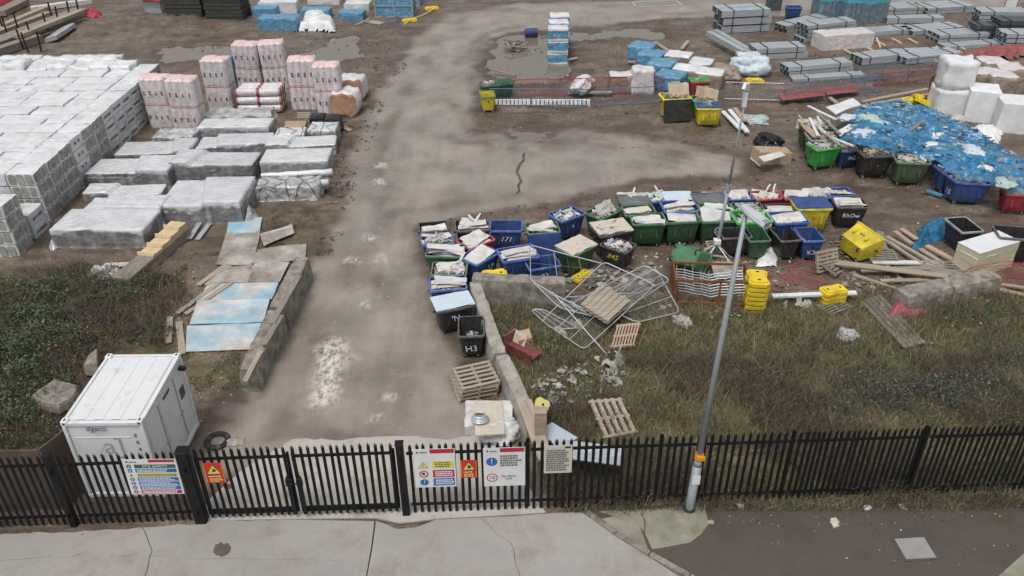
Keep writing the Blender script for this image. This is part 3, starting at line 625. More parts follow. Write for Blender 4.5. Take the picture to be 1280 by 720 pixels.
b = MB(); b.box((cw / 2 + .06, 1.18, 2.25), (.16, .12, .1)); b.box((cw / 2, 1.18, 2.2), (.1, .04, .04)); link('flood_lamp', b.mesh('flood_lamp', [M_rubber]), r)
text('algeco', .2, (-.18, -cd / 2 - .004, 2.37), TX, r, M_paintnavy)
text('a]', .75, (.1, -cd / 2 + .044, 1.75), TX, r, mat('faded_grey_print', (.42, .44, .47), .5))
for i, ch_ in enumerate('E84J12'): text(ch_, .17, (.72, -cd / 2 + .044, 2.1 - i * .23), TX, r, M_paintnavy)
b = MB(); b.box((-.1, -cd / 2 + .045, 2.05), (1.35, .012, .03)); link('gutter_strip', b.mesh('gutter_strip', [M_white]), r)

# ------------------------------------------------------------------ lamp post and lighting mast
base = P(861, 638); top = P(933, 263, 8.3)
r = thing('street_lamp', 'tall grey street lamp post with orange band in front of the fence', 'street lamp', base, 0); v = top - base
b = MB(); b.tube([(0, 0, 0), v * .02, v * .18], .115, 14, r1=.112); b.tube([v * .18, v * .2], .112, 14, r1=.085); b.tube([v * .2, v], .085, 14, r1=.045); link('column', b.mesh('column', [M_pole], smooth=True), r)
b = MB(); b.tube([v * .205, v * .225], .108, 14); b.box(v * .215 + Vector((.02, -.1, 0)), (.2, .05, .12)); link('orange_band', b.mesh('orange_band', [M_orangeband]), r)
b = MB(); b.box(v * .135 + Vector((.0, -.12, 0)), (.2, .01, .3)); link('number_plate', b.mesh('number_plate', [SG['white']]), r)
b = MB(); b.tube([(0, 0, .0), (0, 0, .1)], .2, 12, r1=.12); link('base_collar', b.mesh('base_collar', [M_rubber]), r)
hd = (P(958, 281, 8.2) - top); b = MB(); e = hd.normalized(); side = Vector((-e.y, e.x, 0)).normalized()
prof = [(-.12, .06), (.05, .11), (.3, .14), (.6, .13), (hd.length * .85, .08)]
rings = []
for x, hw in prof: c = v + e * x; rings.append([c + side * hw, c + side * hw * .75 + Vector((0, 0, .07)), c - side * hw * .75 + Vector((0, 0, .07)), c - side * hw, c - side * hw * .8 - Vector((0, 0, .05)), c + side * hw * .8 - Vector((0, 0, .05))])
b.loft(rings, cap0=True, cap1=True); link('lamp_head', b.mesh('lamp_head', [mat('lamp_head_grey', (.5, .55, .56), .45, .1)]), r)
base = P(893, 326); top = P(934, 112, 6.6)
r = thing('lighting_mast', 'slim grey lighting mast on a splayed tripod base among the bins', 'mast', base, 0); v = top - base
b = MB(); b.tube([(0, 0, 0), v * .45], .075, 10, r1=.06); b.tube([v * .45, v], .048, 10, r1=.035); link('pole', b.mesh('pole', [M_pole], smooth=True), r)
b = MB(); b.tube([v * .43, v * .47], .1, 10); b.tube([v * .45 + Vector((-.25, 0, 0)), v * .45 + Vector((.25, .05, 0))], .02, 6); link('collar', b.mesh('collar', [M_pole]), r)
for a in (20, 140, 215, 325):
    b = MB(); b.tube([(0, 0, .75), (math.cos(R(a)) * .7, math.sin(R(a)) * .7, .03)], .028, 6); b.box((math.cos(R(a)) * .7, math.sin(R(a)) * .7, .02), (.16, .16, .03)); link('leg', b.mesh('leg', [M_white]), r)
b = MB(); b.box((0, 0, .85), (.26, .26, .2)); link('winch', b.mesh('winch', [M_white], bevel=.02), r)
b = MB(); b.tube([v, v + Vector((-.02, -.05, .2)), v + Vector((-.16, -.2, .26)), v + Vector((-.22, -.3, .1))], .07, 8); b.box(v + Vector((-.05, -.05, -.35)), (.14, .14, .5)); link('lamp_head', b.mesh('lamp_head', [M_white], smooth=False), r)

# ------------------------------------------------------------------ wheeled waste bins
def rrect(w, d, r, z, n=4, bow=0.):
    out = []
    for cx_, cy_, a0 in ((w / 2 - r, d / 2 - r, 0), (-w / 2 + r, d / 2 - r, 90), (-w / 2 + r, -d / 2 + r, 180), (w / 2 - r, -d / 2 + r, 270)):
        for i in range(n + 1): a = R(a0 + 90 * i / n); out.append((cx_ + math.cos(a) * r, cy_ + math.sin(a) * r, z))
    return out
BW, BD, BH = 1.33, .98, 1.12
b = MB()
b.loft([rrect(.98, .62, .1, .17), rrect(1.08, .70, .1, .22), rrect(1.12, .76, .09, .5), rrect(1.27, .92, .08, BH - .09), rrect(1.28, .92, .08, BH - .01)], cap0=True)
b.loft([rrect(1.25, .89, .07, BH - .01), rrect(1.24, .88, .07, BH - .1), rrect(1.05, .70, .08, .5), rrect(1.0, .62, .08, .26)], cap1=False)
b.add(rrect(1.0, .62, .08, .26), [tuple(range(20))])
for x in (-.3, .3): b.box((x, -.43, .7), (.07, .05, .42), Matrix.Rotation(R(-8), 3, 'X'))
body_me = b.mesh('bin_body', [BIN['blue']], smooth=True)
body_me.set_sharp_from_angle(angle=R(35))
b = MB(); b.loft([rrect(1.25, .9, .07, BH - .075), rrect(1.36, 1.0, .1, BH - .07), rrect(1.36, 1.0, .1, BH), rrect(1.34, .98, .09, BH + .012), rrect(1.25, .89, .06, BH + .012), rrect(1.25, .89, .06, BH - .06)])
rim_me = b.mesh('bin_rim', [BIN['blue']], smooth=True); rim_me.set_sharp_from_angle(angle=R(35))
b = MB()
b.tube([(.58, 0, .86), (.73, 0, .86)], .04, 8)
lug_me = b.mesh('trunnion', [BIN['black']])
b = MB(); b.tube([(-.025, 0, .085), (.025, 0, .085)], .085, 12); wheel_me = b.mesh('wheel', [M_rubber]); b = MB(); b.box((0, .02, .15), (.075, .1, .05)); b.box((-.034, .01, .11), (.008, .06, .1)); b.box((.034, .01, .11), (.008, .06, .1)); b.tube([(-.03, 0, .085), (.03, 0, .085)], .04, 8); fork_me = b.mesh('castor', [M_zinc])
b = MB(); b.loft([rrect(1.36, .98, .1, BH + .016), rrect(1.36, .98, .1, BH + .05), rrect(1.2, .84, .1, BH + .085)], cap0=True, cap1=True); b.box((0, -.46, BH + .06), (.5, .05, .05)); lid_me = b.mesh('bin_lid', [BIN['blue']], smooth=False, bevel=.01)
# lid thrown back off its rear hinge
b = MB(); b.box((0, .0, .52), (1.34, .035, 1.0)); b.box((0, -.03, .98), (1.34, .09, .05)); b.box((-.65, -.03, .52), (.04, .09, 1.0)); b.box((.65, -.03, .52), (.04, .09, 1.0)); lidup_me = b.mesh('bin_lid', [BIN['grey']], bevel=.01)
def scrap_mesh(seed, pal, n=70, w=1.06, d=.72, zt=.95, flatn=.5, big=1.):
    rnd = random.Random(seed); mb = MB()
    mb.add([(-w * .5, -d * .5, zt - .2), (w * .5, -d * .5, zt - .2), (w * .5, d * .5, zt - .2), (-w * .5, d * .5, zt - .2)], [(0, 1, 2, 3)], 0, (.1, .095, .09))
    for i in range(n):
        s = rnd.uniform(.06, .34) * big; q = Matrix.Rotation(rnd.uniform(0, 6.3), 3, 'Z') @ Matrix.Rotation(rnd.gauss(0, flatn), 3, 'X') @ Matrix.Rotation(rnd.gauss(0, flatn * .7), 3, 'Y')
        x, y = rnd.uniform(-1, 1) * (w / 2 - s * .3), rnd.uniform(-1, 1) * (d / 2 - s * .3)
        z = zt - .17 + .2 * rnd.random() + .06 * (1 - (2 * x / w) ** 2)
        c = rnd.choice(pal); g = rnd.uniform(.75, 1.08); mb.box((x, y, z), (s, s * rnd.uniform(.12, .8), rnd.choice((.012, .02, .06))), q, 0, tuple(min(.85, k * g) for k in c))
    return mb.mesh('rubbish', [M_debris], col=True)
PALW = [(.72, .71, .69), (.68, .66, .62), (.74, .74, .74), (.5, .48, .44), (.60, .55, .47)]
PALM = [(.6, .58, .55), (.35, .33, .3), (.14, .13, .12), (.3, .22, .14), (.62, .62, .64), (.2, .25, .3)]
PALC = [(.42, .32, .22), (.48, .37, .26), (.35, .26, .18), (.55, .50, .42)]
PALB = [(.65, .70, .74), (.3, .42, .55), (.7, .7, .7), (.08, .22, .4)]
PALW = PALW * 3 + PALM[:2] + [(.42, .33, .24)]; PALC = PALC + [(.2, .15, .1)]
SCR = {'w': [scrap_mesh(i, PALW, 110) for i in range(4)], 'e': [scrap_mesh(20 + i, PALM + PALB, 40, .95, .6, .55, .6, .6) for i in range(3)], 'c': [scrap_mesh(40 + i, PALC, 120, 1.15, .8, 1.12) for i in range(2)],
       'm': [scrap_mesh(50 + i, PALM + PALW, 140, 1.1, .78, 1.1, .7) for i in range(3)], 'b': [scrap_mesh(60 + i, PALB + PALW, 120, 1.1, .75, 1.08, .8) for i in range(2)]}
def board_mesh(w, d, th, m, seed):
    rnd = random.Random(seed); mb = MB(); j = lambda: rnd.uniform(-.03, .03)
    nx = 6; vs = []
    for z in (0, th):
        for i in range(nx + 1):
            x = -w / 2 + w * i / nx; bow = .02 * math.sin(math.pi * i / nx) * rnd.uniform(.2, 1)
            vs += [(x + j() * .5, -d / 2 + j(), z + bow), (x + j() * .5, d / 2 + j(), z + bow)]
    o = 2 * (nx + 1)
    for i in range(nx):
        a = 2 * i; mb_f = [(a + o, a + 2 + o, a + 3 + o, a + 1 + o), (a + 1, a + 3, a + 2, a), (a, a + 2, a + 2 + o, a + o), (a + 3, a + 1, a + 1 + o, a + 3 + o)]
        mb.f += mb_f; mb.m += [0] * 4
    mb.f += [(0, o, o + 1, 1), (2 * nx, 2 * nx + 1, o + 2 * nx + 1, o + 2 * nx)]; mb.m += [0, 0]; mb.v = vs; mb.col = [(1, 1, 1)] * len(vs)
    return mb.mesh('scrap_board', [m])
BRD = [board_mesh(1.12, .42, .03, M_board, 1), board_mesh(.95, .58, .03, M_board, 2), board_mesh(1.3, .25, .04, M_board, 3), board_mesh(.85, .4, .05, M_cream, 4), board_mesh(.95, .42, .03, M_bluepale, 5), board_mesh(.8, .3, .02, M_cream, 6)]
WIDE = board_mesh(1.12, .72, .03, M_board, 11)
BIGS = {'c': board_mesh(1.35, .95, .05, M_cream, 12), 'p': board_mesh(1.42, .85, .04, M_bluepale, 13)}
CARD = [board_mesh(.95, .8, .015, mat('pale_cardboard', (.50, .41, .30), .8, .2, 3, .2, 12), 31), board_mesh(.7, .95, .015, MATS['pale_cardboard'], 32)]
STICK = board_mesh(1.25, .06, .05, M_board, 15)
nb = [0]
def bin_(l, r_, col, cont, ph, mark=None, lid=None, narrow=False, h=BH, mcol=None, msize=.3, rim=None, mx=0., short=None):
    c, yaw, w = fbox(l, r_, BW if narrow else BD, BH)
    s = min(1.14, max(.86, w / (BD if narrow else BW)))
    nb[0] += 1; rnd = random.Random(nb[0]); sh = short or ph
    c, yaw, w = fbox(l, r_, (BW if narrow else BD) * s, BH * s)
    o = thing('wheeled_bin', ph, 'bin', (c.x, c.y, 0), yaw + (R(90) if narrow else 0), 'open wheeled waste bins'); o.scale = (s, s, s)
    m = BIN[col]
    link('body', body_me, o, material=m); link('rim', rim_me, o, material=RIM[rim or col]); [link('trunnion', lug_me, o, (0, 0, 0), (0, 0, a_)) for a_ in (0, math.pi)]
    for x in (-.42, .42):
        for y in (-.25, .25):
            k = link('castor', fork_me, o, (x, y, 0), (0, 0, rnd.uniform(-1.5, 1.5))); link('wheel', wheel_me, k)
    if lid and lid[0] == 'shut': link('lid', lid_me, o, material=BIN[lid[1]])
    elif lid and lid[0] == 'up': link('lid', lidup_me, o, (0, .52, BH), (R(lid[2] if len(lid) > 2 else -94), 0, 0), material=BIN[lid[1]])
    elif lid and lid[0] == 'down': link('lid', lidup_me, o, (0, -.54, BH + .02), (R(170), 0, 0), material=BIN[lid[1]])
    if mark:
        if narrow: t = text(mark, msize, (-.592, mx, .5), (R(90 - 6), 0, R(-90)), o, mcol or M_paintwhite, 'painted_mark')
        else: t = text(mark, msize, (mx, -.462, .72), (R(90 - 7), 0, 0), o, mcol or M_paintwhite, 'painted_mark')
        t.rotation_euler.y = rnd.uniform(-.1, .1); t.data.shear = rnd.uniform(-.2, .25); t.data.offset = .002; t.scale = (.9, .82, .9)
    if narrow: ang = yaw + R(90)
    else: ang = yaw
    Mx = Matrix.Translation(Vector((c.x, c.y, 0))) @ Matrix.Rotation(ang, 4, 'Z') @ Matrix.Scale(s, 4)
    def put(name, me, loc, rot, label, cat, group=None, kind=None, sc=1.):
        k = link(name, me); k.matrix_world = Mx @ Matrix.Translation(Vector(loc)) @ rot.to_4x4() @ Matrix.Scale(sc, 4); return tag(k, label, cat, group, kind)
    I = Matrix.Identity(3); RX = lambda a: Matrix.Rotation(a, 3, 'X'); RZ = lambda a: Matrix.Rotation(a, 3, 'Z'); RY = lambda a: Matrix.Rotation(a, 3, 'Y')
    base_ = cont[0]
    if base_ in SCR: put('rubbish', rnd.choice(SCR[base_]), (0, 0, 0), RZ(math.pi * rnd.randint(0, 1)), f'loose rubbish filling the {sh}', 'rubbish', 'rubbish heaps in the bins', 'stuff')
    for ch_ in cont[1:]:
        if ch_ in 'wlW':
            for i in range(1 if ch_ == 'W' else rnd.randint(2, 4)):
                put('scrap_board', WIDE if ch_ == 'W' else rnd.choice(BRD[:3] if ch_ == 'l' else BRD), (rnd.uniform(-.04, .04), rnd.uniform(-.16, .16) * (ch_ != 'W'), BH - .15 + i * .06 + (.07 if ch_ == 'l' else .1 if ch_ == 'W' else 0)), RZ(rnd.gauss(0, .16)) @ RX(rnd.gauss(.05, .2)) @ RY(rnd.gauss(0, .13)),
                    f'pale scrap board lying in the {sh}', 'board', 'scrap boards in the bins')
        elif ch_ in 'CP': put('covering_sheet', BIGS[ch_.lower()], (0, 0, BH + .03), RX(rnd.uniform(.02, .1)) @ RZ(rnd.uniform(-.06, .06)), f"{dict(C='cream', P='pale blue')[ch_]} sheet laid over the {sh}", 'board')
        elif ch_ == 'S':
            for i in range(3): put('scrap_board', rnd.choice(BRD), (rnd.uniform(-.35, .35), .1 + .1 * i, BH - .1), RZ(rnd.gauss(0, .4)) @ RX(R(rnd.uniform(50, 75))), f'scrap board standing up in the {sh}', 'board', 'scrap boards in the bins')
        elif ch_ == 'K':
            for i in range(3): put('card_sheet', CARD[i % 2], (rnd.uniform(-.3, .3), -.05 + .15 * i, BH + .12), RZ(rnd.gauss(0, .3)) @ RX(R(rnd.uniform(62, 84))), f'beige cardboard sheet standing in the {sh}', 'cardboard', 'cardboard sheets in the bins')
        elif ch_ == 'T':
            for i in range(2): put('scrap_batten', STICK, (rnd.uniform(-.4, .4), rnd.uniform(-.2, .3), BH - .1), RZ(rnd.uniform(0, 3)) @ RY(R(rnd.uniform(-50, -25))), f'pale batten poking out of the {sh}', 'batten', 'battens in the bins')
    return o
B = bin_
B((525, 291), (561, 288), 'black', 'ew', 'small black bin at the outermost corner beside the road', lid=None)
B((527, 307), (568, 304), 'blue', 'mwl', 'blue bin full of white boards, second from the outer road corner', short='blue bin second from the outer corner')
B((570, 290), (613, 287), 'black', 'wwlT', 'black bin heaped with white boards left of the big blue bin', short='black bin heaped with white boards')
B((587, 312), (620, 299), 'red', 'wwl', 'dark red bin turned askew among the blue bins by the road', short='dark red bin turned askew')
B((612, 289), (653, 289), 'blue', 'e', 'big blue empty bin with white number 171 on its front', '171', msize=.36, short='big blue bin numbered 171')
B((531, 320), (577, 322), 'green', 'ewl', 'dark green bin with one white sheet inside, at the roadside row', short='dark green roadside bin')
B((596, 332), (626, 315), 'blue', 'eW', 'blue bin set diagonally with a pale sheet inside and white letters', 'LP', msize=.34, mx=.15, short='blue diagonal bin with white letters')
B((629, 328), (675, 321), 'blue', 'ewl', 'blue bin with long white boards behind the bin marked 23', short='blue bin behind the bin marked 23')
B((662, 338), (702, 332), 'blue', 'e', 'bright blue bin with 23 painted in white by the low concrete wall', '23', msize=.36, short='bright blue bin numbered 23')
B((538, 344), (583, 344), 'olive', 'mwlT', 'green bin with white posts and scraps along the road', short='green roadside bin of posts')
B((537, 364), (584, 361), 'blue', 'wwl', 'blue bin heaped with pale scraps beside the end of the long concrete wall', short='blue bin beside the concrete wall end')
B((547, 391), (593, 382), 'black', 'eP', 'black bin under a pale blue sheet with a white letter N', "'N", msize=.36, short='black bin with the white letter N')
B((574, 421), (604, 420), 'black', 'e', 'narrow scuffed black bin nearest the camera, lettered H3', 'H3', narrow=True, msize=.42, short='narrow scuffed black bin lettered H3')
B((660, 293), (701, 290), 'green', 'wwl', 'green bin with its blue lid hanging down over the front', lid=('down', 'blue'), short='green bin with hanging blue lid')
B((702, 278), (733, 267), 'blue', 'b', 'blue bin half full of blue plastic, standing askew near the mud', "4", msize=.25, short='blue bin standing askew near the mud')
B((752, 275), (778, 262), 'green', 'mS', 'green bin with boards standing up behind the cream covered black bin', short='green bin with upright boards')
B((751, 296), (792, 288), 'black', 'mC', 'black bin hidden under a large cream sheet')
B((717, 321), (747, 306), 'green', 'mC', 'green bin with pale sheet and white bag beside the yellow 845 bin', short='green bin beside the 845 bin')
B((752, 307), (780, 316), 'black', 'b', 'black bin with 845 painted in yellow', '845', mcol=M_paintyel, msize=.4)
B((791, 281), (834, 280), 'green', 'wwl', 'green bin full of white scraps, left one of the three in line', short='left one of three green bins')
B((834, 279), (877, 277), 'green', 'eW', 'green bin with a grey green board across it, middle of three in line', short='middle one of three green bins')
B((878, 278), (923, 276), 'green', 'wW', 'green bin with a white sagging sheet and splash mark on its front', '@', msize=.5, mx=.05, short='green bin with the splash mark')
B((782, 270), (822, 268), 'olive', 'ew', 'dark green bin with grey lid thrown back, left of the blue one', lid=('up', 'grey'), short='green bin with grey lid thrown back')
B((880, 268), (920, 266), 'olive', 'ew', 'dark green bin with grey lid thrown back, behind the splashed green bin', lid=('up', 'grey'), short='green bin behind the splashed one')
B((832, 266), (876, 264), 'blue', 'wl', 'blue bin between the two bins with grey lids')
B((780, 255), (808, 254), 'olive', 'wWST', 'bin heaped with leaning white boards at left end of the back row', short='heaped bin ending the back row')
B((813, 253), (838, 252), 'blue', 'bSST', 'blue bin of white sheets and upright posts in the back row', short='blue bin with upright posts')
B((838, 252), (862, 251), 'blue', 'wP', 'blue bin with a pale blue board, third in the back row', short='third bin of the back row')
B((862, 251), (885, 250), 'black', 'ew', 'black bin in the back row left of the red one', short='black bin of the back row')
B((886, 251), (910, 250), 'red', 'wWw', 'red rimmed bin in the back row behind the lighting mast', short='red bin behind the lighting mast')
B((914, 250), (940, 249), 'blue', 'wWS', 'blue bin heaped with white slabs in the back row beside the mast', short='blue bin beside the mast')
B((948, 250), (977, 248), 'red', 'wST', 'bright red bin with upright white boards, left of the two red bins', short='left bright red bin')
B((985, 249), (1013, 248), 'red', 'wWw', 'bright red bin with white sheets, right of the two red bins', short='right bright red bin')
B((1016, 248), (1041, 247), 'blue', 'wSS', 'blue bin with a big pale board, behind the yellow lidded bin', short='blue bin behind the yellow one')
B((1041, 246), (1068, 244), 'blue', 'wW', 'blue rimmed bin with white sheet at the back right corner', short='blue corner bin')
B((920, 266), (958, 265), 'green', 'mw', 'green bin of grey rubbish behind the bright green rim', short='green bin of grey rubbish')
B((922, 279), (967, 277), 'lime', 'wS', 'bright green rimmed bin beside the top of the lamp post', short='bright green rimmed bin')
B((963, 267), (998, 266), 'black', 'wW', 'bin covered by a white sheet left of the yellow lidded bin', short='white covered bin')
B((970, 280), (1013, 278), 'blue', 'wW', 'blue bin holding white boards below the yellow lidded bin', short='blue bin below the yellow one')
B((998, 262), (1042, 261), 'yellow', 'e', 'tall yellow bin with a shut blue lid in the main crowd', '0.', lid=('shut', 'blue'), mcol=M_ink, msize=.2, short='tall yellow bin')
B((1046, 259), (1087, 260), 'black', 'wwW', 'black bin with white scrawled lettering at the right end of the crowd', 'RhOw', msize=.3, short='black bin with white scrawl')
B((908, 298), (937, 297), 'black', 'e', 'black bin half hidden behind the grey lamp post')
B((938, 302), (964, 301), 'green', 'e', 'narrow empty green bin just right of the lamp post', narrow=True, short='narrow green bin by the lamp post')
B((977, 302), (1003, 300), 'black', 'e', 'narrow empty black bin left of the blue K2 bin', narrow=True)
B((1005, 302), (1032, 301), 'blue', 'e', 'narrow empty blue bin with K2 painted on it', 'K2', narrow=True, msize=.36)
# bins by the far barriers
B((601, 122), (620, 121), 'yellow', 'e', 'yellow bin with dark green inside at the left end of the barriers', narrow=True, rim='green', short='far yellow bin with green inside')
B((604, 108), (626, 106), 'green', 'm', 'green bin with a red lump on top behind the yellow one', lid=None, short='green bin behind the far yellow bin')
B((620, 106), (642, 104), 'green', 'e', 'green bin with shut lid at the edge of the big puddle', lid=('shut', 'green'))
B((829, 125), (866, 123), 'yellow', 'cK', 'yellow bin with a black front and cardboard sticking out', lid=('down', 'black'), short='yellow bin with a black front')
B((872, 136), (904, 136), 'yellow', 'c', 'yellow bin with a blue lid flap and a small emblem on front', 'o\n8', lid=('shut', 'blue'), mcol=M_ink, msize=.14, short='yellow bin with a small emblem')
B((868, 127), (898, 126), 'lime', 'cK', 'bright green bin of cardboard behind the yellow emblem bin', short='bright green bin of cardboard')
# bins round the blue sheeting
B((1022, 188), (1054, 184), 'lime', 'mT', 'bright green bin at the left end of the blue netting', short='bright green bin left of the netting')
B((1055, 190), (1080, 188), 'navy', 'mTS', 'navy bin marked m2 beside the bright green one', 'm2', msize=.4, short='navy bin marked m2')
B((1081, 196), (1120, 195), 'black', 'cc', 'black bin topped with torn cardboard under the blue netting', '..', msize=.2, short='black bin of torn cardboard')
B((1122, 203), (1165, 205), 'olive', 'b', 'old rounded green bin full of blue plastic under the netting', short='old rounded green bin')
B((1166, 206), (1181, 217), 'blue', 'b', 'blue bin at the netting corner, beside the two more blue bins', narrow=True, short='blue bin at the netting corner')
B((1180, 216), (1196, 228), 'blue', 'b', 'middle blue bin with 15 painted on its end, under netting', '15', narrow=True, msize=.4, short='blue bin marked 15')
B((1197, 228), (1240, 231), 'blue', 'b', 'large blue bin at the right end of the netting row', short="large blue bin at the netting's end")
B((1004, 163), (1015, 177), 'grey', 'mT', 'grey splashed bin at the left rear of the netting', narrow=True)
B((996, 150), (1006, 162), 'green', 'mST', 'dark green bin behind the grey splashed bin', narrow=True)
B((1258, 243), (1296, 245), 'red', 'wW', 'red fronted bin with white sheet at the right edge of the photo', short='red fronted bin at the photo edge')
B((1100, 160), (1135, 160), 'blue', 'b', 'blue bin deep under the middle of the netting')
B((1150, 178), (1190, 180), 'blue', 'b', 'blue bin under the netting behind the 15 bin')
B((1215, 205), (1255, 208), 'blue', 'b', 'blue bin under the right rear of the netting')
B((1203, 291), (1231, 289), 'black', 'e', 'empty black bin with a pale rim behind the cream foam blocks', narrow=True, rim='grey', short='black pale rimmed bin')
B((1250, 297), (1302, 301), 'black', 'e', 'wide empty black bin at the right edge by the red frames', short='wide black bin at the right edge')
B((985, 10), (1003, 10), 'blue', 'e', 'far blue bin beside the wrapped cladding stacks')
# tipped bins
def tipped(px, z, rot, col, ph, mark):
    p = P(*px, z); o = thing('wheeled_bin', ph, 'bin', p, 0, 'tipped over waste bins'); o.rotation_euler = rot
    link('body', body_me, o, material=BIN[col]); link('rim', rim_me, o, material=BIN[col]); [link('trunnion', lug_me, o, (0, 0, 0), (0, 0, a_)) for a_ in (0, math.pi)]
    for x in (-.42, .42):
        for y in (-.25, .25): k = link('castor', fork_me, o, (x, y, 0)); link('wheel', wheel_me, k)
    if mark: text(mark, .22, (0, -.43, .72), (R(83), 0, 0), o, M_ink if col == 'yellow' else M_paintwhite, 'painted_mark')
tipped((1058, 312), .46, (R(-82), R(8), R(-62)), 'yellow', 'bright yellow bin tipped on its side on the planks', 'oo')
BIN['pale'] = binmat('pale_green', (.05, .19, .085))
tipped((853, 318), .95, (R(-127), 0, R(-40)), 'pale', 'pale green bin tipped over beside the lighting mast', '<')

# ------------------------------------------------------------------ wrapped concrete block packs, the big stack at the left
PX, PY, PZ = 1.17, 1.16, .565
def pack_mesh(seed, kind):
    mb = lumpy(PX - .025, PY - .025, PZ - .004, seed, .03, (7, 7, 3), .05)
    if kind == 'window':                          # gaps in the wrap that show the grey-green block ends
        for side in range(4):
            rot = Matrix.Rotation(math.pi / 2 * side, 4, 'Z')
            for i in (-1, 0, 1):
                pl = rrect(.29, .45, .09, 0, 3); vs = [rot @ Vector((i * .345 + x, -PY / 2 - .012, PZ / 2 + y * .98)) for x, y, _ in pl]
                mb.add(vs, [tuple(range(len(vs)))], 1)
    if kind == 'print':
        rnd = random.Random(seed)
        for side in range(4):
            rot = Matrix.Rotation(math.pi / 2 * side, 4, 'Z')
            for k in range(9): x = -.4 + k * .09; w_ = rnd.uniform(.03, .07); z = .30 + .06 * math.sin(seed); mb.add([rot @ Vector((x + a * w_, -PY / 2 - .014, z + b_ * rnd.uniform(.04, .07))) for a, b_ in ((0, -1), (1, -1), (1, 1), (0, 1))], [(0, 1, 2, 3)], 2)
    if kind == 'cross':
        for side in range(4):
            rot = Matrix.Rotation(math.pi / 2 * side, 4, 'Z')
            for x in (-.18, .16):
                for sgn in (-1, 1):
                    q = Matrix.Rotation(R(40 * sgn), 4, 'Y'); mb.add([rot @ (Vector((x, -PY / 2 - .016, PZ / 2)) + q @ Vector((a * .1, 0, b_ * .025))) for a, b_ in ((-1, -1), (1, -1), (1, 1), (-1, 1))], [(0, 1, 2, 3)], 3)
    return mb.mesh('block_pack', [M_film, M_block, M_ink, M_inkred], smooth=False)
PK = {k: [pack_mesh(i + j * 5, k) for i in range(6 if k == 'plain' else 2)] for j, k in enumerate(('plain', 'window', 'print', 'cross'))}
PK['wide'] = []
for i in range(6):
    m_ = lumpy(PX * 2 - .04, PY - .02, PZ + .02 * (i % 3), 90 + i, .035, (14, 7, 3), .06).mesh('block_pack', [M_film]); PK['wide'].append(m_)
PUFF = [lumpy(PX, PY, PZ * (1.1 + .22 * i), 70 + i, .085, (9, 9, 6), -.22).mesh('block_pack', [M_film], smooth=True) for i in range(3)]
PKL = {'wide': 'wide white wrapped pack seen only from above in the big block stack', 'plain': 'plain white wrapped pack in the big block stack at the left edge', 'window': 'white wrapped pack with grey green block ends showing, right face of big stack', 'print': 'white wrapped pack with dark printed lettering, right face of the big stack',
       'cross': 'white wrapped pack with two red crosses, right face of the big stack', 'puff': 'white pack under loose billowing film along the far edge of the stack', 'near': 'white wrapped pack in the stepped front corner of the big block stack'}
def pack(x, y, k, kind, lab=None):
    me = random.choice(PUFF) if kind == 'puff' else random.choice(PK[kind])
    o = link('block_pack', me, None, (x + random.uniform(-.03, .03), y + random.uniform(-.02, .02), k * PZ), (random.uniform(-.012, .012) * (k == 3), random.uniform(-.012, .012) * (k == 3), random.uniform(-.03, .03) + (math.pi if kind == 'wide' else math.pi / 2) * random.randint(0, 3)))
    tag(o, PKL[lab or kind], 'block pack', 'wrapped block packs')
x0, y0 = -20.2, 31.75
for j in range(14):
    for i in range(11):
        x, y = x0 - i * PX * 1.005 - .02 * j, y0 + j * PY * 1.005
        if x < -.70 * y - 1.5 or (j == 13 and i < 2): continue
        edge = j >= 12 or (i == 0 and j == 12)
        kinds = {0: 'window', 1: 'window', 2: 'window', 3: 'cross', 4: 'window', 5: 'window', 6: 'print', 7: 'print', 8: 'print', 9: 'print', 10: 'window', 11: 'window', 12: 'window'}
        for k in range(4):
            if k == 3 and i > 0 and j < 12 and not (i >= 8 and j > 9):
                if (i + (j * 7) // 5) % 2 == 0 or i == 10: pack(x + (PX / 2 if i > 1 else 0) * ((i + (j * 7) // 5) % 2 == 0), y, k, 'plain' if i == 1 else 'wide')
                elif i == 1: pack(x, y, k, 'plain')
            elif k == 3: pack(x, y, k, 'puff' if (j >= 12 and i > 0) or (i >= 8 and j > 9) else (kinds.get(j, 'plain') if i == 0 else 'plain'))
            elif i == 0 or j == 0 or (j >= 12 and i < 2): pack(x, y, k, kinds.get(j, 'plain') if i == 0 else 'plain')
for i in range(4):                                 # stepped corner nearest the camera
    for k in range(4): pack(-19.95 - i * PX * 1.01, 28.75, k, 'window', 'near')
    for k in range(2): pack(-20.0 - i * PX * 1.01, 30.2, k, 'print', 'near')
def pallet_mb(w, d, n=6, nb_=5):
    T, Bm, Bt = MB(), MB(), MB(); sw = d / n * .55
    for i in range(n): T.box((0, -d / 2 + sw / 2 + (d - sw) * i / (n - 1), .125), (w, sw, .02))
    for x in (-w / 2 + .05, 0, w / 2 - .05): Bm.box((x, 0, .068), (.08, d, .09))
    for i in range(3): Bt.box((0, (-d / 2 + .05) + (d - .1) * i / 2, .012), (w, .1, .02))
    return T.mesh('deck', [M_wood]), Bm.mesh('bearer', [M_wood]), Bt.mesh('bottom_boards', [M_wood])
PAL = pallet_mb(1.2, 1.0)
def pallet(loc, rot, label, m=None, group=None, sc=(1, 1, 1), me=None):
    o = thing('pallet', label, 'pallet', loc, 0, group); o.rotation_euler = rot; o.scale = sc
    for n_, q in zip(('deck', 'bearer', 'bottom_boards'), me or PAL): link(n_, q, o, material=m)
    return o
pallet((-20.75, 29.1, 4 * PZ + .02), (0, 0, .1), 'brown pallet on top of the stepped front corner of the block stack')
tag(link('block_pack', PK['plain'][0], None, (-20.95, 29.15, 4 * PZ + .17), (0, 0, .12)), 'single white pack sitting on the brown pallet atop the stack corner', 'block pack')
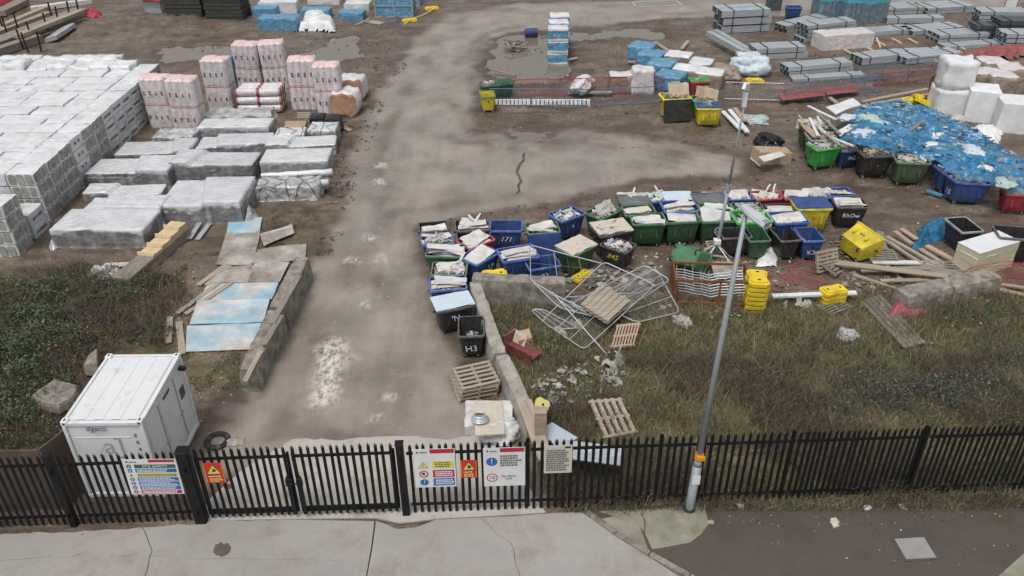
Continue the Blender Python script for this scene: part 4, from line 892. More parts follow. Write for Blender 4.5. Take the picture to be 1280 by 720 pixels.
p = P(137, 188); pallet((p.x - .25, p.y + .1, .6), (R(80), 0, R(78)), 'brown pallet stood upright against the right face of the block stack', M_card)

# ------------------------------------------------------------------ bales of insulation rolls
def bale_mesh(seed, nx=4, ny=2, h=2.6, dia=.38):
    w, d = nx * dia, ny * dia + .35; per = []
    def side(a, b, n):
        a, b = Vector(a), Vector(b); t = (b - a); nrm = Vector((t.y, -t.x, 0)).normalized(); m = n * 6
        for i in range(m): u = i / m; per.append(a + t * u + nrm * (.10 * abs(math.sin(math.pi * u * n)) ** .6))
    side((-w / 2, -d / 2, 0), (w / 2, -d / 2, 0), nx); side((w / 2, -d / 2, 0), (w / 2, d / 2, 0), ny + 1); side((w / 2, d / 2, 0), (-w / 2, d / 2, 0), nx); side((-w / 2, d / 2, 0), (-w / 2, -d / 2, 0), ny + 1)
    mb = MB(); zs = [0, .08, .5, 1.0, 1.22, 1.26, 1.31, 1.34, 1.38, 1.9, 2.3, 2.52, h]; rings = []
    for z in zs:
        sq = .97 if z < .01 else .985 if 1.2 < z < 1.4 else 1.0 if z < 2.5 else .985
        lean = Vector((mnoise.noise((seed, z * .5, 0)) * .10, mnoise.noise((seed, z * .5, 9)) * .06, 0)) * z / 2
        rings.append([Vector((p.x * sq, p.y * sq, z)) + lean + mnoise.noise_vector(p * 2 + Vector((seed, 0, z * 2))) * .025 for p in per])
    for i in range(len(zs) - 1): mb.loft(rings[i:i + 2], 1 if 4 <= i <= 4 or i == 6 else 0)
    top = rings[-1]; c = sum(top, Vector()) / len(top)
    in1 = [c + (v - c) * .93 + Vector((0, 0, .06 + .07 * mnoise.noise(v * 3))) for v in top]; in2 = [c + (v - c) * .5 + Vector((0, 0, .09 + .12 * mnoise.noise(v * 2 + Vector((seed, 0, 0))))) for v in top]
    mb.loft([top, in1, in2], 2); mb.add(in2 + [c + Vector((0, 0, .1))], [(i, (i + 1) % len(in2), len(in2)) for i in range(len(in2))], 2)
    rnd = random.Random(seed)
    for row in (.62, 1.93):                         # the printed device on every roll, too small to read
        for sgn, n_, hw in ((-1, nx, w / 2),):
            for i in range(nx):
                x = -w / 2 + w * (i + .5) / nx; li = [r for r in range(len(zs) - 1) if zs[r] <= row < zs[r + 1]][0]; t = (row - zs[li]) / (zs[li + 1] - zs[li])
                f = rings[li][i * 6 + 3].lerp(rings[li + 1][i * 6 + 3], t)
                for k in range(3):
                    zz = f.z + (k - 1) * .075; ww = rnd.uniform(.03, .075); mb.add([(f.x - ww, f.y - .012, zz - .028), (f.x + ww, f.y - .012, zz - .028), (f.x + ww, f.y - .012, zz + .028), (f.x - ww, f.y - .012, zz + .028)], [(0, 1, 2, 3)], 3 if k != 1 else 4)
    return mb.mesh('roll_bale', [M_rollfilm, M_inkred, M_rolltop, M_ink, M_inkred], smooth=True)
BALE = [bale_mesh(i + 1) for i in range(3)]
for i, (px, py, yaw, lab) in enumerate([(205, 160, -.12, 'tall pink topped roll bale touching the white block stack'), (235, 164, -.05, 'tall pink topped roll bale in front, second from the block stack'), (277, 138, -.08, 'tall pink topped roll bale standing alone in the middle'),
        (312, 112, -.02, 'tall bale with a peaked pink top in the rear row'), (346, 112, .12, 'tall roll bale in the rear row behind the lying rolls'), (381, 138, .1, 'tall roll bale second from the road'), (413, 142, .06, 'tall roll bale nearest to the road')]):
    p = P(px, py); o = link('roll_bale', BALE[i % 3], None, (p.x, p.y + .55, 0), (0, 0, yaw)); tag(o, lab, 'insulation bale', 'upright insulation roll bales'); o.scale = (.87 + .03 * (i % 2), .9, 1 + .03 * (i % 3)); o.rotation_euler.y = (-.03, .02, 0, .03, -.02, .03, -.01)[i]
def roll(c, yaw, L, r_, label, group):
    o = thing('insulation_roll', label, 'insulation roll', c, yaw, group); b = MB(); n = 14
    rg = []
    for x, k in ((-L / 2, .9), (-L / 2 + .06, 1), (-.02, .985), (L / 2 - .06, 1), (L / 2, .9)): rg.append([Vector((x, math.cos(2 * math.pi * j / n) * r_ * k, math.sin(2 * math.pi * j / n) * r_ * k * .93)) for j in range(n)])
    b.loft(rg, flip=True); link('wrap', b.mesh('wrap', [M_rollfilm], smooth=True), o)
    for s in (-1, 1):
        e = MB(); e.add([(s * (L / 2 + .002), math.cos(2 * math.pi * j / n) * r_ * .9, math.sin(2 * math.pi * j / n) * r_ * .84) for j in range(n)], [tuple(range(n))]); link('end', e.mesh('end', [M_orange]), o)
        e = MB(); e.tube([(s * (L / 2 - .07), 0, 0), (s * (L / 2 - .02), 0, 0)], r_ * 1.005, 14, caps=False); link('band', e.mesh('band', [M_inkred], smooth=True), o)
p = P(326, 142); z = .24
for row in range(3):
    for k in range(3):
        for j in range(2): roll((p.x - .65 + j * 1.25, p.y + .2 + k * .45 + row * .08, .24 + row * .44), .03, 1.2, .24, 'pink wrapped roll lying in the stack in front of the rear bales', 'lying insulation rolls')
for px, py, lab in ((432, 146, 'bundle of wrapped rolls with an orange open end beside the road'), (440, 127, 'white bundle of wrapped rolls behind the orange ended one')):
    p = P(px, py); me = lumpy(1.55, 1.25, 1.3, px * .1, .09, (14, 10, 9), -.1).mesh('roll_bundle', [M_rollfilm, M_orange], smooth=True)
    for v in me.vertices:                            # round the shoulders like a clutch of rolls
        t = (v.co.z - .65) / .65; v.co.x *= 1 - .22 * abs(t) ** 3; v.co.z += .05 * math.cos(v.co.x * 8)
    for f in me.polygons:
        if f.normal.y < -.6 and f.center.y < -.45: f.material_index = 1
    tag(link('roll_bundle', me, None, (p.x, p.y + .62, 0), (0, 0, -.1)), lab, 'roll bundle', 'roll bundles beside the road')

# ------------------------------------------------------------------ film wrapped packs
def wrapped(l, r_, d, h, label, m=M_filmgrey, amp=.07, name='wrapped_pack', cat='wrapped pack', group='film wrapped flat packs', seg=(44, 22, 12), z=0, sag=.02, foot=.0, smooth=True, side=None, step=0.):
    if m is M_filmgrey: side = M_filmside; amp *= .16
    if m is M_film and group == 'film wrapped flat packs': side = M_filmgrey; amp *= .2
    c, yaw, w = fbox(l, r_, d, z); nb[0] += 1
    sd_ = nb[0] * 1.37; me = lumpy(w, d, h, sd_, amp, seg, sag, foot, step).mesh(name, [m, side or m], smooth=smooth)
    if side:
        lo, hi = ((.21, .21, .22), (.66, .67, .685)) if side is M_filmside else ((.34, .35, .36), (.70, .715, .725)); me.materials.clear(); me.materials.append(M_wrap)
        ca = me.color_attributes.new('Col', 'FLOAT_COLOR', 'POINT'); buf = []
        for v in me.vertices:                        # tops painted pale for sky reflection and cover sheets; dark goods show below
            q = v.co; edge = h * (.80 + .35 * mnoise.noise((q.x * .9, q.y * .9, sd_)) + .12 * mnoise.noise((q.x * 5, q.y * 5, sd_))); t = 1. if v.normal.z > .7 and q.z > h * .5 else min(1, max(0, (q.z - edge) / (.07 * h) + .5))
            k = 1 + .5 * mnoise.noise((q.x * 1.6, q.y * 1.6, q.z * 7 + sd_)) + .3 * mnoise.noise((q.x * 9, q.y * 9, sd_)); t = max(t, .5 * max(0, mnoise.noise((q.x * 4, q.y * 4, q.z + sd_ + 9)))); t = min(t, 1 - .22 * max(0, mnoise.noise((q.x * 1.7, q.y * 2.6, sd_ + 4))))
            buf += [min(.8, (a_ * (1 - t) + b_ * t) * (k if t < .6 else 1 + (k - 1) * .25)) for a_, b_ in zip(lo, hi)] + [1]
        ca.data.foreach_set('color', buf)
    me.set_sharp_from_angle(angle=R(38))
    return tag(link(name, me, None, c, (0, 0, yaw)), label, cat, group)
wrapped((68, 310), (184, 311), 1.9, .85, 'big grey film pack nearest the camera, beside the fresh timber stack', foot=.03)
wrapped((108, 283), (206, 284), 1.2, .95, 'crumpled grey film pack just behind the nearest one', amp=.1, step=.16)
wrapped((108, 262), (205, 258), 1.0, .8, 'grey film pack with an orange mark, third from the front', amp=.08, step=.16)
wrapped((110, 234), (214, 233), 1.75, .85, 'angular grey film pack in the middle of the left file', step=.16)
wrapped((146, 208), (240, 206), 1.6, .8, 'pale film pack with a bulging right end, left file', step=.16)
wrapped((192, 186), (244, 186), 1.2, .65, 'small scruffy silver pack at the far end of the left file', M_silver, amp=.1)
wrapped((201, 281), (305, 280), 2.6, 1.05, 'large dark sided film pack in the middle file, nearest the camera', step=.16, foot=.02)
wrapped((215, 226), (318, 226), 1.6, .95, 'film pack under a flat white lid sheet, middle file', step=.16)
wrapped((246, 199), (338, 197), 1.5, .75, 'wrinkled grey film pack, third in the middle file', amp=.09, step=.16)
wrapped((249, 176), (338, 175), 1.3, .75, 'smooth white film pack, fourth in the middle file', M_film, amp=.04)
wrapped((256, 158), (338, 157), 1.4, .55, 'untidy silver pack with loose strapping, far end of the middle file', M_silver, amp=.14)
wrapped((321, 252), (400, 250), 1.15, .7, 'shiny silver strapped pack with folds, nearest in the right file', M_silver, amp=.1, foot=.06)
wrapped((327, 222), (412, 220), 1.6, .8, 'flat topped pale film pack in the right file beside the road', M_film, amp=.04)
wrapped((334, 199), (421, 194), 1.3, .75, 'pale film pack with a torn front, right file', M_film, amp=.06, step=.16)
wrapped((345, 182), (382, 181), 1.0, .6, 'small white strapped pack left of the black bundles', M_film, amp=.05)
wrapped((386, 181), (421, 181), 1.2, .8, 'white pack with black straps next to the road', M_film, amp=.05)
wrapped((388, 166), (406, 166), .9, .8, 'black polythene bundle, left of two', M_blackbag, amp=.06, name='black_bundle', cat='bundle', group='black bundles', seg=(8, 6, 5))
wrapped((406, 169), (426, 169), .9, .85, 'black polythene bundle, right of two beside the lying rolls', M_blackbag, amp=.06, name='black_bundle', cat='bundle', group='black bundles', seg=(8, 6, 5))
for (a, b_, zz, lab) in (((327, 221), (416, 215), .62, 'thin white foam roll behind the silver strapped pack'), ((322, 232), (411, 228), .5, 'second white foam roll sticking out beside the silver pack')):
    A, Bq = P(*a, zz), P(*b_, zz); m = MB(); m.tube([A + (Bq - A) * t + Vector((0, 0, .02 * math.sin(t * 20))) for t in [i / 8 for i in range(9)]], .16, 10); tag(link('foam_roll', m.mesh('foam_roll', [M_film], smooth=True)), lab, 'foam roll')
def straps(l, r_, d, h, n, label, z=0):
    c, yaw, w = fbox(l, r_, d, z); m = MB()
    for i in range(n):
        x = -w * .4 + w * .8 * i / max(1, n - 1); o = d / 2 + .06; sl_ = random.uniform(-.5, .5)
        m.tube([(x + sl_, -o, .05), (x, -o, h * .95), (x - sl_, -d * .2, h + .07), (x + sl_, d * .3, h + .07), (x, o, h * .9)], .013, 5)
    tag(link('strapping', m.mesh('strapping', [M_rubber]), None, c, (0, 0, yaw)), label, 'strapping')
straps((386, 181), (421, 181), 1.2, .8, 3, 'black straps round the white pack next to the road'); straps((345, 182), (382, 181), 1.0, .6, 3, 'black straps over the small white pack')
straps((323, 252), (398, 250), 1.15, .74, 5, 'dark straps across the shiny silver pack')

cloth_later = [([(196, 282), (206, 276), (212, 284), (204, 290)], 'loose grey film bunched between the two nearest film packs'), ([(60, 306), (72, 302), (76, 312), (62, 314)], 'loose grey film trailing from the nearest film pack'), ([(300, 268), (318, 262), (322, 274), (306, 284)], 'loose grey film at the right foot of the large dark sided pack')]
# ------------------------------------------------------------------ planks and boards
def plank(a, b_, w, th, z0=.03, z1=None, m=M_wood, label='', name='plank', cat='plank', group=None):
    A = P(*a, z0); Bq = P(*b_, z0 if z1 is None else z1); v = Bq - A; L = v.length; mb = MB(); n = 6
    for i in range(n + 1): pass
    rg = []; nb[0] += 1
    for i in range(n + 1):
        x = -L / 2 + L * i / n; y = .012 * mnoise.noise((nb[0], i * .4, 0)); zz = .015 * mnoise.noise((nb[0], i * .5, 7))
        rg.append([(x, y - w / 2, zz - th / 2), (x, y + w / 2, zz - th / 2), (x, y + w / 2, zz + th / 2), (x, y - w / 2, zz + th / 2)])
    mb.loft(rg, cap0=True, cap1=True)
    o = link(name, mb.mesh(name, [m]), None, (A + Bq) / 2 + Vector((0, 0, th / 2)), (0, -math.asin(v.z / L), math.atan2(v.y, v.x)))
    return tag(o, label, cat, group)
def boardpx(c, z, th, m, label, name='board', cat='board', group=None, warp=.03):
    # flat sheet lying between four picture corners
    q = [P(*p, zz) for p, zz in zip(c, z if isinstance(z, (list, tuple)) else [z] * 4)]; o0 = sum(q, Vector()) / 4; n = 6; mb = MB(); nb[0] += 1
    vs = []
    for lay in (0, th):
        for j in range(n + 1):
            for i in range(n + 1):
                u, v = i / n, j / n; p = (q[0] * (1 - u) + q[1] * u) * (1 - v) + (q[3] * (1 - u) + q[2] * u) * v - o0; vs.append(p + Vector((0, 0, lay + warp * mnoise.noise(p * .9 + Vector((nb[0], 0, 0))))))
    K = (n + 1) ** 2; fs = []
    for j in range(n):
        for i in range(n): a = j * (n + 1) + i; fs += [(a, a + 1, a + n + 2, a + n + 1), (K + a + n + 1, K + a + n + 2, K + a + 1, K + a)]
    for i in range(n):
        for e in ((i, i + 1), (n * (n + 1) + i + 1, n * (n + 1) + i), ((i + 1) * (n + 1), i * (n + 1)), (i * (n + 1) + n, (i + 1) * (n + 1) + n)): fs.append((e[1], e[0], K + e[0], K + e[1]))
    mb.add(vs, fs); return tag(link(name, mb.mesh(name, [m]), None, o0), label, cat, group)
# ground boards with blue overspray, left of the road
for c, z, m, lab in [
    (((234, 408), (330, 404), (322, 437), (232, 440)), .05, M_plyblue, 'blue sprayed board nearest the camera in the walkway of boards'),
    (((247, 376), (337, 374), (330, 403), (237, 406)), .07, M_plyblue, 'blue sprayed board, second in the walkway of boards'),
    (((262, 352), (350, 350), (340, 374), (248, 376)), .05, M_plyblue, 'board with faint blue paint in the middle of the walkway'),
    (((275, 335), (350, 330), (345, 352), (265, 354)), .08, M_ply, 'muddy pale board crossing the walkway'),
    (((283, 292), (326, 290), (316, 331), (270, 332)), .05, M_ply, 'muddy board with its long side towards the grey packs'),
    (((287, 270), (328, 272), (324, 291), (283, 293)), .07, M_plyblue, 'blue stained board at the far end of the walkway'),
    (((322, 312), (383, 305), (382, 325), (314, 330)), .10, M_ply, 'brown warped board by the roadside blocks'),
    (((325, 293), (365, 280), (368, 292), (330, 308)), .09, M_ply, 'grey plastic covered board at the top of the walkway'),
    (((318, 330), (362, 327), (350, 352), (310, 352)), .11, M_ply, 'muddy board lying against the concrete barrier')]: boardpx(c, z, .025, m, lab, 'ground_board', 'board', 'boards laid on the ground', .05)
for a, b_, w, m, lab in [((224, 403), (228, 443), .22, M_wood, 'short plank pointing at the container roof'), ((213, 397), (211, 429), .2, M_wood, 'short plank left of the one touching the container'), ((222, 392), (293, 340), .2, M_wood, 'long pale plank along the left edge of the boards'),
        ((232, 393), (292, 352), .2, M_wood, 'long pale plank next to the board edge'), ((248, 357), (282, 332), .22, M_wood, 'plank at a slant near the muddy board'), ((258, 357), (288, 333), .2, M_wood, 'second slanting plank near the muddy board'),
        ((262, 280), (247, 300), .2, M_steel, 'grey green strip beside the big film pack'), ((250, 279), (237, 299), .2, M_steel, 'second grey green strip beside the big film pack'), ((330, 292), (365, 284), .05, M_white, 'thin white post lying on grey sheet'),
        ((130, 332), (185, 330), .3, M_cream, 'flat pale board by the bramble edge'), ((112, 338), (150, 336), .25, M_concpale, 'pale slab on the soil beneath the film pack')]: plank(a, b_, w, .04, .06, None, m, lab, group='loose planks by the ground boards')
plank((330, 432), (352, 395), .18, .05, .98, 1.0, M_woodgrey, 'weathered board lying along the top of the near left block'); plank((340, 405), (374, 345), .2, .05, 1.02, 1.05, M_woodgrey, 'weathered board lying along the top of the far left block'); plank((306, 478), (326, 440), .16, .05, .95, .95, M_wood, 'pale board on the broken end of the near left block')
# fresh timber stack
A, Bq = P(168, 348), P(228, 296); v = Bq - A; nn = 5
c_ = (A + Bq) / 2; yaw = math.atan2(v.y, v.x); r = thing('timber_stack', 'stack of fresh yellow timber boards stepping up from an old beam', 'timber stack', (c_.x, c_.y, 0), yaw); L = v.length
b = MB(); b.box((-.3, 0, .22), (L + .8, .75, .44)); link('old_beam', b.mesh('old_beam', [M_woodgrey], bevel=.02), r)
for k in range(4):
    b = MB(); x0_ = -L / 2 + .9 + k * .62
    for jj in range(2): b.box(((x0_ + L / 2) / 2, -.17 + jj * .34, .475 + k * .065), (L / 2 - x0_, .33, .06))
    link('board_layer', b.mesh('board_layer', [M_woodnew]), r); b = MB(); b.box((x0_ + .1, 0, .53 + k * .065), (.09, .74, .05)); link('spacer', b.mesh('spacer', [M_woodnew]), r)

# ------------------------------------------------------------------ concrete blocks along the road
def cblock(a, b_, w, h, label, m=M_conc, taper=.82, z=0., side=0):
    A, Bq = P(*a), P(*b_); v = Bq - A; L = v.length; n = max(8, int(L / .1)); nb[0] += 1; mb = MB(); rg = []
    for i in range(n + 1):
        x = -L / 2 + L * i / n; o = Vector((nb[0] * 3.3, x * 1.6, 0)); e = .94 if i in (0, n) else 1
        pr = [(-w / 2, 0), (w / 2, 0), (w / 2, h * .3), (w / 2 * .97, h * .65), (w / 2 * taper, h * .975), (w / 2 * taper * .88, h), (0, h * .99), (-w / 2 * taper * .88, h), (-w / 2 * taper, h * .975), (-w / 2 * .97, h * .65), (-w / 2, h * .3)]
        rg.append([Vector((x, y * e + .03 * mnoise.noise(o + Vector((0, y * 4, zz * 4))) + .025 * mnoise.noise(o * 4 + Vector((0, y * 9, zz * 9))), zz * (.97 if i in (0, n) else 1) + ((.035 * mnoise.noise(o * 1.7 + Vector((y * 5, 0, 3))) + .035 * mnoise.noise(o * 5 + Vector((y * 9, 0, 3)))) if zz > .1 else 0))) for y, zz in pr])
    mb.loft(rg, cap0=True, cap1=True)
    o = link('concrete_block', mb.mesh('concrete_block', [m]), None, ((A + Bq) / 2), (0, 0, math.atan2(v.y, v.x))); o.location.z = z
    return tag(o, label, 'concrete block', 'long concrete barrier blocks')
cblock((352, 412), (382, 348), .62, .95, 'long concrete block left of the road, far one by the muddy boards')
cblock((315, 490), (350, 414), .62, .9, 'long concrete block left of the road, near one with a broken end')
cblock((625, 468), (594, 376), .5, .85, 'long pale concrete block running down behind the lettered black bins', M_concpale)
cblock((668, 560), (628, 470), .5, .85, 'long pale concrete block ending at the fence', M_concpale)
cblock((592, 374), (706, 380), .6, 1.0, 'wide concrete block under the blue 23 bin')
cblock((1122, 385), (1178, 372), .8, .65, 'crumbling concrete block beside the red netting, left half', M_conc)
cblock((1180, 372), (1238, 360), .8, .65, 'crumbling concrete block below the cream foam, right half', M_conc)
plank((683, 575), (655, 502), .42, .06, .95, 1.0, M_wood, 'brown board lying along the end of the concrete block')
b = MB(); b.box((0, 0, .9), (.32, .3, 1.8)); p = P(675, 575); tag(link('timber_post', b.mesh('timber_post', [M_wood], bevel=.01), None, p), 'stout timber post just behind the cream notice', 'post')

# ------------------------------------------------------------------ pallets, fence panels and clutter on the verge
p = P(592, 487)
for i in range(4): pallet((p.x + .03 * i, p.y + .02 * (i % 2), .145 * i), (0, 0, R(16 + 3 * (i % 2))), ['bottom', 'second', 'third', 'top'][i] + ' pallet of the stack beside the lettered black bin', group='pallets in the roadside stack', sc=(1, 1.1, 1))
def lat_panel(c, z, n, label, m=M_wood, cross=3, name='pallet', bw=.09):
    q = [P(*p, zz) for p, zz in zip(c, z)]; o0 = sum(q, Vector()) / 4; q = [x - o0 for x in q]; r = thing(name, label, name, o0); nr = (q[1] - q[0]).cross(q[3] - q[0]).normalized() * -1
    if nr.z < 0: nr = -nr
    b = MB()
    for i in range(n): u = (i + .5) / n; b.bar((q[0].lerp(q[1], u)), (q[3].lerp(q[2], u)), bw, .025, up=nr)
    link('deck', b.mesh('deck', [m]), r); b = MB()
    for i in range(cross): u = .04 + .92 * i / (cross - 1); b.bar(q[0].lerp(q[3], u) - nr * .06, q[1].lerp(q[2], u) - nr * .06, .09, .09, up=nr)
    link('bearer', b.mesh('bearer', [m]), r)
    b = MB()
    for i in range(n): u = (i + .5) / n; b.bar((q[0].lerp(q[1], u)) - nr * .12, (q[3].lerp(q[2], u)) - nr * .12, bw, .025, up=nr)
    link('bottom_boards', b.mesh('bottom_boards', [m]), r); return r
lat_panel(((735, 500), (777, 497), (798, 540), (755, 548)), (.5, .5, .15, .15), 5, 'large open slatted pallet tilted on the grass near the fence', bw=.11)
lat_panel(((771, 406), (801, 403), (793, 431), (763, 434)), (.55, .55, .3, .3), 8, 'small pinkish pallet propped on sticks below the wire panels', M_pink, 3, bw=.05)
lat_panel(((752, 354), (788, 376), (760, 402), (726, 380)), (.75, .75, .7, .7), 6, 'brown slatted platform resting on the wire fence panels', M_wood, 3, bw=.2)
def wire_panel(c, z, label, nv=20, nh=7, group='steel mesh fence panels'):
    q = [P(*p, zz) for p, zz in zip(c, z)]; o0 = sum(q, Vector()) / 4; q = [x - o0 for x in q]; r = thing('mesh_barrier', label, 'fence panel', o0, 0, group)
    ri = []                                          # frame with rounded corners
    for i in range(4):
        a, b0, c0 = q[i - 1], q[i], q[(i + 1) % 4]; e1 = (a - b0).normalized() * .16; e2 = (c0 - b0).normalized() * .16
        ri += [b0 + e1, b0 + (e1 + e2) * .3, b0 + e2]
    b = MB(); b.tube(ri, .022, 7, closed=True); link('frame', b.mesh('frame', [M_zinc], smooth=True), r)
    b = MB()
    for i in range(1, nv): u = i / nv; b.tube([q[0].lerp(q[1], u), q[3].lerp(q[2], u)], .0028, 3, caps=False)
    for i in range(1, nh): u = i / nh; b.tube([q[0].lerp(q[3], u), q[1].lerp(q[2], u)], .0028, 3, caps=False)
    link('mesh_infill', b.mesh('mesh_infill', [M_zinc]), r)
    b = MB()
    for u in (.33, .66): b.tube([q[0].lerp(q[1], u), q[3].lerp(q[2], u)], .014, 6)
    link('brace', b.mesh('brace', [M_zinc]), r); return r
wire_panel(((755, 327), (819, 356), (730, 437), (677, 401)), (1.3, .9, .15, .3), 'mesh fence panel sloping towards the camera, topmost of the heap')
wire_panel(((806, 331), (838, 350), (762, 399), (713, 380)), (1.1, .8, .45, .5), 'mesh fence panel under the brown slatted platform')
wire_panel(((820, 335), (850, 390), (796, 403), (735, 375)), (.9, .3, .25, .4), 'mesh fence panel at the right of the heap, touching the rusty stillage')
wire_panel(((662, 306), (755, 330), (760, 345), (664, 352)), (1.6, 1.2, .3, 1.0), 'mesh fence panel leaning on the blue 23 bin and concrete block', 4, 2)
wire_panel(((664, 351), (700, 372), (760, 400), (700, 385)), (1.1, .8, .3, .5), 'narrow bent frame hanging over the concrete block', 10, 3)
wire_panel(((663, 387), (678, 386), (724, 410), (690, 412)), (.25, .3, .2, .12), 'small barrier frame flat on the grass left of the heap', 12, 2)
for a, b_, z0, z1, lab in (((690, 365), (760, 445), .9, .05, 'long loose scaffold tube lying across the wire panels'), ((770, 447), (778, 430), .05, .35, 'short stick propping the small pinkish pallet'), ((700, 372), (800, 366), .3, .3, 'white tube on the ground behind the wire panels')):
    m = MB(); A, Bq = P(*a, z0), P(*b_, z1); o0 = (A + Bq) / 2; m.tube([A - o0, Bq - o0], .025, 7); tag(link('steel_tube', m.mesh('steel_tube', [M_zinc]), None, o0), lab, 'tube')
# rusty stillage with grey sheets
q = [P(845, 385), P(936, 385)]; c_, yaw, w = fbox((842, 383), (934, 386), 1.3); r = thing('steel_stillage', 'rusty steel stillage holding bent grey mesh sheets', 'stillage', c_, yaw)
b = MB(); h = 1.1
for x in (-w / 2, w / 2):
    for y in (-.62, .62): b.box((x, y, h / 2), (.1, .1, h))
    for z in (.15, h - .05): b.box((x, 0, z), (.06, 1.24, .08))
    b.box((x, 0, .55), (.02, 1.2, .7))
for y in (-.62, .62): b.box((0, y, h - .05), (w, .06, .08)); b.box((0, y, .15), (w, .06, .08))
b.box((.25, -.62, h / 2), (.06, .06, h)); link('frame', b.mesh('frame', [M_rust]), r); b = MB()
for k in range(9):
    y = -.5 + k * .11; pts = [(-w / 2 + .12 + i * (w - .24) / 8, y + .05 * (i % 2), .35 + .045 * k + .22 * abs(i - 4) / 4) for i in range(9)]; b.tube(pts, .02, 5)
    for i in range(0, 9): b.bar(pts[i], (pts[i][0], .5, pts[i][2] + .1), .008, .008)
link('mesh_sheets', b.mesh('mesh_sheets', [M_zinc]), r)
# yellow barrier feet
def foot_mesh():
    b = MB(); pr = [(-.38, -.13), (-.3, -.19), (-.12, -.17), (0, -.15), (.12, -.17), (.3, -.19), (.38, -.13), (.38, .13), (.3, .19), (.12, .17), (0, .15), (-.12, .17), (-.3, .19), (-.38, .13)]
    b.prism(pr, 0, .1); b.prism([(x * .8, y * .8) for x, y in pr], .1, .15)
    for x in (-.2, .2): b.prism([(x + .04 * math.cos(i), .04 * math.sin(i)) for i in [k * math.pi / 4 for k in range(8)]], .148, .152, 1)
    return b.mesh('barrier_block', [M_yelpl, M_rubber], bevel=.012)
FOOT = foot_mesh()
def foot(px, py, z, yaw, label, rot=(0, 0), m=None, sc=1.15):
    p = P(px, py, z); o = link('barrier_block', FOOT, None, p, (rot[0], rot[1], yaw), m); o.scale = (sc,) * 3; return tag(o, label, 'barrier foot', 'yellow barrier feet')
for k in range(7):
    p = P(946, 392); o = link('barrier_block', FOOT, None, (p.x - .02, p.y + .45, .152 * k * 1.2), (0, 0, R(82 + 3 * (k % 2)))); o.scale = (1.35, 1.9, 1.2); tag(o, 'yellow barrier foot in the tall stack right of the rusty stillage', 'barrier foot', 'stacked yellow barrier feet')
for k in range(3):
    p = P(1042, 384); o = link('barrier_block', FOOT, None, (p.x, p.y + .3, .1 + .17 * k), (0, 0, R(15))); o.scale = (1.2, 1.5, 1.1); tag(o, 'yellow barrier foot in the short stack by the white plank', 'barrier foot', 'short stack of yellow feet')
p = P(673, 517, .45); foot(673, 517, .75, R(70), 'faded yellow barrier foot tilted on the end of the concrete block', (R(28), R(-20)), M_yelpale, 1.15)
foot(618, 345, .62, R(10), 'orange yellow foot wedged between blue bins and the concrete block', (R(20), 0), None, 1.2)
foot(727, 347, .1, R(50), 'yellow foot among tubes behind the heap of wire panels')
foot(1138, 128, .2, R(20), 'yellow barrier feet heaped in front of the white bulk bag, left', (.2, .1), None, 1.5); foot(1155, 130, .3, R(-30), 'yellow barrier feet heaped in front of the white bulk bag, right', (-.2, .3), None, 1.5); foot(1147, 122, .45, R(75), 'yellow barrier foot on top of the heap by the bulk bag', (.1, .3), None, 1.4)
foot(943, 103, .1, R(15), 'yellow foot by the blue bag beneath the long steel channel', (.1, .1), None, 1.5); foot(540, 12, .05, .2, 'far yellow foot at the end of the rope', sc=1.5); foot(512, 27, .05, .3, 'yellow foot midway along the rope by the blue crate', sc=1.5)

# soft heaps: cloth, bags, netting
def cloth(poly, label, m, amp=.12, h=.12, name='sheet', cat='sheet', cell=.09, freq=2.2, dome=0., zf=None, kind=None, droop=.3, group=None, sharp=False):
    pts = PP(poly); xs_ = [p.x for p in pts]; ys_ = [p.y for p in pts]; nx = int((max(xs_) - min(xs_)) / cell) + 2; ny = int((max(ys_) - min(ys_)) / cell) + 2; nb[0] += 1
    gx, gy = np.meshgrid(min(xs_) + np.arange(nx) * cell, min(ys_) + np.arange(ny) * cell); o0 = Vector((float(gx.mean()), float(gy.mean()), 0))
    sd = sdist(gx + (fbm(gx * 3, gy * 3, nb[0]) - .5) * .25, gy + (fbm(gx * 3, gy * 3, nb[0] + 50) - .5) * .25, pts)
    rid = 1 - np.abs(fbm(gx * freq, gy * freq, nb[0] + 9, 3) * 2 - 1) * 1.6
    z = h + amp * rid + dome * np.clip(sd / max(.01, sd.max()), 0, 1) ** .6 + .04 * fbm(gx * 7, gy * 7, 5, 2)
    if zf is not None: z = zf(gx, gy, sd) + amp * rid
    e = np.clip(sd / droop, 0, 1); z = .02 + (z - .02) * (e if zf is None else 1)
    mb = MB(); idx = -np.ones(gx.shape, int)
    keep = (sd > -.02) & ((fbm(gx * 4.5, gy * 4.5, nb[0] + 3, 3) > .47) | (m is not M_rag))
    for j, i in zip(*np.nonzero(keep)): idx[j, i] = len(mb.v); mb.v.append((float(gx[j, i]) - o0.x, float(gy[j, i]) - o0.y, float(z[j, i]))); mb.col.append((1, 1, 1))
    for j in range(ny - 1):
        for i in range(nx - 1):
            f = (idx[j, i], idx[j, i + 1], idx[j + 1, i + 1], idx[j + 1, i])
            if min(f) >= 0: mb.f.append(tuple(int(k) for k in f)); mb.m.append(0)
    if not mb.f: return
    return tag(link(name, mb.mesh(name, [m], smooth=not sharp), None, o0), label, cat, group, kind)
M_tarp = mat('blue_tarp', (.02, .23, .47), .28, .5, 1.4, .3, 10, dirt=(.20, .42, .54), damt=.36, dscale=2.4, fold=.6, alpha=.66)
_pf, _pb = P(1060, 180), P(1160, 140)
TP = [(1048, 178), (1055, 160), (1070, 138), (1100, 131), (1140, 134), (1172, 142), (1205, 160), (1240, 180), (1275, 203), (1300, 222), (1290, 240), (1262, 241), (1240, 232), (1200, 229), (1180, 216), (1166, 203), (1120, 192), (1082, 190), (1060, 186)]
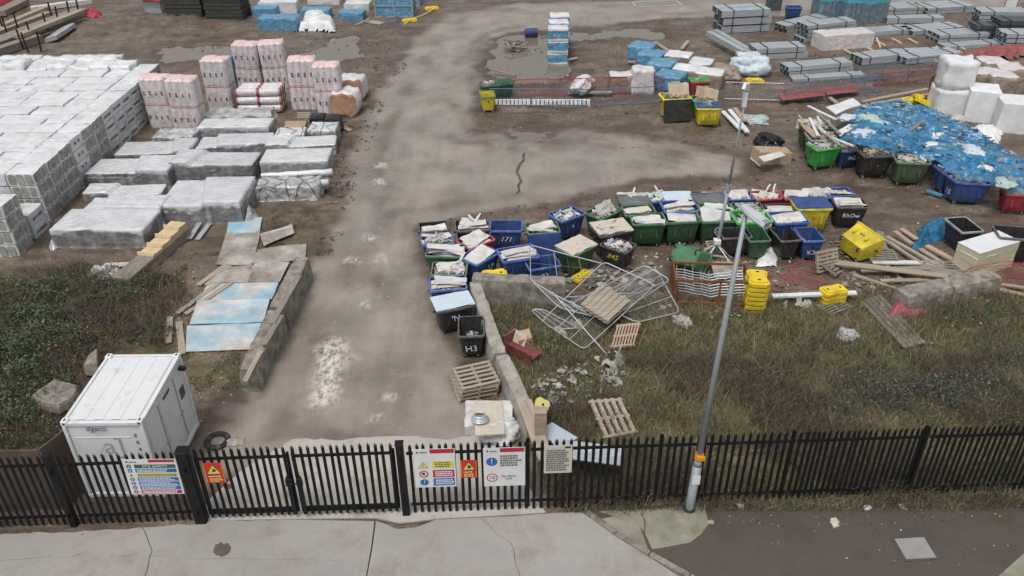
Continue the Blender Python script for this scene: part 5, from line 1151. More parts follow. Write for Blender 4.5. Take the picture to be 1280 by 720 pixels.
def tz(gx, gy, sd): return 1.22 + .16 * (fbm(gx * .8, gy * .8, 77) - .5) * 2 - .3 * np.clip(.5 - sd, 0, .5) * 1
tp3 = [((P(*p, 1.15).x), (P(*p, 1.15).y)) for p in TP]
_PP = PP; PP = lambda pts, z=0: _PP(pts, 1.15)
cloth(TP, 'crumpled bright blue netting sheet drawn over the row of bins', M_tarp, .34, 1.16, 'netting_sheet', 'netting', .075, 1.5, zf=tz)
PP = _PP
def blob(px, py, z, s, m, label, name='bag', cat='bag', sq=(1, 1, .6), amp=.25, group=None):
    p = P(px, py, z); nb[0] += 1; bm = bmesh.new(); bmesh.ops.create_icosphere(bm, subdivisions=4, radius=1)
    for v in bm.verts:
        n_ = mnoise.noise(v.co * 1.3 + Vector((nb[0] * 5.1, 0, 0))) * amp * 1.8 + (1 - abs(mnoise.noise(v.co * 2.6 + Vector((0, nb[0] * 3.7, 0)))) * 2.4) * amp * .9 + (1 - abs(mnoise.noise(v.co * 6 + Vector((nb[0], 0, 0)))) * 2.4) * amp * .35; v.co = v.co * (1 + n_)
        v.co = Vector((v.co.x * sq[0], v.co.y * sq[1], max(v.co.z, -.75) * sq[2])) * s
    me = bpy.data.meshes.new(name); bm.to_mesh(me); bm.free(); me.materials.append(m); me.polygons.foreach_set('use_smooth', [True] * len(me.polygons))
    o = link(name, me, None, (p.x, p.y, z + s * sq[2] * .7)); o.rotation_euler.z = nb[0]; return tag(o, label, cat, group)
M_teal = mat('pale_teal_sack', (.42, .54, .50), .6, .15, 4, .3, 12, fold=.5)
_TPB = [P(*p, 1.15) for p in TP]
_xs, _ys = [p.x for p in _TPB], [p.y for p in _TPB]; _rnd = random.Random(8); _mb = MB()
for _ in range(760):
    x_, y_ = _rnd.uniform(min(_xs), max(_xs)), _rnd.uniform(min(_ys), max(_ys))
    if sdist(np.array([x_]), np.array([y_]), _TPB)[0] < .15: continue
    zz = float(tz(np.array([x_]), np.array([y_]), np.array([1.]))[0]); s_ = _rnd.uniform(.06, .3) * _rnd.choice((1, 1, 1.6)); c_ = _rnd.choice([(.6, .64, .66), (.4, .52, .58), (.08, .25, .45), (.1, .3, .5), (.3, .35, .38), (.55, .48, .4), (.03, .1, .22), (.03, .1, .22)])
    _mb.box((x_, y_, zz + .20 + _rnd.uniform(-.12, .14)), (s_, s_ * _rnd.uniform(.2, .8), _rnd.choice((.01, .03, .08))), Matrix.Rotation(_rnd.uniform(0, 6), 3, 'Z') @ Matrix.Rotation(_rnd.gauss(0, .4), 3, 'X'), 0, c_)
tag(link('rubbish', _mb.mesh('rubbish', [M_debris], col=True)), 'mixed pale and blue rubbish caught in the blue netting', 'rubbish', None, 'stuff')
for px, py, s, m, lab in ((1085, 152, .6, M_teal, 'pale green sack on the blue netting'), (1100, 158, .5, M_teal, 'second pale green sack beside the first on the netting'), (1078, 170, .6, M_bluepale, 'light blue crumpled plastic on the netting'), (1105, 175, .22, M_film, 'small white tub on the netting'),
        (1165, 185, .45, M_film, 'white bag in the middle of the netting'), (1172, 172, .4, M_film, 'pale bag lying beyond the white one on the netting'), (1215, 192, .6, M_bluepale, 'bulging pale blue bag at the right of the netting'), (1230, 212, .35, M_film, 'white rag near the right end of the netting'),
        (1060, 150, .5, M_bluepale, 'light blue plastic lump at the upper left of the netting'), (1255, 232, .5, M_teal, 'pale sacks on the bin at the right end of the netting'), (1125, 142, .3, M_film, 'white lump along the back of the netting')): blob(px, py, 1.3, s * .9, m, lab, sq=(1, .75, .3))
for c, m, lab in ((((1103, 158), (1133, 157), (1140, 168), (1112, 171)), M_bluepale, 'grey blue panel lying on the netting'), (((1168, 178), (1196, 180), (1196, 197), (1168, 195)), M_steel, 'grey flat panel beside the white bags on the netting'),
        (((1000, 155), (1010, 158), (1027, 172), (1016, 173)), M_card, 'brown card panel over the bins at the left of the netting'), (((1045, 165), (1062, 156), (1068, 160), (1050, 172)), M_white, 'white panel leaning in the bins left of the netting'), (((1032, 135), (1066, 124), (1076, 132), (1045, 143)), M_white, 'large torn white sheet behind the netting')): boardpx(c, 1.4, .04, m, lab, warp=.1)
for a, b_, m, lab in (((1010, 133), (1045, 150), M_white, 'white board end poking from the left rear bins'), ((1020, 140), (1050, 168), M_woodgrey, 'dark timber over the left rear bins'), ((1038, 172), (1066, 183), M_white, 'white batten across the navy bin'), ((1022, 160), (1050, 182), M_wood, 'pale batten over the bright green bin'), ((1135, 165), (1155, 152), M_woodgrey, 'dark batten under the netting top'), ((1012, 148), (1022, 170), M_white, 'upright white strip in the splashed grey bin')): plank(a, b_, .14, .05, 1.4, 1.5, m, lab)
plank((1158, 240), (1178, 246), .15, .1, .1, None, M_bluewrap, 'pale blue tube on the ground in front of the blue bins', 'tube', 'tube')
# other cloths and bags on the ground
cloth([(1140, 300), (1150, 283), (1175, 278), (1188, 283), (1178, 300), (1160, 305), (1150, 314), (1135, 312)], 'crumpled heap of bright blue netting among the loose planks', M_bluenet, .24, .08, 'netting_heap', 'netting', .045, 3.2, .2)
cloth([(945, 322), (955, 312), (968, 308), (973, 325), (970, 334), (945, 334)], 'white plastic sheet crumpled in front of the green bins', M_film, .16, .1, 'plastic_sheet', 'plastic sheet', .05, 3, .05)
cloth([(730, 450), (745, 445), (775, 440), (785, 450), (768, 474), (750, 478), (745, 465), (728, 465)], 'tangled white cloth on the grass below the pinkish pallet', M_rag, .14, .14, 'rag', 'rag', .05, 4, .08)
cloth([(676, 490), (700, 478), (715, 470), (728, 480), (742, 480), (715, 492), (690, 500)], 'shredded white packing scattered beside the concrete block', M_rag, .14, .14, 'packing', 'packing', .05, 5, .05)
cloth([(972, 373), (988, 370), (1015, 372), (1018, 383), (1000, 390), (975, 387)], 'silver plastic sheet crumpled under the long white plank', M_rag, .22, .1, 'plastic_sheet', 'plastic sheet', .05, 3, .12)
cloth([(1112, 384), (1122, 372), (1132, 388), (1160, 386), (1164, 392), (1134, 397), (1120, 404), (1105, 399)], 'red plastic netting strewn on the plank bundle and block', M_netred, .08, .1, 'red_netting', 'netting', .06, 3, .2)
cloth([(710, 395), (722, 390), (738, 398), (728, 412), (715, 412)], 'pale cloth caught under the wire fence panels', M_rag, .12, .05, 'rag', 'rag', .05, 4, .08)
cloth([(1205, 170), (1215, 160), (1240, 160), (1255, 168), (1248, 180), (1235, 178), (1215, 175)], 'flattened white rubble sack in front of the white boxes', M_mineral, .15, .08, 'rubble_sack', 'sack', .08, 2.5, .15)
cloth([(105, 345), (120, 336), (160, 340), (165, 350), (150, 352), (125, 350)], 'white and black plastic waste at the edge of the brambles', M_silver, .2, .06, 'plastic_waste', 'plastic sheet', .06, 4, .15)
blob(852, 405, 0, .26, M_rag, 'pale crumpled bag on the dry grass', sq=(1.2, .8, .6)); blob(1057, 424, 0, .3, M_silver, 'grey plastic bag snagged in the grass', sq=(1, .8, .7)); blob(1195, 155, 0, .5, M_silver, 'dark silver bag between the white boxes', sq=(1.2, .8, .5)); blob(700, 417, 0, .25, M_rag, 'small white rag near the green weeds', sq=(1.3, .6, .4))
blob(625, 545, 0, .5, M_film, 'white plastic lump squeezed between pale boards and post', sq=(1, .8, .6)); blob(728, 113, .2, .7, M_rollfilm, 'pinkish white sack fallen through the red barriers', sq=(1.5, .7, .6)); blob(905, 100, 0, .8, M_brown, 'crumpled brown sack right of the white topped packs', sq=(1.3, .9, .6)); blob(938, 92, 0, .9, M_bluepale, 'pale blue sack next to the long steel channel', sq=(1.1, .8, .7))
blob(948, 152, 0, .5, M_teal, 'teal plastic sheet on the mud right of the mast top', sq=(1.5, .7, .3)); blob(960, 183, 0, .6, M_blackbag, 'black refuse sack behind the cardboard box', sq=(1.2, .8, .6))
for q_, lb_ in cloth_later: cloth(q_, lb_, M_silver, .25, .2, 'loose_film', 'film', .05, 3, .1)
# red boxes, cartons and pale boards
c_, yaw, w = fbox((630, 440), (664, 458), .55); r = thing('drawer_unit', 'broken unit with a dark red panel on the grass', 'drawer unit', c_ + Vector((0, 0, .02)), yaw); b = MB(); b.box((0, 0, .2), (w, .55, .05)); b.box((0, -.27, .2), (w, .04, .4)); b.box((-w / 2, 0, .3), (.05, .55, .6)); link('panel', b.mesh('panel', [M_redbox]), r); b = MB(); b.box((-w * .3, .2, .35), (w * .5, .04, .5), Matrix.Rotation(R(-25), 3, 'X')); link('back_board', b.mesh('back_board', [M_cream]), r)
c_, yaw, w = fbox((651, 438), (668, 436), .45); b = MB(); b.box((0, 0, .28), (w, .45, .5)); b.box((-.05, -.23, .32), (.12, .02, .14), None, 1); b.box((w * .3, -.23, .38), (.06, .02, .1), None, 1); tag(link('carton', b.mesh('carton', [M_card, M_blackbag], bevel=.01), None, c_, (R(8), R(-10), yaw)), 'tan carton with dark marks standing by the red panel', 'carton')
boardpx(((592, 503), (628, 502), (631, 544), (594, 546)), (.5, .45, .5, .55), .05, M_cream, 'square cream board lying by the gate with a grey coil on it')
boardpx(((628, 502), (641, 503), (640, 533), (630, 534)), .4, .06, M_board, 'narrow white board beside the square cream board')
wrapped((580, 545), (640, 545), 1.2, .36, 'grey stained mattress under the pale boards by the gate', M_board, amp=.06, name='mattress', cat='mattress', group='clutter by the gate', seg=(12, 8, 3))
p = P(600, 527, .55); m = MB()
for k in range(5): m.tube([(math.cos(a) * (.24 - .02 * k), math.sin(a) * (.2 - .02 * k), .1 + .035 * k) for a in [i * math.pi / 8 for i in range(16)]], .025, 6, closed=True)
tag(link('cable_coil', m.mesh('cable_coil', [M_steel]), None, p), 'grey coil of cable lying on the square cream board', 'coil')
# steel trough and sheet behind the notice
A, Bq = P(690, 566, .7), P(776, 577, .75); o0 = (A + Bq) / 2; m = MB(); v = (Bq - A); pr = [(-.35, .2), (-.2, 0), (.2, 0), (.35, .2), (.33, .2), (.19, .02), (-.19, .02), (-.33, .2)]
s_ = Vector((-v.y, v.x, 0)).normalized(); m.loft([[q + s_ * y + Vector((0, 0, z)) for y, z in pr] for q in (A - o0, Bq - o0)], cap0=True, cap1=True, flip=True); tag(link('steel_trough', m.mesh('steel_trough', [M_steel]), None, o0), 'shiny steel trough lying behind the fence by the cream notice', 'trough')
boardpx(((672, 540), (690, 528), (722, 548), (700, 562)), (.9, 1.1, .6, .5), .02, M_bluepale, 'pale blue grey sheet leaning behind the cream notice')
# tyre and slab behind the gate
p = P(272, 552); m = MB(); m.tube([(math.cos(a) * .29, math.sin(a) * .29, .02) for a in [i * math.pi / 10 for i in range(20)]], .09, 8, closed=True); tag(link('tyre', m.mesh('tyre', [mat('muddy_rubber', (.02, .019, .018), .8, .3, 4, .2, 20, dirt=MUD, damt=.3)], smooth=True), None, p), 'black tyre lying beside the container corner', 'tyre')
cloth([(272, 556), (290, 546), (306, 547), (305, 556), (285, 560)], 'flat pale lump of concrete beside the tyre', M_concpale, .04, .14, 'concrete_lump', 'concrete lump', .05, 2, .03, sharp=True)
def rock(c, z, h, label, m=M_conc):
    q = [P(*p, z) for p in c]; o0 = sum(q, Vector()) / len(q); mb = MB(); n = len(q)
    lo = [v - o0 for v in q]; hi = [(v - o0) * .86 + Vector((0, 0, h * (.8 + .4 * mnoise.noise(v)))) for v in q]; mb.loft([lo, [l.lerp(u, .6) * 1.02 for l, u in zip(lo, hi)], hi], cap0=True, cap1=True); tag(link('concrete_slab', mb.mesh('concrete_slab', [m], bevel=.02), None, o0, (0, .12, 0)), label, 'concrete slab')
rock([(38, 503), (70, 482), (102, 486), (95, 503), (75, 517), (55, 515)][::-1], .15, .35, 'broken concrete slab in the brambles left of the container'); rock([(106, 470), (112, 455), (125, 448), (125, 470)][::-1], .1, .6, 'upright broken slab behind the container corner')
# plywood hoarding behind the far left bay
for x0_, x1_, y_, lab in ((-15.2, -13.0, 14.93, 'brown plywood hoarding sheet at the far left behind the fence'), (-12.98, -11.62, 14.97, 'brown plywood hoarding sheet next to the container')):
    b = MB(); b.box(((x0_ + x1_) / 2, y_, 1.04), (x1_ - x0_, .03, 2.08)); tag(link('hoarding_board', b.mesh('hoarding_board', [mat('brown_plywood', (.13, .095, .07), .75, .25, 1.5, .1, 20)])), lab, 'hoarding')
b = MB(); b.bar((-11.6, 15.0, 1.04), (-11.22, 15.9, 1.04), .03, 2.1); tag(link('hoarding_board', b.mesh('hoarding_board', [MATS['brown_plywood']])), 'brown plywood sheet angled back along the container side', 'hoarding')

# ------------------------------------------------------------------ loose planks at the right
def PL(rows, group):
    for a, b_, w, th, z0, z1, m, lab in rows: plank(a, b_, w, th, z0, z1, m, lab, group=group)
PL([((1022, 326), (1185, 346), .32, .05, .3, .3, M_wood, 'longest pale plank running under the tipped yellow bin'), ((1075, 338), (1160, 336), .3, .05, .2, .25, M_woodgrey, 'grey plank behind the longest plank'), ((1090, 328), (1180, 330), .26, .05, .12, .2, M_board, 'white edged plank below the crossed battens'),
    ((1108, 297), (1170, 332), .16, .08, .25, .2, M_wood, 'long batten sloping down past the blue netting heap'), ((1104, 300), (1160, 336), .14, .08, .15, .15, M_wood, 'second long batten under the sloping one'), ((1118, 290), (1140, 306), .2, .06, .3, .3, M_wood, 'short plank end left of the blue netting'),
    ((1126, 287), (1146, 300), .2, .06, .15, .2, M_pink, 'short pinkish plank beside the blue netting'), ((1158, 308), (1192, 326), .24, .06, .3, .25, M_pink, 'pinkish plank right of the blue netting'), ((1150, 312), (1182, 332), .2, .06, .2, .15, M_wood, 'plank end pointing at the cream foam blocks'),
    ((1099, 290), (1104, 312), .3, .05, .1, .25, M_woodgrey, 'short weathered board upright beyond the yellow bin'), ((1068, 345), (1120, 362), .12, .07, .1, .1, M_wood, 'thin stick in the grass below the longest plank'), ((1100, 352), (1180, 350), .2, .06, .08, .1, M_wood, 'plank half sunk in grass by the broken concrete'),
    ((1160, 335), (1200, 345), .5, .05, .2, .2, M_woodgrey, 'wide ribbed board before the cream foam'), ((1165, 342), (1205, 350), .4, .05, .12, .12, M_woodgrey, 'second wide board against the concrete block'), ((965, 371), (1070, 367), .2, .07, .35, .4, M_white, 'long white plank balanced on the yellow feet'),
    ((1240, 360), (1290, 372), .2, .05, .1, .1, M_pink, 'pinkish plank at the right edge under the red frames'), ((1225, 352), (1290, 362), .15, .05, .1, .12, M_wood, 'pale plank below the red frames')], 'loose planks right of the bins')
for k in range(5): plank((1078 + k * 5, 378 - k * 2), (1132 + k * 5.5, 436 - k * 1.5), .15, .06, .05, .08, M_woodgrey, 'weathered board in the long bundle lying on the grass', 'plank', 'plank', 'boards of the long bundle')
for i, (px, py, rx, ry, rz) in enumerate(((1032, 325, 70, 0, 20), (1038, 335, 20, 15, 50))): pallet(P(px, py, .45 if i == 0 else .15), (R(rx), R(ry), R(rz)), ('pallet standing on edge left of the tipped yellow bin', 'broken pallet flat beneath the tipped yellow bin')[i], M_wood if i == 0 else M_woodgrey, sc=(.8, .8, 1))
pallet(P(1102, 322, .1), (R(5), 0, R(-5)), 'grey pallet just right of the tipped yellow bin', M_woodgrey, sc=(.9, .8, 1)); pallet(P(1042, 386, .0), (0, 0, R(30)), 'pallet under the short stack of yellow feet', M_woodgrey, sc=(.9, .7, 1)); pallet(P(1178, 338, .1), (R(6), 0, R(-12)), 'grey slatted pallet against the cream foam', M_woodgrey, sc=(1.1, .9, 1))
pallet(P(905, 310, .2), (R(8), R(-5), R(3)), 'pale broken pallet behind the tipped green bin', M_wood, sc=(1.1, .8, 1)); boardpx(((888, 328), (915, 328), (925, 346), (893, 348)), .25, .03, M_concpale, 'grey board at the foot of the lighting mast')
for k, (a, b_) in enumerate((((838, 322), (850, 304)), ((846, 325), (866, 310)), ((880, 312), (908, 306)), ((872, 318), (905, 322)))): plank(a, b_, .08, .05, .3, .5, M_wood, f"{['leftmost', 'second', 'upper', 'lower'][k]} loose batten round the tipped green bin", 'batten', 'batten')
# cream foam blocks
def foam(l, r_, d, h, label, z=0.):
    c, yaw, w = fbox(l, r_, d); b = MB(); n = 3
    for k in range(n): b.box((0, 0, h * (k + .5) / n), (w - .015 * (k % 2), d - .015 * (k % 2), h / n - .006))
    b.box((0, 0, h + .012), (w + .02, d + .02, .03), None, 1)
    tag(link('foam_block', b.mesh('foam_block', [mat('cream_foam', (.58, .55, .40), .8, .08, 3, .15, 20), M_white], bevel=.01), None, c + Vector((0, 0, z)), (0, 0, yaw)), label, 'foam block')
foam((1214, 350), (1264, 334), .95, 1.1, 'larger cream foam block with a white top before the black bins'); foam((1192, 338), (1213, 350), .95, .85, 'smaller cream foam block on the left of the larger one')
# red steel frames
def frame_px(c, z, label, bars=5, m=M_redpl, r_=.016, name='fallen_barrier', group='fallen red frames'):
    q = [P(*p, zz) for p, zz in zip(c, z)]; o0 = sum(q, Vector()) / 4; q = [x - o0 for x in q]; t = thing(name, label, 'barrier', o0, 0, group); b = MB(); b.tube(q, r_, 6, closed=True); link('frame', b.mesh('frame', [m]), t); b = MB()
    for i in range(1, bars + 1): u = i / (bars + 1); b.tube([q[0].lerp(q[1], u), q[3].lerp(q[2], u)], r_ * .45, 5)
    link('bars', b.mesh('bars', [m]), t)
frame_px(((1198, 345), (1215, 334), (1262, 326), (1300, 340)), (.1, .7, .9, .3), 'red frame leaning against the cream foam blocks', 3); frame_px(((1220, 352), (1265, 330), (1310, 326), (1310, 350)), (.2, .8, .9, .3), 'red frame at the right edge of the photo', 4); frame_px(((1235, 356), (1290, 338), (1330, 340), (1300, 365)), (.1, .5, .5, .1), 'lower red frame flat at the right edge', 4)
frame_px(((985, 335), (1000, 325), (1028, 330), (1012, 343)), (.2, .3, .3, .2), 'red wire frame in front of the blue K2 bin', 4); frame_px(((940, 350), (965, 338), (992, 350), (968, 362)), (.15, .25, .2, .15), 'red wire frame flat on the grass by the yellow stack', 5); frame_px(((975, 345), (990, 340), (1035, 354), (1020, 360)), (.1, .2, .15, .1), 'bent red frame right of the yellow stack', 3)
# ------------------------------------------------------------------ barriers across the yard
def barrier_mesh(m):
    fr, fb, ft = MB(), MB(), MB(); w, h = 2.3, 1.05
    fr.tube([(-w / 2, 0, .12), (-w / 2, 0, h), (w / 2, 0, h), (w / 2, 0, .12)], .028, 7, closed=True)
    for i in range(1, 18): x = -w / 2 + w * i / 18; fb.tube([(x, 0, .14), (x, 0, h)], .011, 4, caps=False)
    for x in (-w * .38, w * .38): ft.tube([(x, -.3, .02), (x, 0, .14), (x, .3, .02)], .022, 6)
    return fr.mesh('frame', [m]), fb.mesh('bars', [m]), ft.mesh('foot', [m])
BARR = {'blue': barrier_mesh(M_bluesteel), 'red': barrier_mesh(M_redpl), 'grey': barrier_mesh(M_zinc)}
def barriers(a, b_, n, col, labs, tilt=0):
    A, Bq = P(*a), P(*b_); v = Bq - A; yaw = math.atan2(v.y, v.x)
    for i in range(n):
        c = A + v * (i + .5) / n; o = thing('crowd_barrier', labs[i] if isinstance(labs, list) else labs, 'barrier', c, yaw + random.uniform(-.05, .05), f'{col} barriers across the yard'); o.rotation_euler.x = tilt + random.uniform(-.06, .06); o.scale = ((v.length / n) / 2.36, 1, 1)
        for nm, me in zip(('frame', 'bars', 'foot'), BARR[col]): link(nm, me, o)
barriers((612, 134), (736, 134), 3, 'blue', ['blue barrier at the left end, beside the yellow bin', 'blue barrier in front of the white slats', 'blue barrier right of the white slats'])
barriers((742, 134), (828, 130), 2, 'blue', ['blue barrier left of the yellow bins', 'blue barrier touching the black fronted yellow bin'])
barriers((640, 122), (830, 117), 4, 'red', ['leftmost upright red barrier behind the blue ones', 'red barrier behind the pinkish white sack', 'red barrier in front of the two pink packs', 'red barrier ending behind the yellow bins'])
barriers((905, 126), (978, 128), 2, 'grey', ['grey barrier tilted just right of the yellow bins', 'grey barrier next to the red mat'], R(-25))
barriers((978, 128), (1100, 116), 3, 'blue', ['blue barrier in front of the red plastic mat', 'blue barrier behind the torn white sheet', 'blue barrier left of the crossing timbers']); barriers((1065, 105), (1168, 92), 3, 'blue', ['blue barrier in the second line, left', 'blue barrier in the second line, middle', 'blue barrier in the second line, by the bulk bag'])
barriers((1090, 108), (1170, 100), 2, 'red', ['red barrier leaning in the second line', 'red barrier nearest the cardboard sheet'], R(30))
boardpx(((972, 118), (1028, 110), (1032, 120), (978, 126)), .35, .03, M_redmat, 'red plastic mat hung behind the blue barrier, left', 'plastic_mat', 'mat'); boardpx(((1030, 110), (1070, 106), (1075, 115), (1034, 119)), .35, .03, M_redmat, 'red plastic mat hung behind the blue barrier, right', 'plastic_mat', 'mat')
cloth([(1190, 75), (1225, 66), (1285, 62), (1300, 72), (1240, 76), (1200, 82)], 'red sheet thrown over timber at the right', M_redmat, .25, .12, 'red_sheet', 'sheet', .15, 1.2, .3)
for a, b_, lab in (((608, 131), (663, 131), 'white slatted panel on the ground, left one behind the blue barrier'), ((665, 131), (738, 132), 'white slatted panel on the ground, right one behind the blue barrier')):
    lat_panel(((a[0], 124), (b_[0], 124), b_, a), (.25, .25, .1, .1), int((b_[0] - a[0]) / 5), lab, M_board, 2, 'slatted_pallet', .17)
# ------------------------------------------------------------------ packs beyond the barriers
def cube(px, py, z, w, d, h, yaw, label, m, amp=.05, name='wrapped_pack', cat='wrapped pack', group=None, top=None):
    p = P(px, py, z + h * .5); nb[0] += 1; me = lumpy(w, d, h, nb[0], amp, (8, 8, 6), .06).mesh(name, [m, top or m], smooth=True)
    if top:
        for f in me.polygons:
            if f.normal.z > .6: f.material_index = 1
    return tag(link(name, me, None, (p.x, p.y, z), (0, 0, R(yaw))), label, cat, group)
for i, (px, py, lab) in enumerate(((803, 64, 'bright blue wrapped pack, farthest of the diagonal row'), (815, 74, 'bright blue wrapped pack, second of the diagonal row'), (827, 86, 'bright blue wrapped pack, third of the diagonal row'), (838, 101, 'bright blue wrapped pack nearest the barriers'))): cube(px, py, 0, 1.6, 1.5, 1.0, -28, lab, M_bluewrap, group='blue packs')
for px, py, w, h, lab in ((848, 76, 1.6, 1.0, 'white topped brown pack, left rear of the four'), (858, 93, 1.6, 1.0, 'white topped brown pack, left front of the four'), (876, 84, 1.4, .9, 'white topped brown pack, right rear of the four'), (887, 98, 1.6, 1.0, 'white topped brown pack, right front of the four')): cube(px, py, 0, w, 1.5, h, -22, lab, M_brown, group='white topped packs', top=M_film)
cube(777, 103, 0, 1.5, 1.1, 1.1, 3, 'pinkish wrapped pack behind the red barriers, left', M_brown, top=M_rollfilm); cube(803, 100, 0, 1.3, 1.1, 1.5, -4, 'rounded white bag pack behind the red barriers, right', M_rollfilm, .1)
B((866, 103), (888, 102), 'red', 'c', 'dark red bin with a green lid between the wrapped packs', lid=('shut', 'lime'), short='red bin between the wrapped packs')
for row, (px, py) in enumerate(((697, 80), (698, 71), (699, 62))):
    for k in range(3):
        p = P(px, py); nb[0] += 1; me = lumpy(1.3, 1.15, .74, nb[0], .04, (6, 6, 6), .04).mesh('wrapped_pack', [M_film, M_bluewrap])
        for f in me.polygons:
            cc = f.center
            if abs(f.normal.z) < .5 and .1 < cc.z < .58: f.material_index = 1
        tag(link('wrapped_pack', me, None, (p.x, p.y + .55, k * .76 - .02)), f"blue and white pack in the {('front', 'middle', 'rear')[row]} pile standing in the puddle, {('bottom', 'middle', 'top')[k]}", 'wrapped pack', 'blue and white packs in the puddle')
p = P(645, 60); r = thing('debris_raft', 'heap of pale timber scraps standing in the big puddle', 'timber heap', p); b = MB(); rnd = random.Random(5)
for i in range(16): b.box((rnd.uniform(-.5, .5), rnd.uniform(-1, 1), .1 + i * .02), (rnd.uniform(.5, 1.3), .16, .06), Matrix.Rotation(rnd.uniform(0, 3), 3, 'Z') @ Matrix.Rotation(rnd.gauss(0, .15), 3, 'Y'))
link('scraps', b.mesh('scraps', [M_woodgrey]), r)
p = P(664, 46); m = MB(); m.tube([(-.45, 0, .3), (-.42, 0, .3), (.42, 0, .3), (.45, 0, .3)], .31, 14); tag(link('drum', m.mesh('drum', [BIN['navy']]), None, p, (0, 0, .1)), 'blue drum lying in the big puddle', 'drum')
for a, b_, m, lab in (((645, 95), (615, 88), M_woodgrey, 'dark plank half sunk at the near edge of the puddle'), ((706, 76), (722, 73), M_wood, 'pale plank by the puddle packs'), ((852, 62), (860, 52), M_wood, 'leaning board behind the white topped packs'), ((818, 53), (838, 66), M_wood, 'plank beside the farthest blue pack'), ((785, 78), (802, 78), M_wood, 'plank in the spoil before the blue packs'), ((710, 117), (765, 116), M_wood, 'plank threaded through the red barriers'),
        ((903, 140), (925, 162), M_white, 'white panel strip leaning right of the yellow bins'), ((912, 138), (934, 166), M_white, 'second white panel strip right of the yellow bins'), ((918, 136), (930, 152), M_pink, 'pinkish panel behind the white strips'), ((1078, 128), (1160, 112), M_wood, 'long pale timber before the bulk bag, upper'), ((1088, 131), (1165, 118), M_wood, 'long pale timber before the bulk bag, lower'), ((1110, 128), (1124, 136), M_wood, 'short timber under the long ones'), ((1036, 122), (1046, 130), M_wood, 'stick behind the torn white sheet')): plank(a, b_, .25, .08, .12, .25, m, lab)
pallet(P(943, 152, .1), (R(10), R(12), R(20)), 'pale pallet tilted on the mud right of the white strips', M_board)
c_, yaw, w = fbox((946, 208), (988, 205), .9); b = MB(); b.box((0, 0, .3), (w, .9, .6)); b.box((0, -.05, .62), (w * .97, .8, .03)); tag(link('cardboard_box', b.mesh('cardboard_box', [M_card], bevel=.015), None, c_, (0, R(6), yaw)), 'long cardboard box lying on the mud left of the bright green bin', 'cardboard box')
boardpx(((948, 196), (975, 190), (982, 195), (955, 203)), .7, .03, M_board, 'white sheet on the long cardboard box'); plank((950, 208), (938, 198), .1, .05, .1, .5, M_white, 'white chair leg like stick by the cardboard box', 'stick', 'stick')
# white bulk bags and boxes at the right
cube(1186, 124, 0, 1.75, 1.6, 1.5, -8, 'lower white bulk bag of the tall pair', M_mineral, .09, 'bulk_bag', 'bulk bag'); o = cube(1190, 95, 1.5, 1.6, 1.5, 1.5, -8, 'upper white bulk bag of the tall pair, gathered at the top', M_mineral, .12, 'bulk_bag', 'bulk bag')
o.location.x, o.location.y = [x for x in bpy.data.objects if x.get('label', '').startswith('lower white bulk')][0].location[:2]
wrapped((1203, 152), (1242, 156), 1.7, 1.7, 'square white box right of the tall bulk bags', M_mineral, .018, 'white_box', 'box', 'white boxes', (10, 10, 8), sag=.01); wrapped((1243, 166), (1292, 170), 1.7, 1.6, 'square white box at the right edge of the photo', M_mineral, .018, 'white_box', 'box', 'white boxes', (10, 10, 8), sag=.01)
for i, (px, py, lab) in enumerate(((1228, 106, 'brown sided white bag pack, left of four behind the white boxes'), (1246, 110, 'brown sided white bag pack, front of four behind the white boxes'), (1258, 100, 'brown sided white bag pack, right of four behind the white boxes'), (1236, 92, 'brown sided white bag pack, rear of four behind the white boxes'))): cube(px, py, 0, 1.5, 1.4, 1.7, -12 + 5 * i, lab, M_brown, .1, group='brown bag packs', top=M_rollfilm)
wrapped((1262, 118), (1300, 116), 1.5, .8, 'low white pack at the right edge behind the boxes', M_film)
boardpx(((1163, 95), (1180, 88), (1178, 116), (1160, 121)), (1.9, 2., .1, .05), .05, M_card, 'brown cardboard sheet propped against the bulk bags')
# ------------------------------------------------------------------ steel bundles
def steel(l, r_, d, h, n, label, m=M_steel, cols=3, name='steel_bundle', z=0.):
    c, yaw, w = fbox(l, r_, d); t = thing(name, label, 'steel bundle', (c.x, c.y, z), yaw, 'steel section bundles'); lh = h / n; rnd = random.Random(nb[0]); nb[0] += 1
    for k in range(n):
        b = MB(); off = rnd.uniform(-.12, .12); cw_ = d / cols
        for j in range(cols):
            y = -d / 2 + cw_ * (j + .5); o_ = off + rnd.uniform(-.06, .06); zz = lh * k
            b.box((o_, y, zz + lh * .9), (w, cw_ * .9, .025)); b.box((o_, y - cw_ * .44, zz + lh * .5), (w, .02, lh * .78)); b.box((o_, y + cw_ * .44, zz + lh * .5), (w, .02, lh * .78)); b.box((o_, y - cw_ * .36, zz + lh * .12), (w, cw_ * .16, .02)); b.box((o_, y, zz + lh * .45), (w * .985, cw_ * .8, lh * .5), None, 1)
        link('steel_layer', b.mesh('steel_layer', [m, M_steeldk]), t)
    for x in (-w * .3, w * .3): b = MB(); b.box((x, 0, h + .005), (.05, d + .02, .02)); b.box((x, -d / 2 - .015, h / 2), (.05, .015, h)); link('strap', b.mesh('strap', [M_rubber]), t)
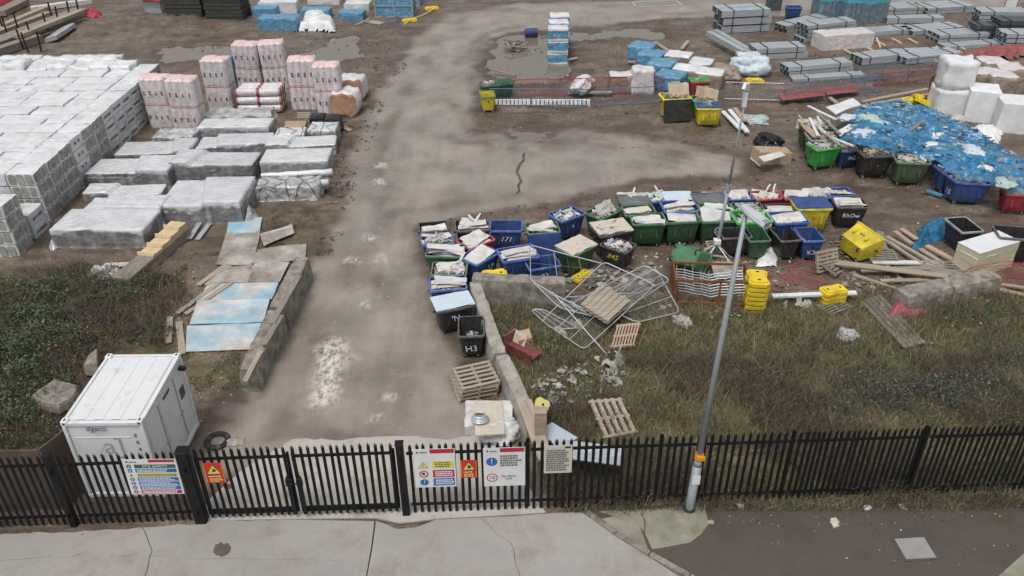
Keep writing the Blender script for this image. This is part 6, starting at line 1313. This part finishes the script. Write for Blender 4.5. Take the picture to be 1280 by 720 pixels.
for a in [((902, 43), (962, 40), 2., 1.65, 3, 'dark grey bundle stack left of the black container corner', M_steel, 2), ((945, 76), (1007, 73), 1.4, .8, 2, 'bundle left of the white wrapped block'), ((982, 42), (1034, 30), 1.2, .55, 2, 'short bundle just below the far blue bin'), ((1006, 54), (1066, 47), 1.3, 1.2, 4, 'tallest bundle of four layers behind the white wrapped block'),
          ((984, 97), (1064, 90), 1.1, .65, 2, 'long bundle behind the blue barriers, left'), ((992, 103), (1082, 97), .8, .2, 1, 'single flat layer nearest the blue barriers', M_steel, 2), ((1075, 83), (1132, 77), 1.3, .55, 1, 'bundle behind the blue barriers, middle'), ((1132, 82), (1202, 74), 1.3, .5, 1, 'bundle behind the blue barriers, right'), ((1122, 70), (1178, 67), .7, .3, 1, 'small flat bundle above the middle barrier bundle'),
          ((1107, 19), (1156, 17), 1.8, .5, 2, 'far bundle right of the cladding stacks'), ((1158, 19), (1216, 15), 2., .5, 2, 'far bundle on white bearers'), ((1108, 30), (1179, 29), 1., .45, 1, 'black ended beams in front of the far bundle'), ((1068, 48), (1142, 42), 1.4, .35, 1, 'low bundle right of the white wrapped block'), ((1142, 45), (1206, 39), 1.6, .35, 1, 'pale low bundle in the middle of the steel yard'), ((1172, 55), (1234, 52), 1.5, .6, 2, 'ribbed bundle left of the dark stack'), ((1183, 63), (1252, 58), 1., .25, 1, 'single wide sheet layer below the ribbed bundle'),
          ((1224, 30), (1300, 31), 1.6, .9, 3, 'far dark bundle at the right edge', M_steel), ((1246, 46), (1310, 46), 1.6, 1.1, 3, 'middle dark bundle at the right edge', M_steeldk), ((1254, 61), (1320, 61), 1.5, 1.0, 3, 'nearest dark bundle at the right edge', M_steel), ((1218, 50), (1244, 50), 1.3, 1.0, 3, 'black end bundle left of the dark stack', M_steeldk)]: steel(*a)
def beam(a, b_, w, h, z, label, m=M_steel):
    A, Bq = P(*a, z), P(*b_, z); o0 = (A + Bq) / 2; mb = MB(); mb.bar(A - o0 + Vector((0, 0, h / 2)), Bq - o0 + Vector((0, 0, h / 2)), w, h * .1)
    for s in (-1, 1): d = (Bq - A).normalized(); n_ = Vector((-d.y, d.x, 0)) * s * w * .47; mb.bar(A - o0 + n_, Bq - o0 + n_, .04, h)
    tag(link('steel_channel', mb.mesh('steel_channel', [m]), None, o0), label, 'steel channel')
beam((886, 42), (944, 74), .45, .35, .2, 'long steel channel lying diagonally, left one'); beam((894, 40), (950, 73), .4, .35, .25, 'long steel channel lying diagonally, right one'); beam((890, 44), (930, 66), .3, .3, .6, 'short channel on top of the diagonal pair')
wrapped((1028, 64), (1091, 59), 1.6, 1., 'long white wrapped block in the steel yard', M_rollfilm, .05, seg=(10, 6, 4)); wrapped((922, 84), (951, 84), 1.2, .7, 'white wrapped pack at the end of the diagonal channels', M_film, .07, seg=(8, 6, 4))
M_clad = mat('cladding_wrap', (.16, .20, .24), .4, .4, 5, .2, 10, dirt=(.15, .42, .5), damt=.3, dscale=3)
for a, b_, h, lab in (((1022, 27), (1052, 26), 2.2, 'left tall grey and blue wrapped cladding stack'), ((1054, 31), (1080, 30), 2.3, 'middle tall grey and blue wrapped cladding stack'), ((1081, 33), (1108, 28), 2.3, 'right tall grey and blue wrapped cladding stack')):
    c, yaw, w = fbox(a, b_, 1.6); t = thing('cladding_stack', lab, 'cladding stack', c, yaw, 'tall cladding stacks')
    for k in range(4): m = MB(); m.box((-w / 2 + w * (k + .5) / 4, 0, h / 2), (w / 4 - .02, 1.6, h)); link('roll', m.mesh('roll', [M_clad], bevel=.05), t)
    m = MB(); m.box((0, 0, h * .72), (w + .03, 1.63, .3)); link('band', m.mesh('band', [mat('band_blue', (.1, .4, .5), .5)]), t)
b = MB(); b.box((0, 0, .6), (1., 1., 1.2)); tag(link('dark_crate', b.mesh('dark_crate', [M_steeldk], bevel=.03), None, P(966, 12)), 'black crate beside the far blue bin', 'crate')
b = MB(); b.tube([(-.5, 0, .1), (-.4, 0, 1.), (.6, 0, 1.), (.5, 0, .1)], .05, 6, closed=True); t = tag(link('framed_board', b.mesh('framed_board', [M_redpl]), None, P(1261, 13)), 'red framed board standing at the far right', 'board frame'); m = MB(); m.box((0.05, 0, .55), (.85, .02, .75)); link('board', m.mesh('board', [M_white]), t)
for k, (px, py, a) in enumerate(((1100, 55, -35), (1120, 52, -40), (1140, 52, -35), (1090, 64, -40), (1175, 62, 10), (1200, 60, 20), (1060, 66, 45), (1230, 68, 30), (1165, 75, 5))): p = P(px, py); plank((px - 5, py - 3), (px + 6, py + 3), .14, .09, .05, None, M_woodnew, f"yellow timber bearer on the mud, {('below the low bundle', 'second below the low bundle', 'third below the low bundle', 'by the white wrapped block', 'under the ribbed bundle', 'right of the ribbed bundle', 'left of the barrier bundle', 'beside the red sheet', 'near the right barrier bundle')[k]}", 'bearer', 'timber bearer', 'timber bearers')
plank((1095, 48), (1100, 60), .12, .1, .05, None, M_woodnew, 'thin bearer crossing the mud by the white block', 'bearer', 'timber bearer')
# steel plate outline in the far road
b = MB(); q = [P(790, 3), P(845, 1), P(852, 7), P(795, 9)]; 
for i in range(4): b.bar(q[i] + Vector((0, 0, .03)), q[(i + 1) % 4] + Vector((0, 0, .03)), .15, .05)
tag(link('steel_surround', b.mesh('steel_surround', [M_steel])), 'flat steel frame lying on the far road', 'frame')
# ------------------------------------------------------------------ top left: timber racks, pallet stacks, blue packs
for i, (a, b_, w, h, z, lab, m) in enumerate([((-20, 66), (104, 18), 1.3, .5, .05, 'longest weathered timber baulk in the far left rack', M_woodgrey), ((-20, 50), (60, 20), .9, .35, .05, 'second timber baulk behind the longest', M_wood), ((22, 48), (102, 16), .6, .25, .6, 'pale timber on top of the longest baulk', M_wood), ((-10, 72), (50, 52), .7, .5, .05, 'dark timber baulk at the front of the rack', M_woodgrey),
        ((40, 14), (115, 4), .6, .35, .05, 'pale beam at the back of the rack', M_board), ((5, 35), (60, 12), .5, .3, .3, 'thin timber leaning along the rack', M_wood), ((0, 20), (30, 5), 1., .4, .1, 'muddy green covered timber in the far left corner', M_woodgrey)]): plank(a, b_, w, h, z, None, m, lab, 'timber_baulk', 'timber baulk', 'timber rack')
for i in range(5): plank((60 + i * 2.2, 53 - i * .8), (84 + i * 2.2, 37 - i * .8), .3, .28, .05 + .05 * i, None, M_steel, 'grey pipe in the small bundle by the timber rack', 'pipe', 'pipe', 'small pipe bundle')
for i, (px, py) in enumerate(((10, 45), (30, 62), (42, 52), (60, 40), (74, 32), (88, 25), (100, 22), (52, 65), (36, 66), (6, 40), (24, 42), (66, 26))):
    b = MB(); b.box((0, 0, .7), (.12, .12, 1.4)); tag(link('stake', b.mesh('stake', [M_rubber]), None, P(px, py), (0, random.uniform(-.1, .1), .5)), 'dark upright stake holding the timber rack', 'stake', 'timber rack stakes')
for a, b_, lab in (((207, 24), (254, 24), 'dark stack of boards at the top, left of two'), ((258, 26), (304, 26), 'dark stack of boards at the top, right of two')):
    c, yaw, w = fbox(a, b_, 2.2); t = thing('board_stack', lab, 'board stack', c, yaw, 'dark board stacks')
    for k in range(7): m = MB(); m.box((random.uniform(-.05, .05), random.uniform(-.05, .05), .1 + k * .28), (w, 2.2, .22)); link('board_layer', m.mesh('board_layer', [mat('dark_timber', (.05, .052, .045), .8, .3, 3, .2, 20)]), t); m = MB(); m.box((0, 0, .25 + k * .28), (w * .9, 1.9, .07)); link('spacer', m.mesh('spacer', [M_wood]), t)
b = MB(); c, yaw, w = fbox((181, 18), (203, 18), 1.4); t = thing('red_roofed_box', 'grey box under a red cover at the top left', 'box', c, yaw); b.box((0, 0, .5), (w, 1.3, 1.)); link('box_body', b.mesh('box_body', [M_steel], bevel=.05), t); m = MB(); m.box((-.2, -.1, 1.15), (w * 1.5, 1.7, .1), Matrix.Rotation(.1, 3, 'Y')); link('cover', m.mesh('cover', [M_redpl]), t)
cloth([(105, 22), (112, 15), (128, 16), (128, 22), (115, 24)], 'small red plastic sheet on the mud by the timber rack', M_redpl, .2, .15, 'red_sheet', 'sheet', .12, 1.5, .15); cloth([(-10, 12), (20, 4), (22, 8), (-10, 22)], 'red sheet in the top left corner', M_redpl, .2, .5, 'red_sheet', 'sheet', .15, 1.2, .3)
for a, b_, d, h, m, tp, lab in [((323, 39), (371, 39), 1.6, .9, M_bluewrap, M_film, 'blue sided pack with a white top, nearest of the top group'), ((316, 22), (345, 22), 1.5, .7, M_bluewrap, M_film, 'blue pack behind the nearest white topped one'), ((324, 18), (372, 17), 1.6, .9, M_film, M_film, 'long white pack at the rear of the top group'), ((376, 24), (412, 24), 1.3, .7, M_bluewrap, M_film, 'blue and white pack in the middle of the top group'),
        ((423, 26), (454, 26), 1.4, .6, M_bluewrap, M_bluewrap, 'low light blue pack left of the blue crate'), ((430, 14), (462, 14), 1.3, .6, M_film, M_film, 'white pack behind the low light blue one'), ((385, 6), (425, 6), 1.5, .6, M_film, M_film, 'white sheets at the far edge of the top group')]:
    o = wrapped(a, b_, d, h, lab, m, .06, group='packs of the top group', seg=(8, 6, 5)); me = o.data; me.materials.append(tp)
    for f in me.polygons:
        if f.normal.z > .6: f.material_index = 1
cloth([(373, 40), (380, 25), (405, 22), (420, 32), (420, 42), (395, 40)], 'loose white sheeting spilling from the top group of packs', M_film, .25, .3, 'sheeting', 'sheet', .13, 1.5, .4)
for a, b_, h, lab in (((470, 22), (516, 22), 1.6, 'blue panelled crate by the bend of the road, nearest'), ((478, 8), (524, 8), 1.6, 'blue panelled crate behind the nearest one')):
    c, yaw, w = fbox(a, b_, 2.); t = thing('blue_crate', lab, 'crate', c, yaw, 'blue crates'); m = MB(); m.box((0, 0, h / 2), (w - .06, 1.94, h - .04)); link('panels', m.mesh('panels', [M_bluewrap]), t); m = MB()
    for x in (-w / 2, 0, w / 2):
        for y in (-1, 1): m.box((x, y, h / 2), (.08, .08, h))
    for z_ in (.05, h * .55, h):
        for y in (-1, 1): m.box((0, y, z_), (w, .06, .06))
        for x in (-w / 2, w / 2): m.box((x, 0, z_), (.06, 1.94, .06))
    link('frame', m.mesh('frame', [M_steel]), t)
m = MB(); A, Bq, Cq = P(545, 9, .3), P(513, 25, .2), P(488, 43, .05); m.tube([A, A.lerp(Bq, .5) - Vector((0, 0, .1)), Bq, Bq.lerp(Cq, .5), Cq], .05, 6); tag(link('rope', m.mesh('rope', [M_yelpale])), 'pale rope running between the far yellow feet', 'rope')
plank((460, 27), (478, 30), .7, .05, .05, None, M_wood, 'small plywood offcut below the blue crate', 'board', 'board'); plank((445, 32), (462, 24), .15, .08, .05, .3, M_wood, 'stick on the mud by the low light blue pack', 'stick', 'stick')
boardpx(((357, 152), (383, 152), (381, 161), (355, 161)), .15, .05, M_card, 'brown board on the mud by the black bundles'); plank((427, 158), (438, 164), .25, .05, .05, None, M_wood, 'short plank at the foot of the lying rolls')
for k in range(3): plank((372, 143 + k * 2.6), (388, 143 + k * 2.6), .12, .1, .05, None, M_wood, 'short bearer behind the brown board', 'bearer', 'timber bearer', 'bearers by the brown board')
m = MB(); m.box((0, 0, .7), (.25, .5, 1.4)); tag(link('dark_slab', m.mesh('dark_slab', [M_blackbag]), None, P(425, 112)), 'black panel standing right of the roll bales', 'panel')
m = MB(); m.box((0, 0, 1.), (.5, .3, 2.)); tag(link('blue_slab', m.mesh('blue_slab', [M_bluewrap]), None, P(292, 112)), 'blue wrapped panel between the roll bales', 'panel')
# ------------------------------------------------------------------ manhole cover
c_, yaw, w = fbox((1132, 701), (1170, 699), .62); t = thing('manhole_cover', 'square pale manhole cover in the wet pavement', 'manhole cover', (c_.x, c_.y, .05), yaw); m = MB(); m.box((0, 0, .004), (w, .62, .012)); link('cover', m.mesh('cover', [mat('manhole_concrete', (.30, .28, .26), .6, .15, 3, .2, 30)]), t); m = MB()
for s in (-1, 1): m.box((s * (w / 2 + .04), 0, .002), (.05, .74, .014)); m.box((0, s * .35, .002), (w + .02, .05, .014))
link('frame', m.mesh('frame', [M_steeldk]), t)

# ------------------------------------------------------------------ grass, brambles and litter
rng = np.random.default_rng(3)
def inside(poly, n, extra=None):
    xs_ = [p.x for p in poly]; ys_ = [p.y for p in poly]; x = rng.uniform(min(xs_), max(xs_), n); y = rng.uniform(min(ys_), max(ys_), n); k = sdist(x, y, poly) > 0; return x[k], y[k]
def blades(name, x, y, hgt, wid, lean, cols, label, cat='grass', z=None, kind='stuff'):
    n = len(x); a = rng.uniform(0, 6.283, n); h = hgt * rng.uniform(.4, 1.2, n); l = lean * rng.uniform(.2, 1.3, n) * h; w = wid * rng.uniform(.6, 1.3, n); b0 = rng.uniform(0, 6.283, n)
    dx, dy = np.cos(a), np.sin(a); px_, py_ = np.cos(b0), np.sin(b0); z0 = np.zeros(n) - .02 if z is None else z
    v = np.zeros((n, 5, 3)); 
    for k, (t, s) in enumerate(((0, 1), (0, -1), (.55, -.8), (.55, .8), (1, 0))):
        v[:, k, 0] = x + dx * l * t * t + px_ * w * s * .5; v[:, k, 1] = y + dy * l * t * t + py_ * w * s * .5; v[:, k, 2] = z0 + h * t * (1 - .25 * t * lean)
    me = bpy.data.meshes.new(name); me.vertices.add(n * 5); me.vertices.foreach_set('co', v.astype('f').ravel()); i = np.arange(n) * 5
    q = np.stack([i, i + 1, i + 2, i + 3], -1); t = np.stack([i + 3, i + 2, i + 4], -1); me.loops.add(n * 7); me.loops.foreach_set('vertex_index', np.concatenate([q, t], 1).ravel().astype('i'))
    ls = np.stack([np.arange(n) * 7, np.arange(n) * 7 + 4], -1).ravel(); me.polygons.add(n * 2); me.polygons.foreach_set('loop_start', ls.astype('i'))
    c = np.array(cols)[rng.integers(0, len(cols), n)] * rng.uniform(.8, 1.9, (n, 1)) * .98; ca = me.color_attributes.new('Col', 'FLOAT_COLOR', 'POINT'); ca.data.foreach_set('color', np.repeat(np.concatenate([c, np.ones((n, 1))], 1), 5, 0).astype('f').ravel())
    me.materials.append(M_grass); me.update(calc_edges=True); return tag(link(name, me), label, cat, None, kind)
M_grass = mat('dry_grass', (.1, .1, .05), .8, .2, 2, .0, 20, attr='Col'); M_leaf = mat('bramble_leaf', (.05, .08, .03), .55, .2, 2, .0, 20, attr='Col')
DRY = [(.21, .17, .10), (.17, .135, .08), (.28, .235, .15), (.13, .13, .06), (.085, .07, .045), (.15, .14, .06)]; GRN = [(.06, .10, .025), (.08, .12, .03), (.05, .08, .025), (.11, .12, .05)]; BRN = [(.075, .05, .035), (.10, .07, .045), (.055, .04, .03), (.12, .09, .06)]
def clump(x, y, s, thr): return fbm(x * s, y * s, 17) > thr
x, y = inside(GRASSR, 230000); k = (x < y * .78 + 3) & (fbm(x * .9, y * .9, 4) + .25 * rng.random(len(x)) > .46); blades('dry_grass', x[k], y[k], .34, .016, .9, DRY, 'matted dry grass covering the verge behind the fence')
x, y = inside(GRASSR, 120000); k = (x < y * .78 + 3) & (fbm(x * .7 + 9, y * .7, 8) > .5); blades('green_grass', x[k], y[k], .26, .016, .7, GRN, 'green grass patches on the verge behind the fence')
x, y = inside(GRASSR, 150000); k = (x < y * .78 + 3) & (x > 1) & (fbm(x * .5 + 3, y * .5, 12) > .5) & (y < 21); blades('dead_weeds', x[k], y[k], .7, .013, .8, BRN, 'brown dead weeds along the inside of the fence', 'weeds')
x, y = inside(GRASSL, 90000); k = (x > -y * .78 - 3) & (fbm(x * .8, y * .8, 5) > .53); blades('left_grass', x[k], y[k], .25, .016, .9, BRN + GRN + BRN, 'rough grass round the brambles left of the container', 'grass')
x, y = inside(GRASSM, 9000); k = fbm(x * 1.2, y * 1.2, 6) > .52; blades('sparse_weeds', x[k], y[k], .12, .014, .8, GRN + DRY, 'sparse weeds on the gravel right of the container', 'weeds')
x, y = inside(GRASSN, 30000); k = fbm(x * .9, y * .9, 7) > .55; blades('mossy_weeds', x[k], y[k], .1, .014, .8, GRN + BRN, 'low weeds between the film packs and ground boards', 'weeds')
x, y = inside(GRASSR, 60000); k = (x < y * .78 + 3) & (fbm(x * 1.3 + 5, y * 1.3, 44) > .6) & (x > 3); blades('tall_stems', x[k], y[k], .95, .011, .9, DRY + BRN, 'tall tangled dead stems in tufts across the verge', 'stems')
x, y = inside(GRASSL, 30000); k = (x > -y * .78 - 3) & (fbm(x * 1.1 + 5, y * 1.1, 45) > .55); blades('tall_canes', x[k], y[k], 1., .012, .9, BRN + BRN + DRY[:1], 'long arching canes among the brambles on the left', 'stems')
STRIP = PP([(700, 640), (1290, 612), (1600, 600), (1600, 622), (1290, 636), (1100, 640), (960, 640), (900, 640), (840, 645), (760, 648)]); x, y = inside(STRIP, 17000); k = fbm(x * 1.6, y * 1.6, 14) > .5; blades('verge_weeds', x[k], y[k], .16, .014, .8, GRN + BRN + DRY, 'weeds and dead stems along the foot of the fence', 'weeds', np.zeros(k.sum()) + .02)
STL = PP([(-40, 664), (260, 648), (260, 656), (100, 668), (-40, 674)]); x, y = inside(STL, 5000); k = fbm(x * 2, y * 2, 15) > .5; blades('fence_moss', x[k], y[k], .06, .012, .8, GRN + BRN, 'moss and weeds along the left foot of the fence', 'weeds')
def leaves(name, x, y, z, size, cols, label, cat='brambles', stems=True):
    n = len(x); u = rng.normal(size=(n, 3)); u[:, 2] = np.abs(u[:, 2]) + .5; u /= np.linalg.norm(u, axis=1)[:, None]; t = np.cross(u, rng.normal(size=(n, 3))); t /= np.linalg.norm(t, axis=1)[:, None] + 1e-9; b0 = np.cross(u, t); s = size * rng.uniform(.35, 1.1, (n, 1)) * np.where(rng.random((n, 1)) < .12, 1.7, 1.); o = np.stack([x, y, z], -1)
    v = np.stack([o - t * s, o + b0 * s * .55 - u * s * .12, o + t * s * 1.1 - u * s * .2, o - b0 * s * .55 - u * s * .12], 1); me = bpy.data.meshes.new(name); me.vertices.add(n * 4); me.vertices.foreach_set('co', v.astype('f').ravel()); me.loops.add(n * 4); me.loops.foreach_set('vertex_index', np.arange(n * 4, dtype='i')); me.polygons.add(n); me.polygons.foreach_set('loop_start', np.arange(0, n * 4, 4, dtype='i'))
    c = np.array(cols)[rng.integers(0, len(cols), n)] * rng.uniform(.8, 1.9, (n, 1)); ca = me.color_attributes.new('Col', 'FLOAT_COLOR', 'POINT'); ca.data.foreach_set('color', np.repeat(np.concatenate([c, np.ones((n, 1))], 1), 4, 0).astype('f').ravel()); me.materials.append(M_leaf); me.update(calc_edges=True); tag(link(name, me), label, cat, None, 'stuff')
LV = [(.035, .065, .022), (.05, .085, .03), (.028, .05, .02), (.07, .10, .045), (.09, .075, .045)]; LG = [(.06, .085, .06), (.085, .11, .085), (.045, .065, .04), (.07, .08, .05)]
def thicket(name, spots, n, size, cols, label, hmul=1.):
    X_, Y_, Z_ = [], [], []
    for px, py, rx, ry, h in spots:
        p = P(px, py); m = int(n * rx * ry); a = rng.uniform(0, 6.283, m); rr = np.sqrt(rng.random(m)); x = p.x + np.cos(a) * rr * rx; y = p.y + np.sin(a) * rr * ry; top = h * hmul * (1 - rr ** 2) ** .5 * (.1 + 2.2 * np.clip(fbm(x * 1.2, y * 1.2, 33, 5) - .22, 0, 1)); keep_ = fbm(x * 2.1, y * 2.1, 37, 3) + .35 * rng.random(m) > .52; x, y, top = x[keep_], y[keep_], top[keep_]; zz = top * rng.random(len(x)) ** .5 + .03; X_.append(x); Y_.append(y); Z_.append(zz)
    x, y, z = map(np.concatenate, (X_, Y_, Z_)); leaves(name, x, y, z, size, cols, label)
    k = rng.random(len(x)) < .22; blades(name + '_stems', x[k], y[k], .8, .014, 1.1, BRN, 'dead stems and canes among the ' + label.split(' ', 1)[1], 'stems', np.zeros(k.sum()))
thicket('bramble_thicket', [(30, 385, 3.2, 1.6, 1.), (85, 378, 2.2, 1.3, .9), (-30, 420, 3, 2, 1.1), (25, 440, 2.4, 1.6, 1.), (15, 500, 2., 1.4, 1.), (60, 455, 1.2, 1, .7), (140, 370, 1.6, .9, .7), (120, 395, 1., .7, .5), (190, 420, .9, .6, .35), (110, 345, 1.4, .6, .5), (-60, 480, 3, 2, 1.1), (5, 540, 1.6, 1., .7), (175, 352, 1.2, .6, .45)], 1700, .05, LV, 'green brambles overgrowing the ground left of the container')
thicket('dry_bramble_thicket', [(100, 420, 2, 1.4, .8), (205, 385, 1.2, .9, .3), (85, 455, 1.5, 1.2, .7), (150, 395, 1.6, .9, .4), (45, 525, 1.3, .8, .6)], 900, .03, [(.09, .06, .045), (.07, .05, .035), (.12, .10, .06)], 'brown withered brambles beside the green thicket')
thicket('grey_leaf_shrub', [(1110, 485, 1.7, 1.1, .7), (1150, 500, 1.6, 1., .7), (1080, 500, 1.3, .9, .6), (1200, 495, 1.6, 1., .7), (1250, 510, 1.6, 1., .7), (1290, 470, 1.6, 1.2, .7), (1230, 470, 1.3, .8, .5), (960, 480, 1.2, .8, .4), (1020, 520, 1.4, .7, .5)], 800, .038, LG, 'grey green low shrubs on the verge near the fence')
thicket('weed_tufts', [(685, 428, .5, .35, .3), (820, 445, .6, .4, .3), (740, 490, .8, .5, .3), (1180, 455, .8, .5, .3), (1240, 400, 2, 1, .25), (1255, 440, 1.2, .8, .3), (640, 400, .5, .4, .2), (135, 420, .5, .3, .3)], 1600, .035, [(.07, .14, .02), (.09, .16, .03), (.06, .11, .02)], 'fresh green weed tufts dotted over the verge')
def litter(name, poly, n, smin, smax, cols, label, z=.02, cat='litter', thr=0.):
    x, y = inside(PP(poly), n); mb = MB(); rnd = random.Random(n)
    for a, b_ in zip(x, y):
        if thr and fbm(np.array([a * .8]), np.array([b_ * .8]), 19)[0] < thr: continue
        s = rnd.uniform(smin, smax); q = Matrix.Rotation(rnd.uniform(0, 6), 3, 'Z') @ Matrix.Rotation(rnd.gauss(0, .35), 3, 'X'); mb.box((a, b_, z + s * .1), (s, s * rnd.uniform(.3, .9), s * rnd.uniform(.05, .35)), q, 0, (lambda g_, c_: tuple(k * g_ for k in c_))(rnd.uniform(.6, 1.05), rnd.choice(cols)))
    if mb.f: tag(link(name, mb.mesh(name, [M_debris], col=True)), label, cat, None, 'stuff')
WH = [(.6, .58, .55), (.5, .47, .42), (.65, .65, .64)]; MX = WH + [(.2, .16, .11), (.09, .07, .05), (.3, .26, .2), (.35, .2, .1)]
litter('litter', [(680, 400), (930, 400), (1270, 400), (1270, 520), (700, 520), (650, 470)], 170, .03, .11, MX, 'small pale litter scattered on the verge', .12, thr=.5)
litter('fence_litter', [(880, 640), (1290, 618), (1290, 650), (1000, 662), (890, 655)], 700, .012, .05, [(.16, .11, .07), (.10, .07, .05), (.22, .16, .10), (.3, .26, .2), (.07, .06, .04), (.5, .48, .45)], 'leaves and litter blown against the fence foot', .05, thr=.46)
litter('pavement_litter', [(900, 660), (1290, 640), (1290, 710), (1000, 712)], 60, .015, .05, MX, 'bits of litter on the wet pavement', .04)
litter('rubble', [(175, 380), (215, 370), (310, 430), (300, 490), (250, 530), (235, 470)], 900, .015, .07, [(.4, .38, .34), (.28, .26, .23), (.5, .48, .45)], 'gravel and rubble right of the container', .02, 'rubble')
litter('rubble', [(150, 340), (300, 300), (390, 260), (395, 300), (240, 350), (215, 400), (160, 380)], 500, .02, .09, MX, 'rubble and scraps between the brambles and ground boards', .03, 'rubble', .45)
litter('yard_scraps', [(600, 160), (1000, 160), (1280, 260), (1100, 300), (700, 250)], 140, .03, .10, MX, 'small scraps trodden into the mud of the yard', .03, 'scraps')
litter('yard_stones', [(600, 60), (1200, 20), (1280, 110), (900, 160), (600, 150)], 500, .04, .16, [(.3, .27, .24), (.2, .17, .15), (.45, .42, .38)], 'stones and clods on the mud round the barriers', .03, 'stones')
for n_, pl_ in ((1500, [(600, 110), (1000, 130), (1290, 250), (1290, 290), (1060, 240), (900, 190), (700, 165), (600, 160)]), (900, [(425, 160), (400, 250), (395, 300), (420, 320), (450, 230), (480, 130), (520, 60), (480, 40)]), (900, [(600, 40), (900, 30), (1280, 20), (1280, 110), (900, 130), (720, 110)]), (500, [(180, 20), (520, 40), (440, 90), (210, 60)]), (500, [(530, 275), (700, 250), (930, 215), (1000, 225), (760, 262), (640, 275)])):
    litter('mud_clods', pl_, n_, .04, .17, [(.10, .075, .055), (.15, .115, .085), (.075, .055, .04), (.2, .165, .13), (.3, .27, .23)], 'clods of churned mud and stones on the yard', .015, 'mud clods', .42)
litter('road_chips', [(380, 190), (520, 190), (540, 520), (380, 540)], 90, .02, .08, WH, 'pale chips lying on the road', .012, 'chips')
litter('bin_rubbish', [(700, 330), (900, 310), (1000, 330), (1000, 400), (820, 400), (700, 380)], 420, .03, .16, MX, 'broken bits on the ground round the bins', .05, 'rubble')
litter('plank_rubbish', [(1020, 300), (1240, 330), (1280, 380), (1060, 375)], 420, .03, .2, [(.4, .3, .2), (.25, .2, .15), (.5, .45, .4)], 'splinters and offcuts among the loose planks', .05, 'rubble')
litter('verge_scraps', [(660, 470), (760, 450), (790, 480), (700, 510), (668, 500)], 150, .05, .22, WH, 'shredded pale packing scattered below the wire panels', .1, 'packing', .4)
litter('panel_rubbish', [(690, 345), (830, 330), (850, 390), (720, 400)], 200, .05, .25, [(.4, .38, .35), (.2, .17, .13), (.5, .42, .3), (.55, .55, .55), (.12, .11, .1)], 'mixed rubbish lying under the wire fence panels', .1, 'rubbish', .4)
for px, py, s, m, lab in ((1128, 634, .10, M_card, 'orange brown leaf like scrap at the foot of the fence'), (1084, 635, .10, M_white, 'white paper cup by the fence foot'), (1043, 654, .13, M_cream, 'pale crumpled paper on the wet pavement'), (925, 633, .1, M_white, 'white scrap right of the lamp post base'), (888, 653, .08, M_card, 'brown scrap on the mossy concrete')): blob(px, py, .035, s, m, lab, 'scrap', 'scrap', (1, .7, .3))
sheet('tar_patch', jag(PP([(267, 689), (270, 681), (277, 678), (285, 679), (289, 686), (284, 694), (277, 697), (271, 695)]), .05, .035, 5), .0255, mat('tar_stain', srgb(92, 85, 78), .8, .2, 8), .004)
# lettering becomes plain mesh
bpy.context.view_layer.update(); dg = bpy.context.evaluated_depsgraph_get()
for o in [x for x in C.objects if x.type == 'FONT']:
    me = bpy.data.meshes.new_from_object(o.evaluated_get(dg)); n_ = o.name; cu = o.data; par = o.parent; k = bpy.data.objects.new('tmp', me); C.objects.link(k); k.parent = par; k.location = o.location; k.rotation_euler = o.rotation_euler; k.scale = o.scale; bpy.data.objects.remove(o); k.name = n_
    if not me.materials: me.materials.append(cu.materials[0])
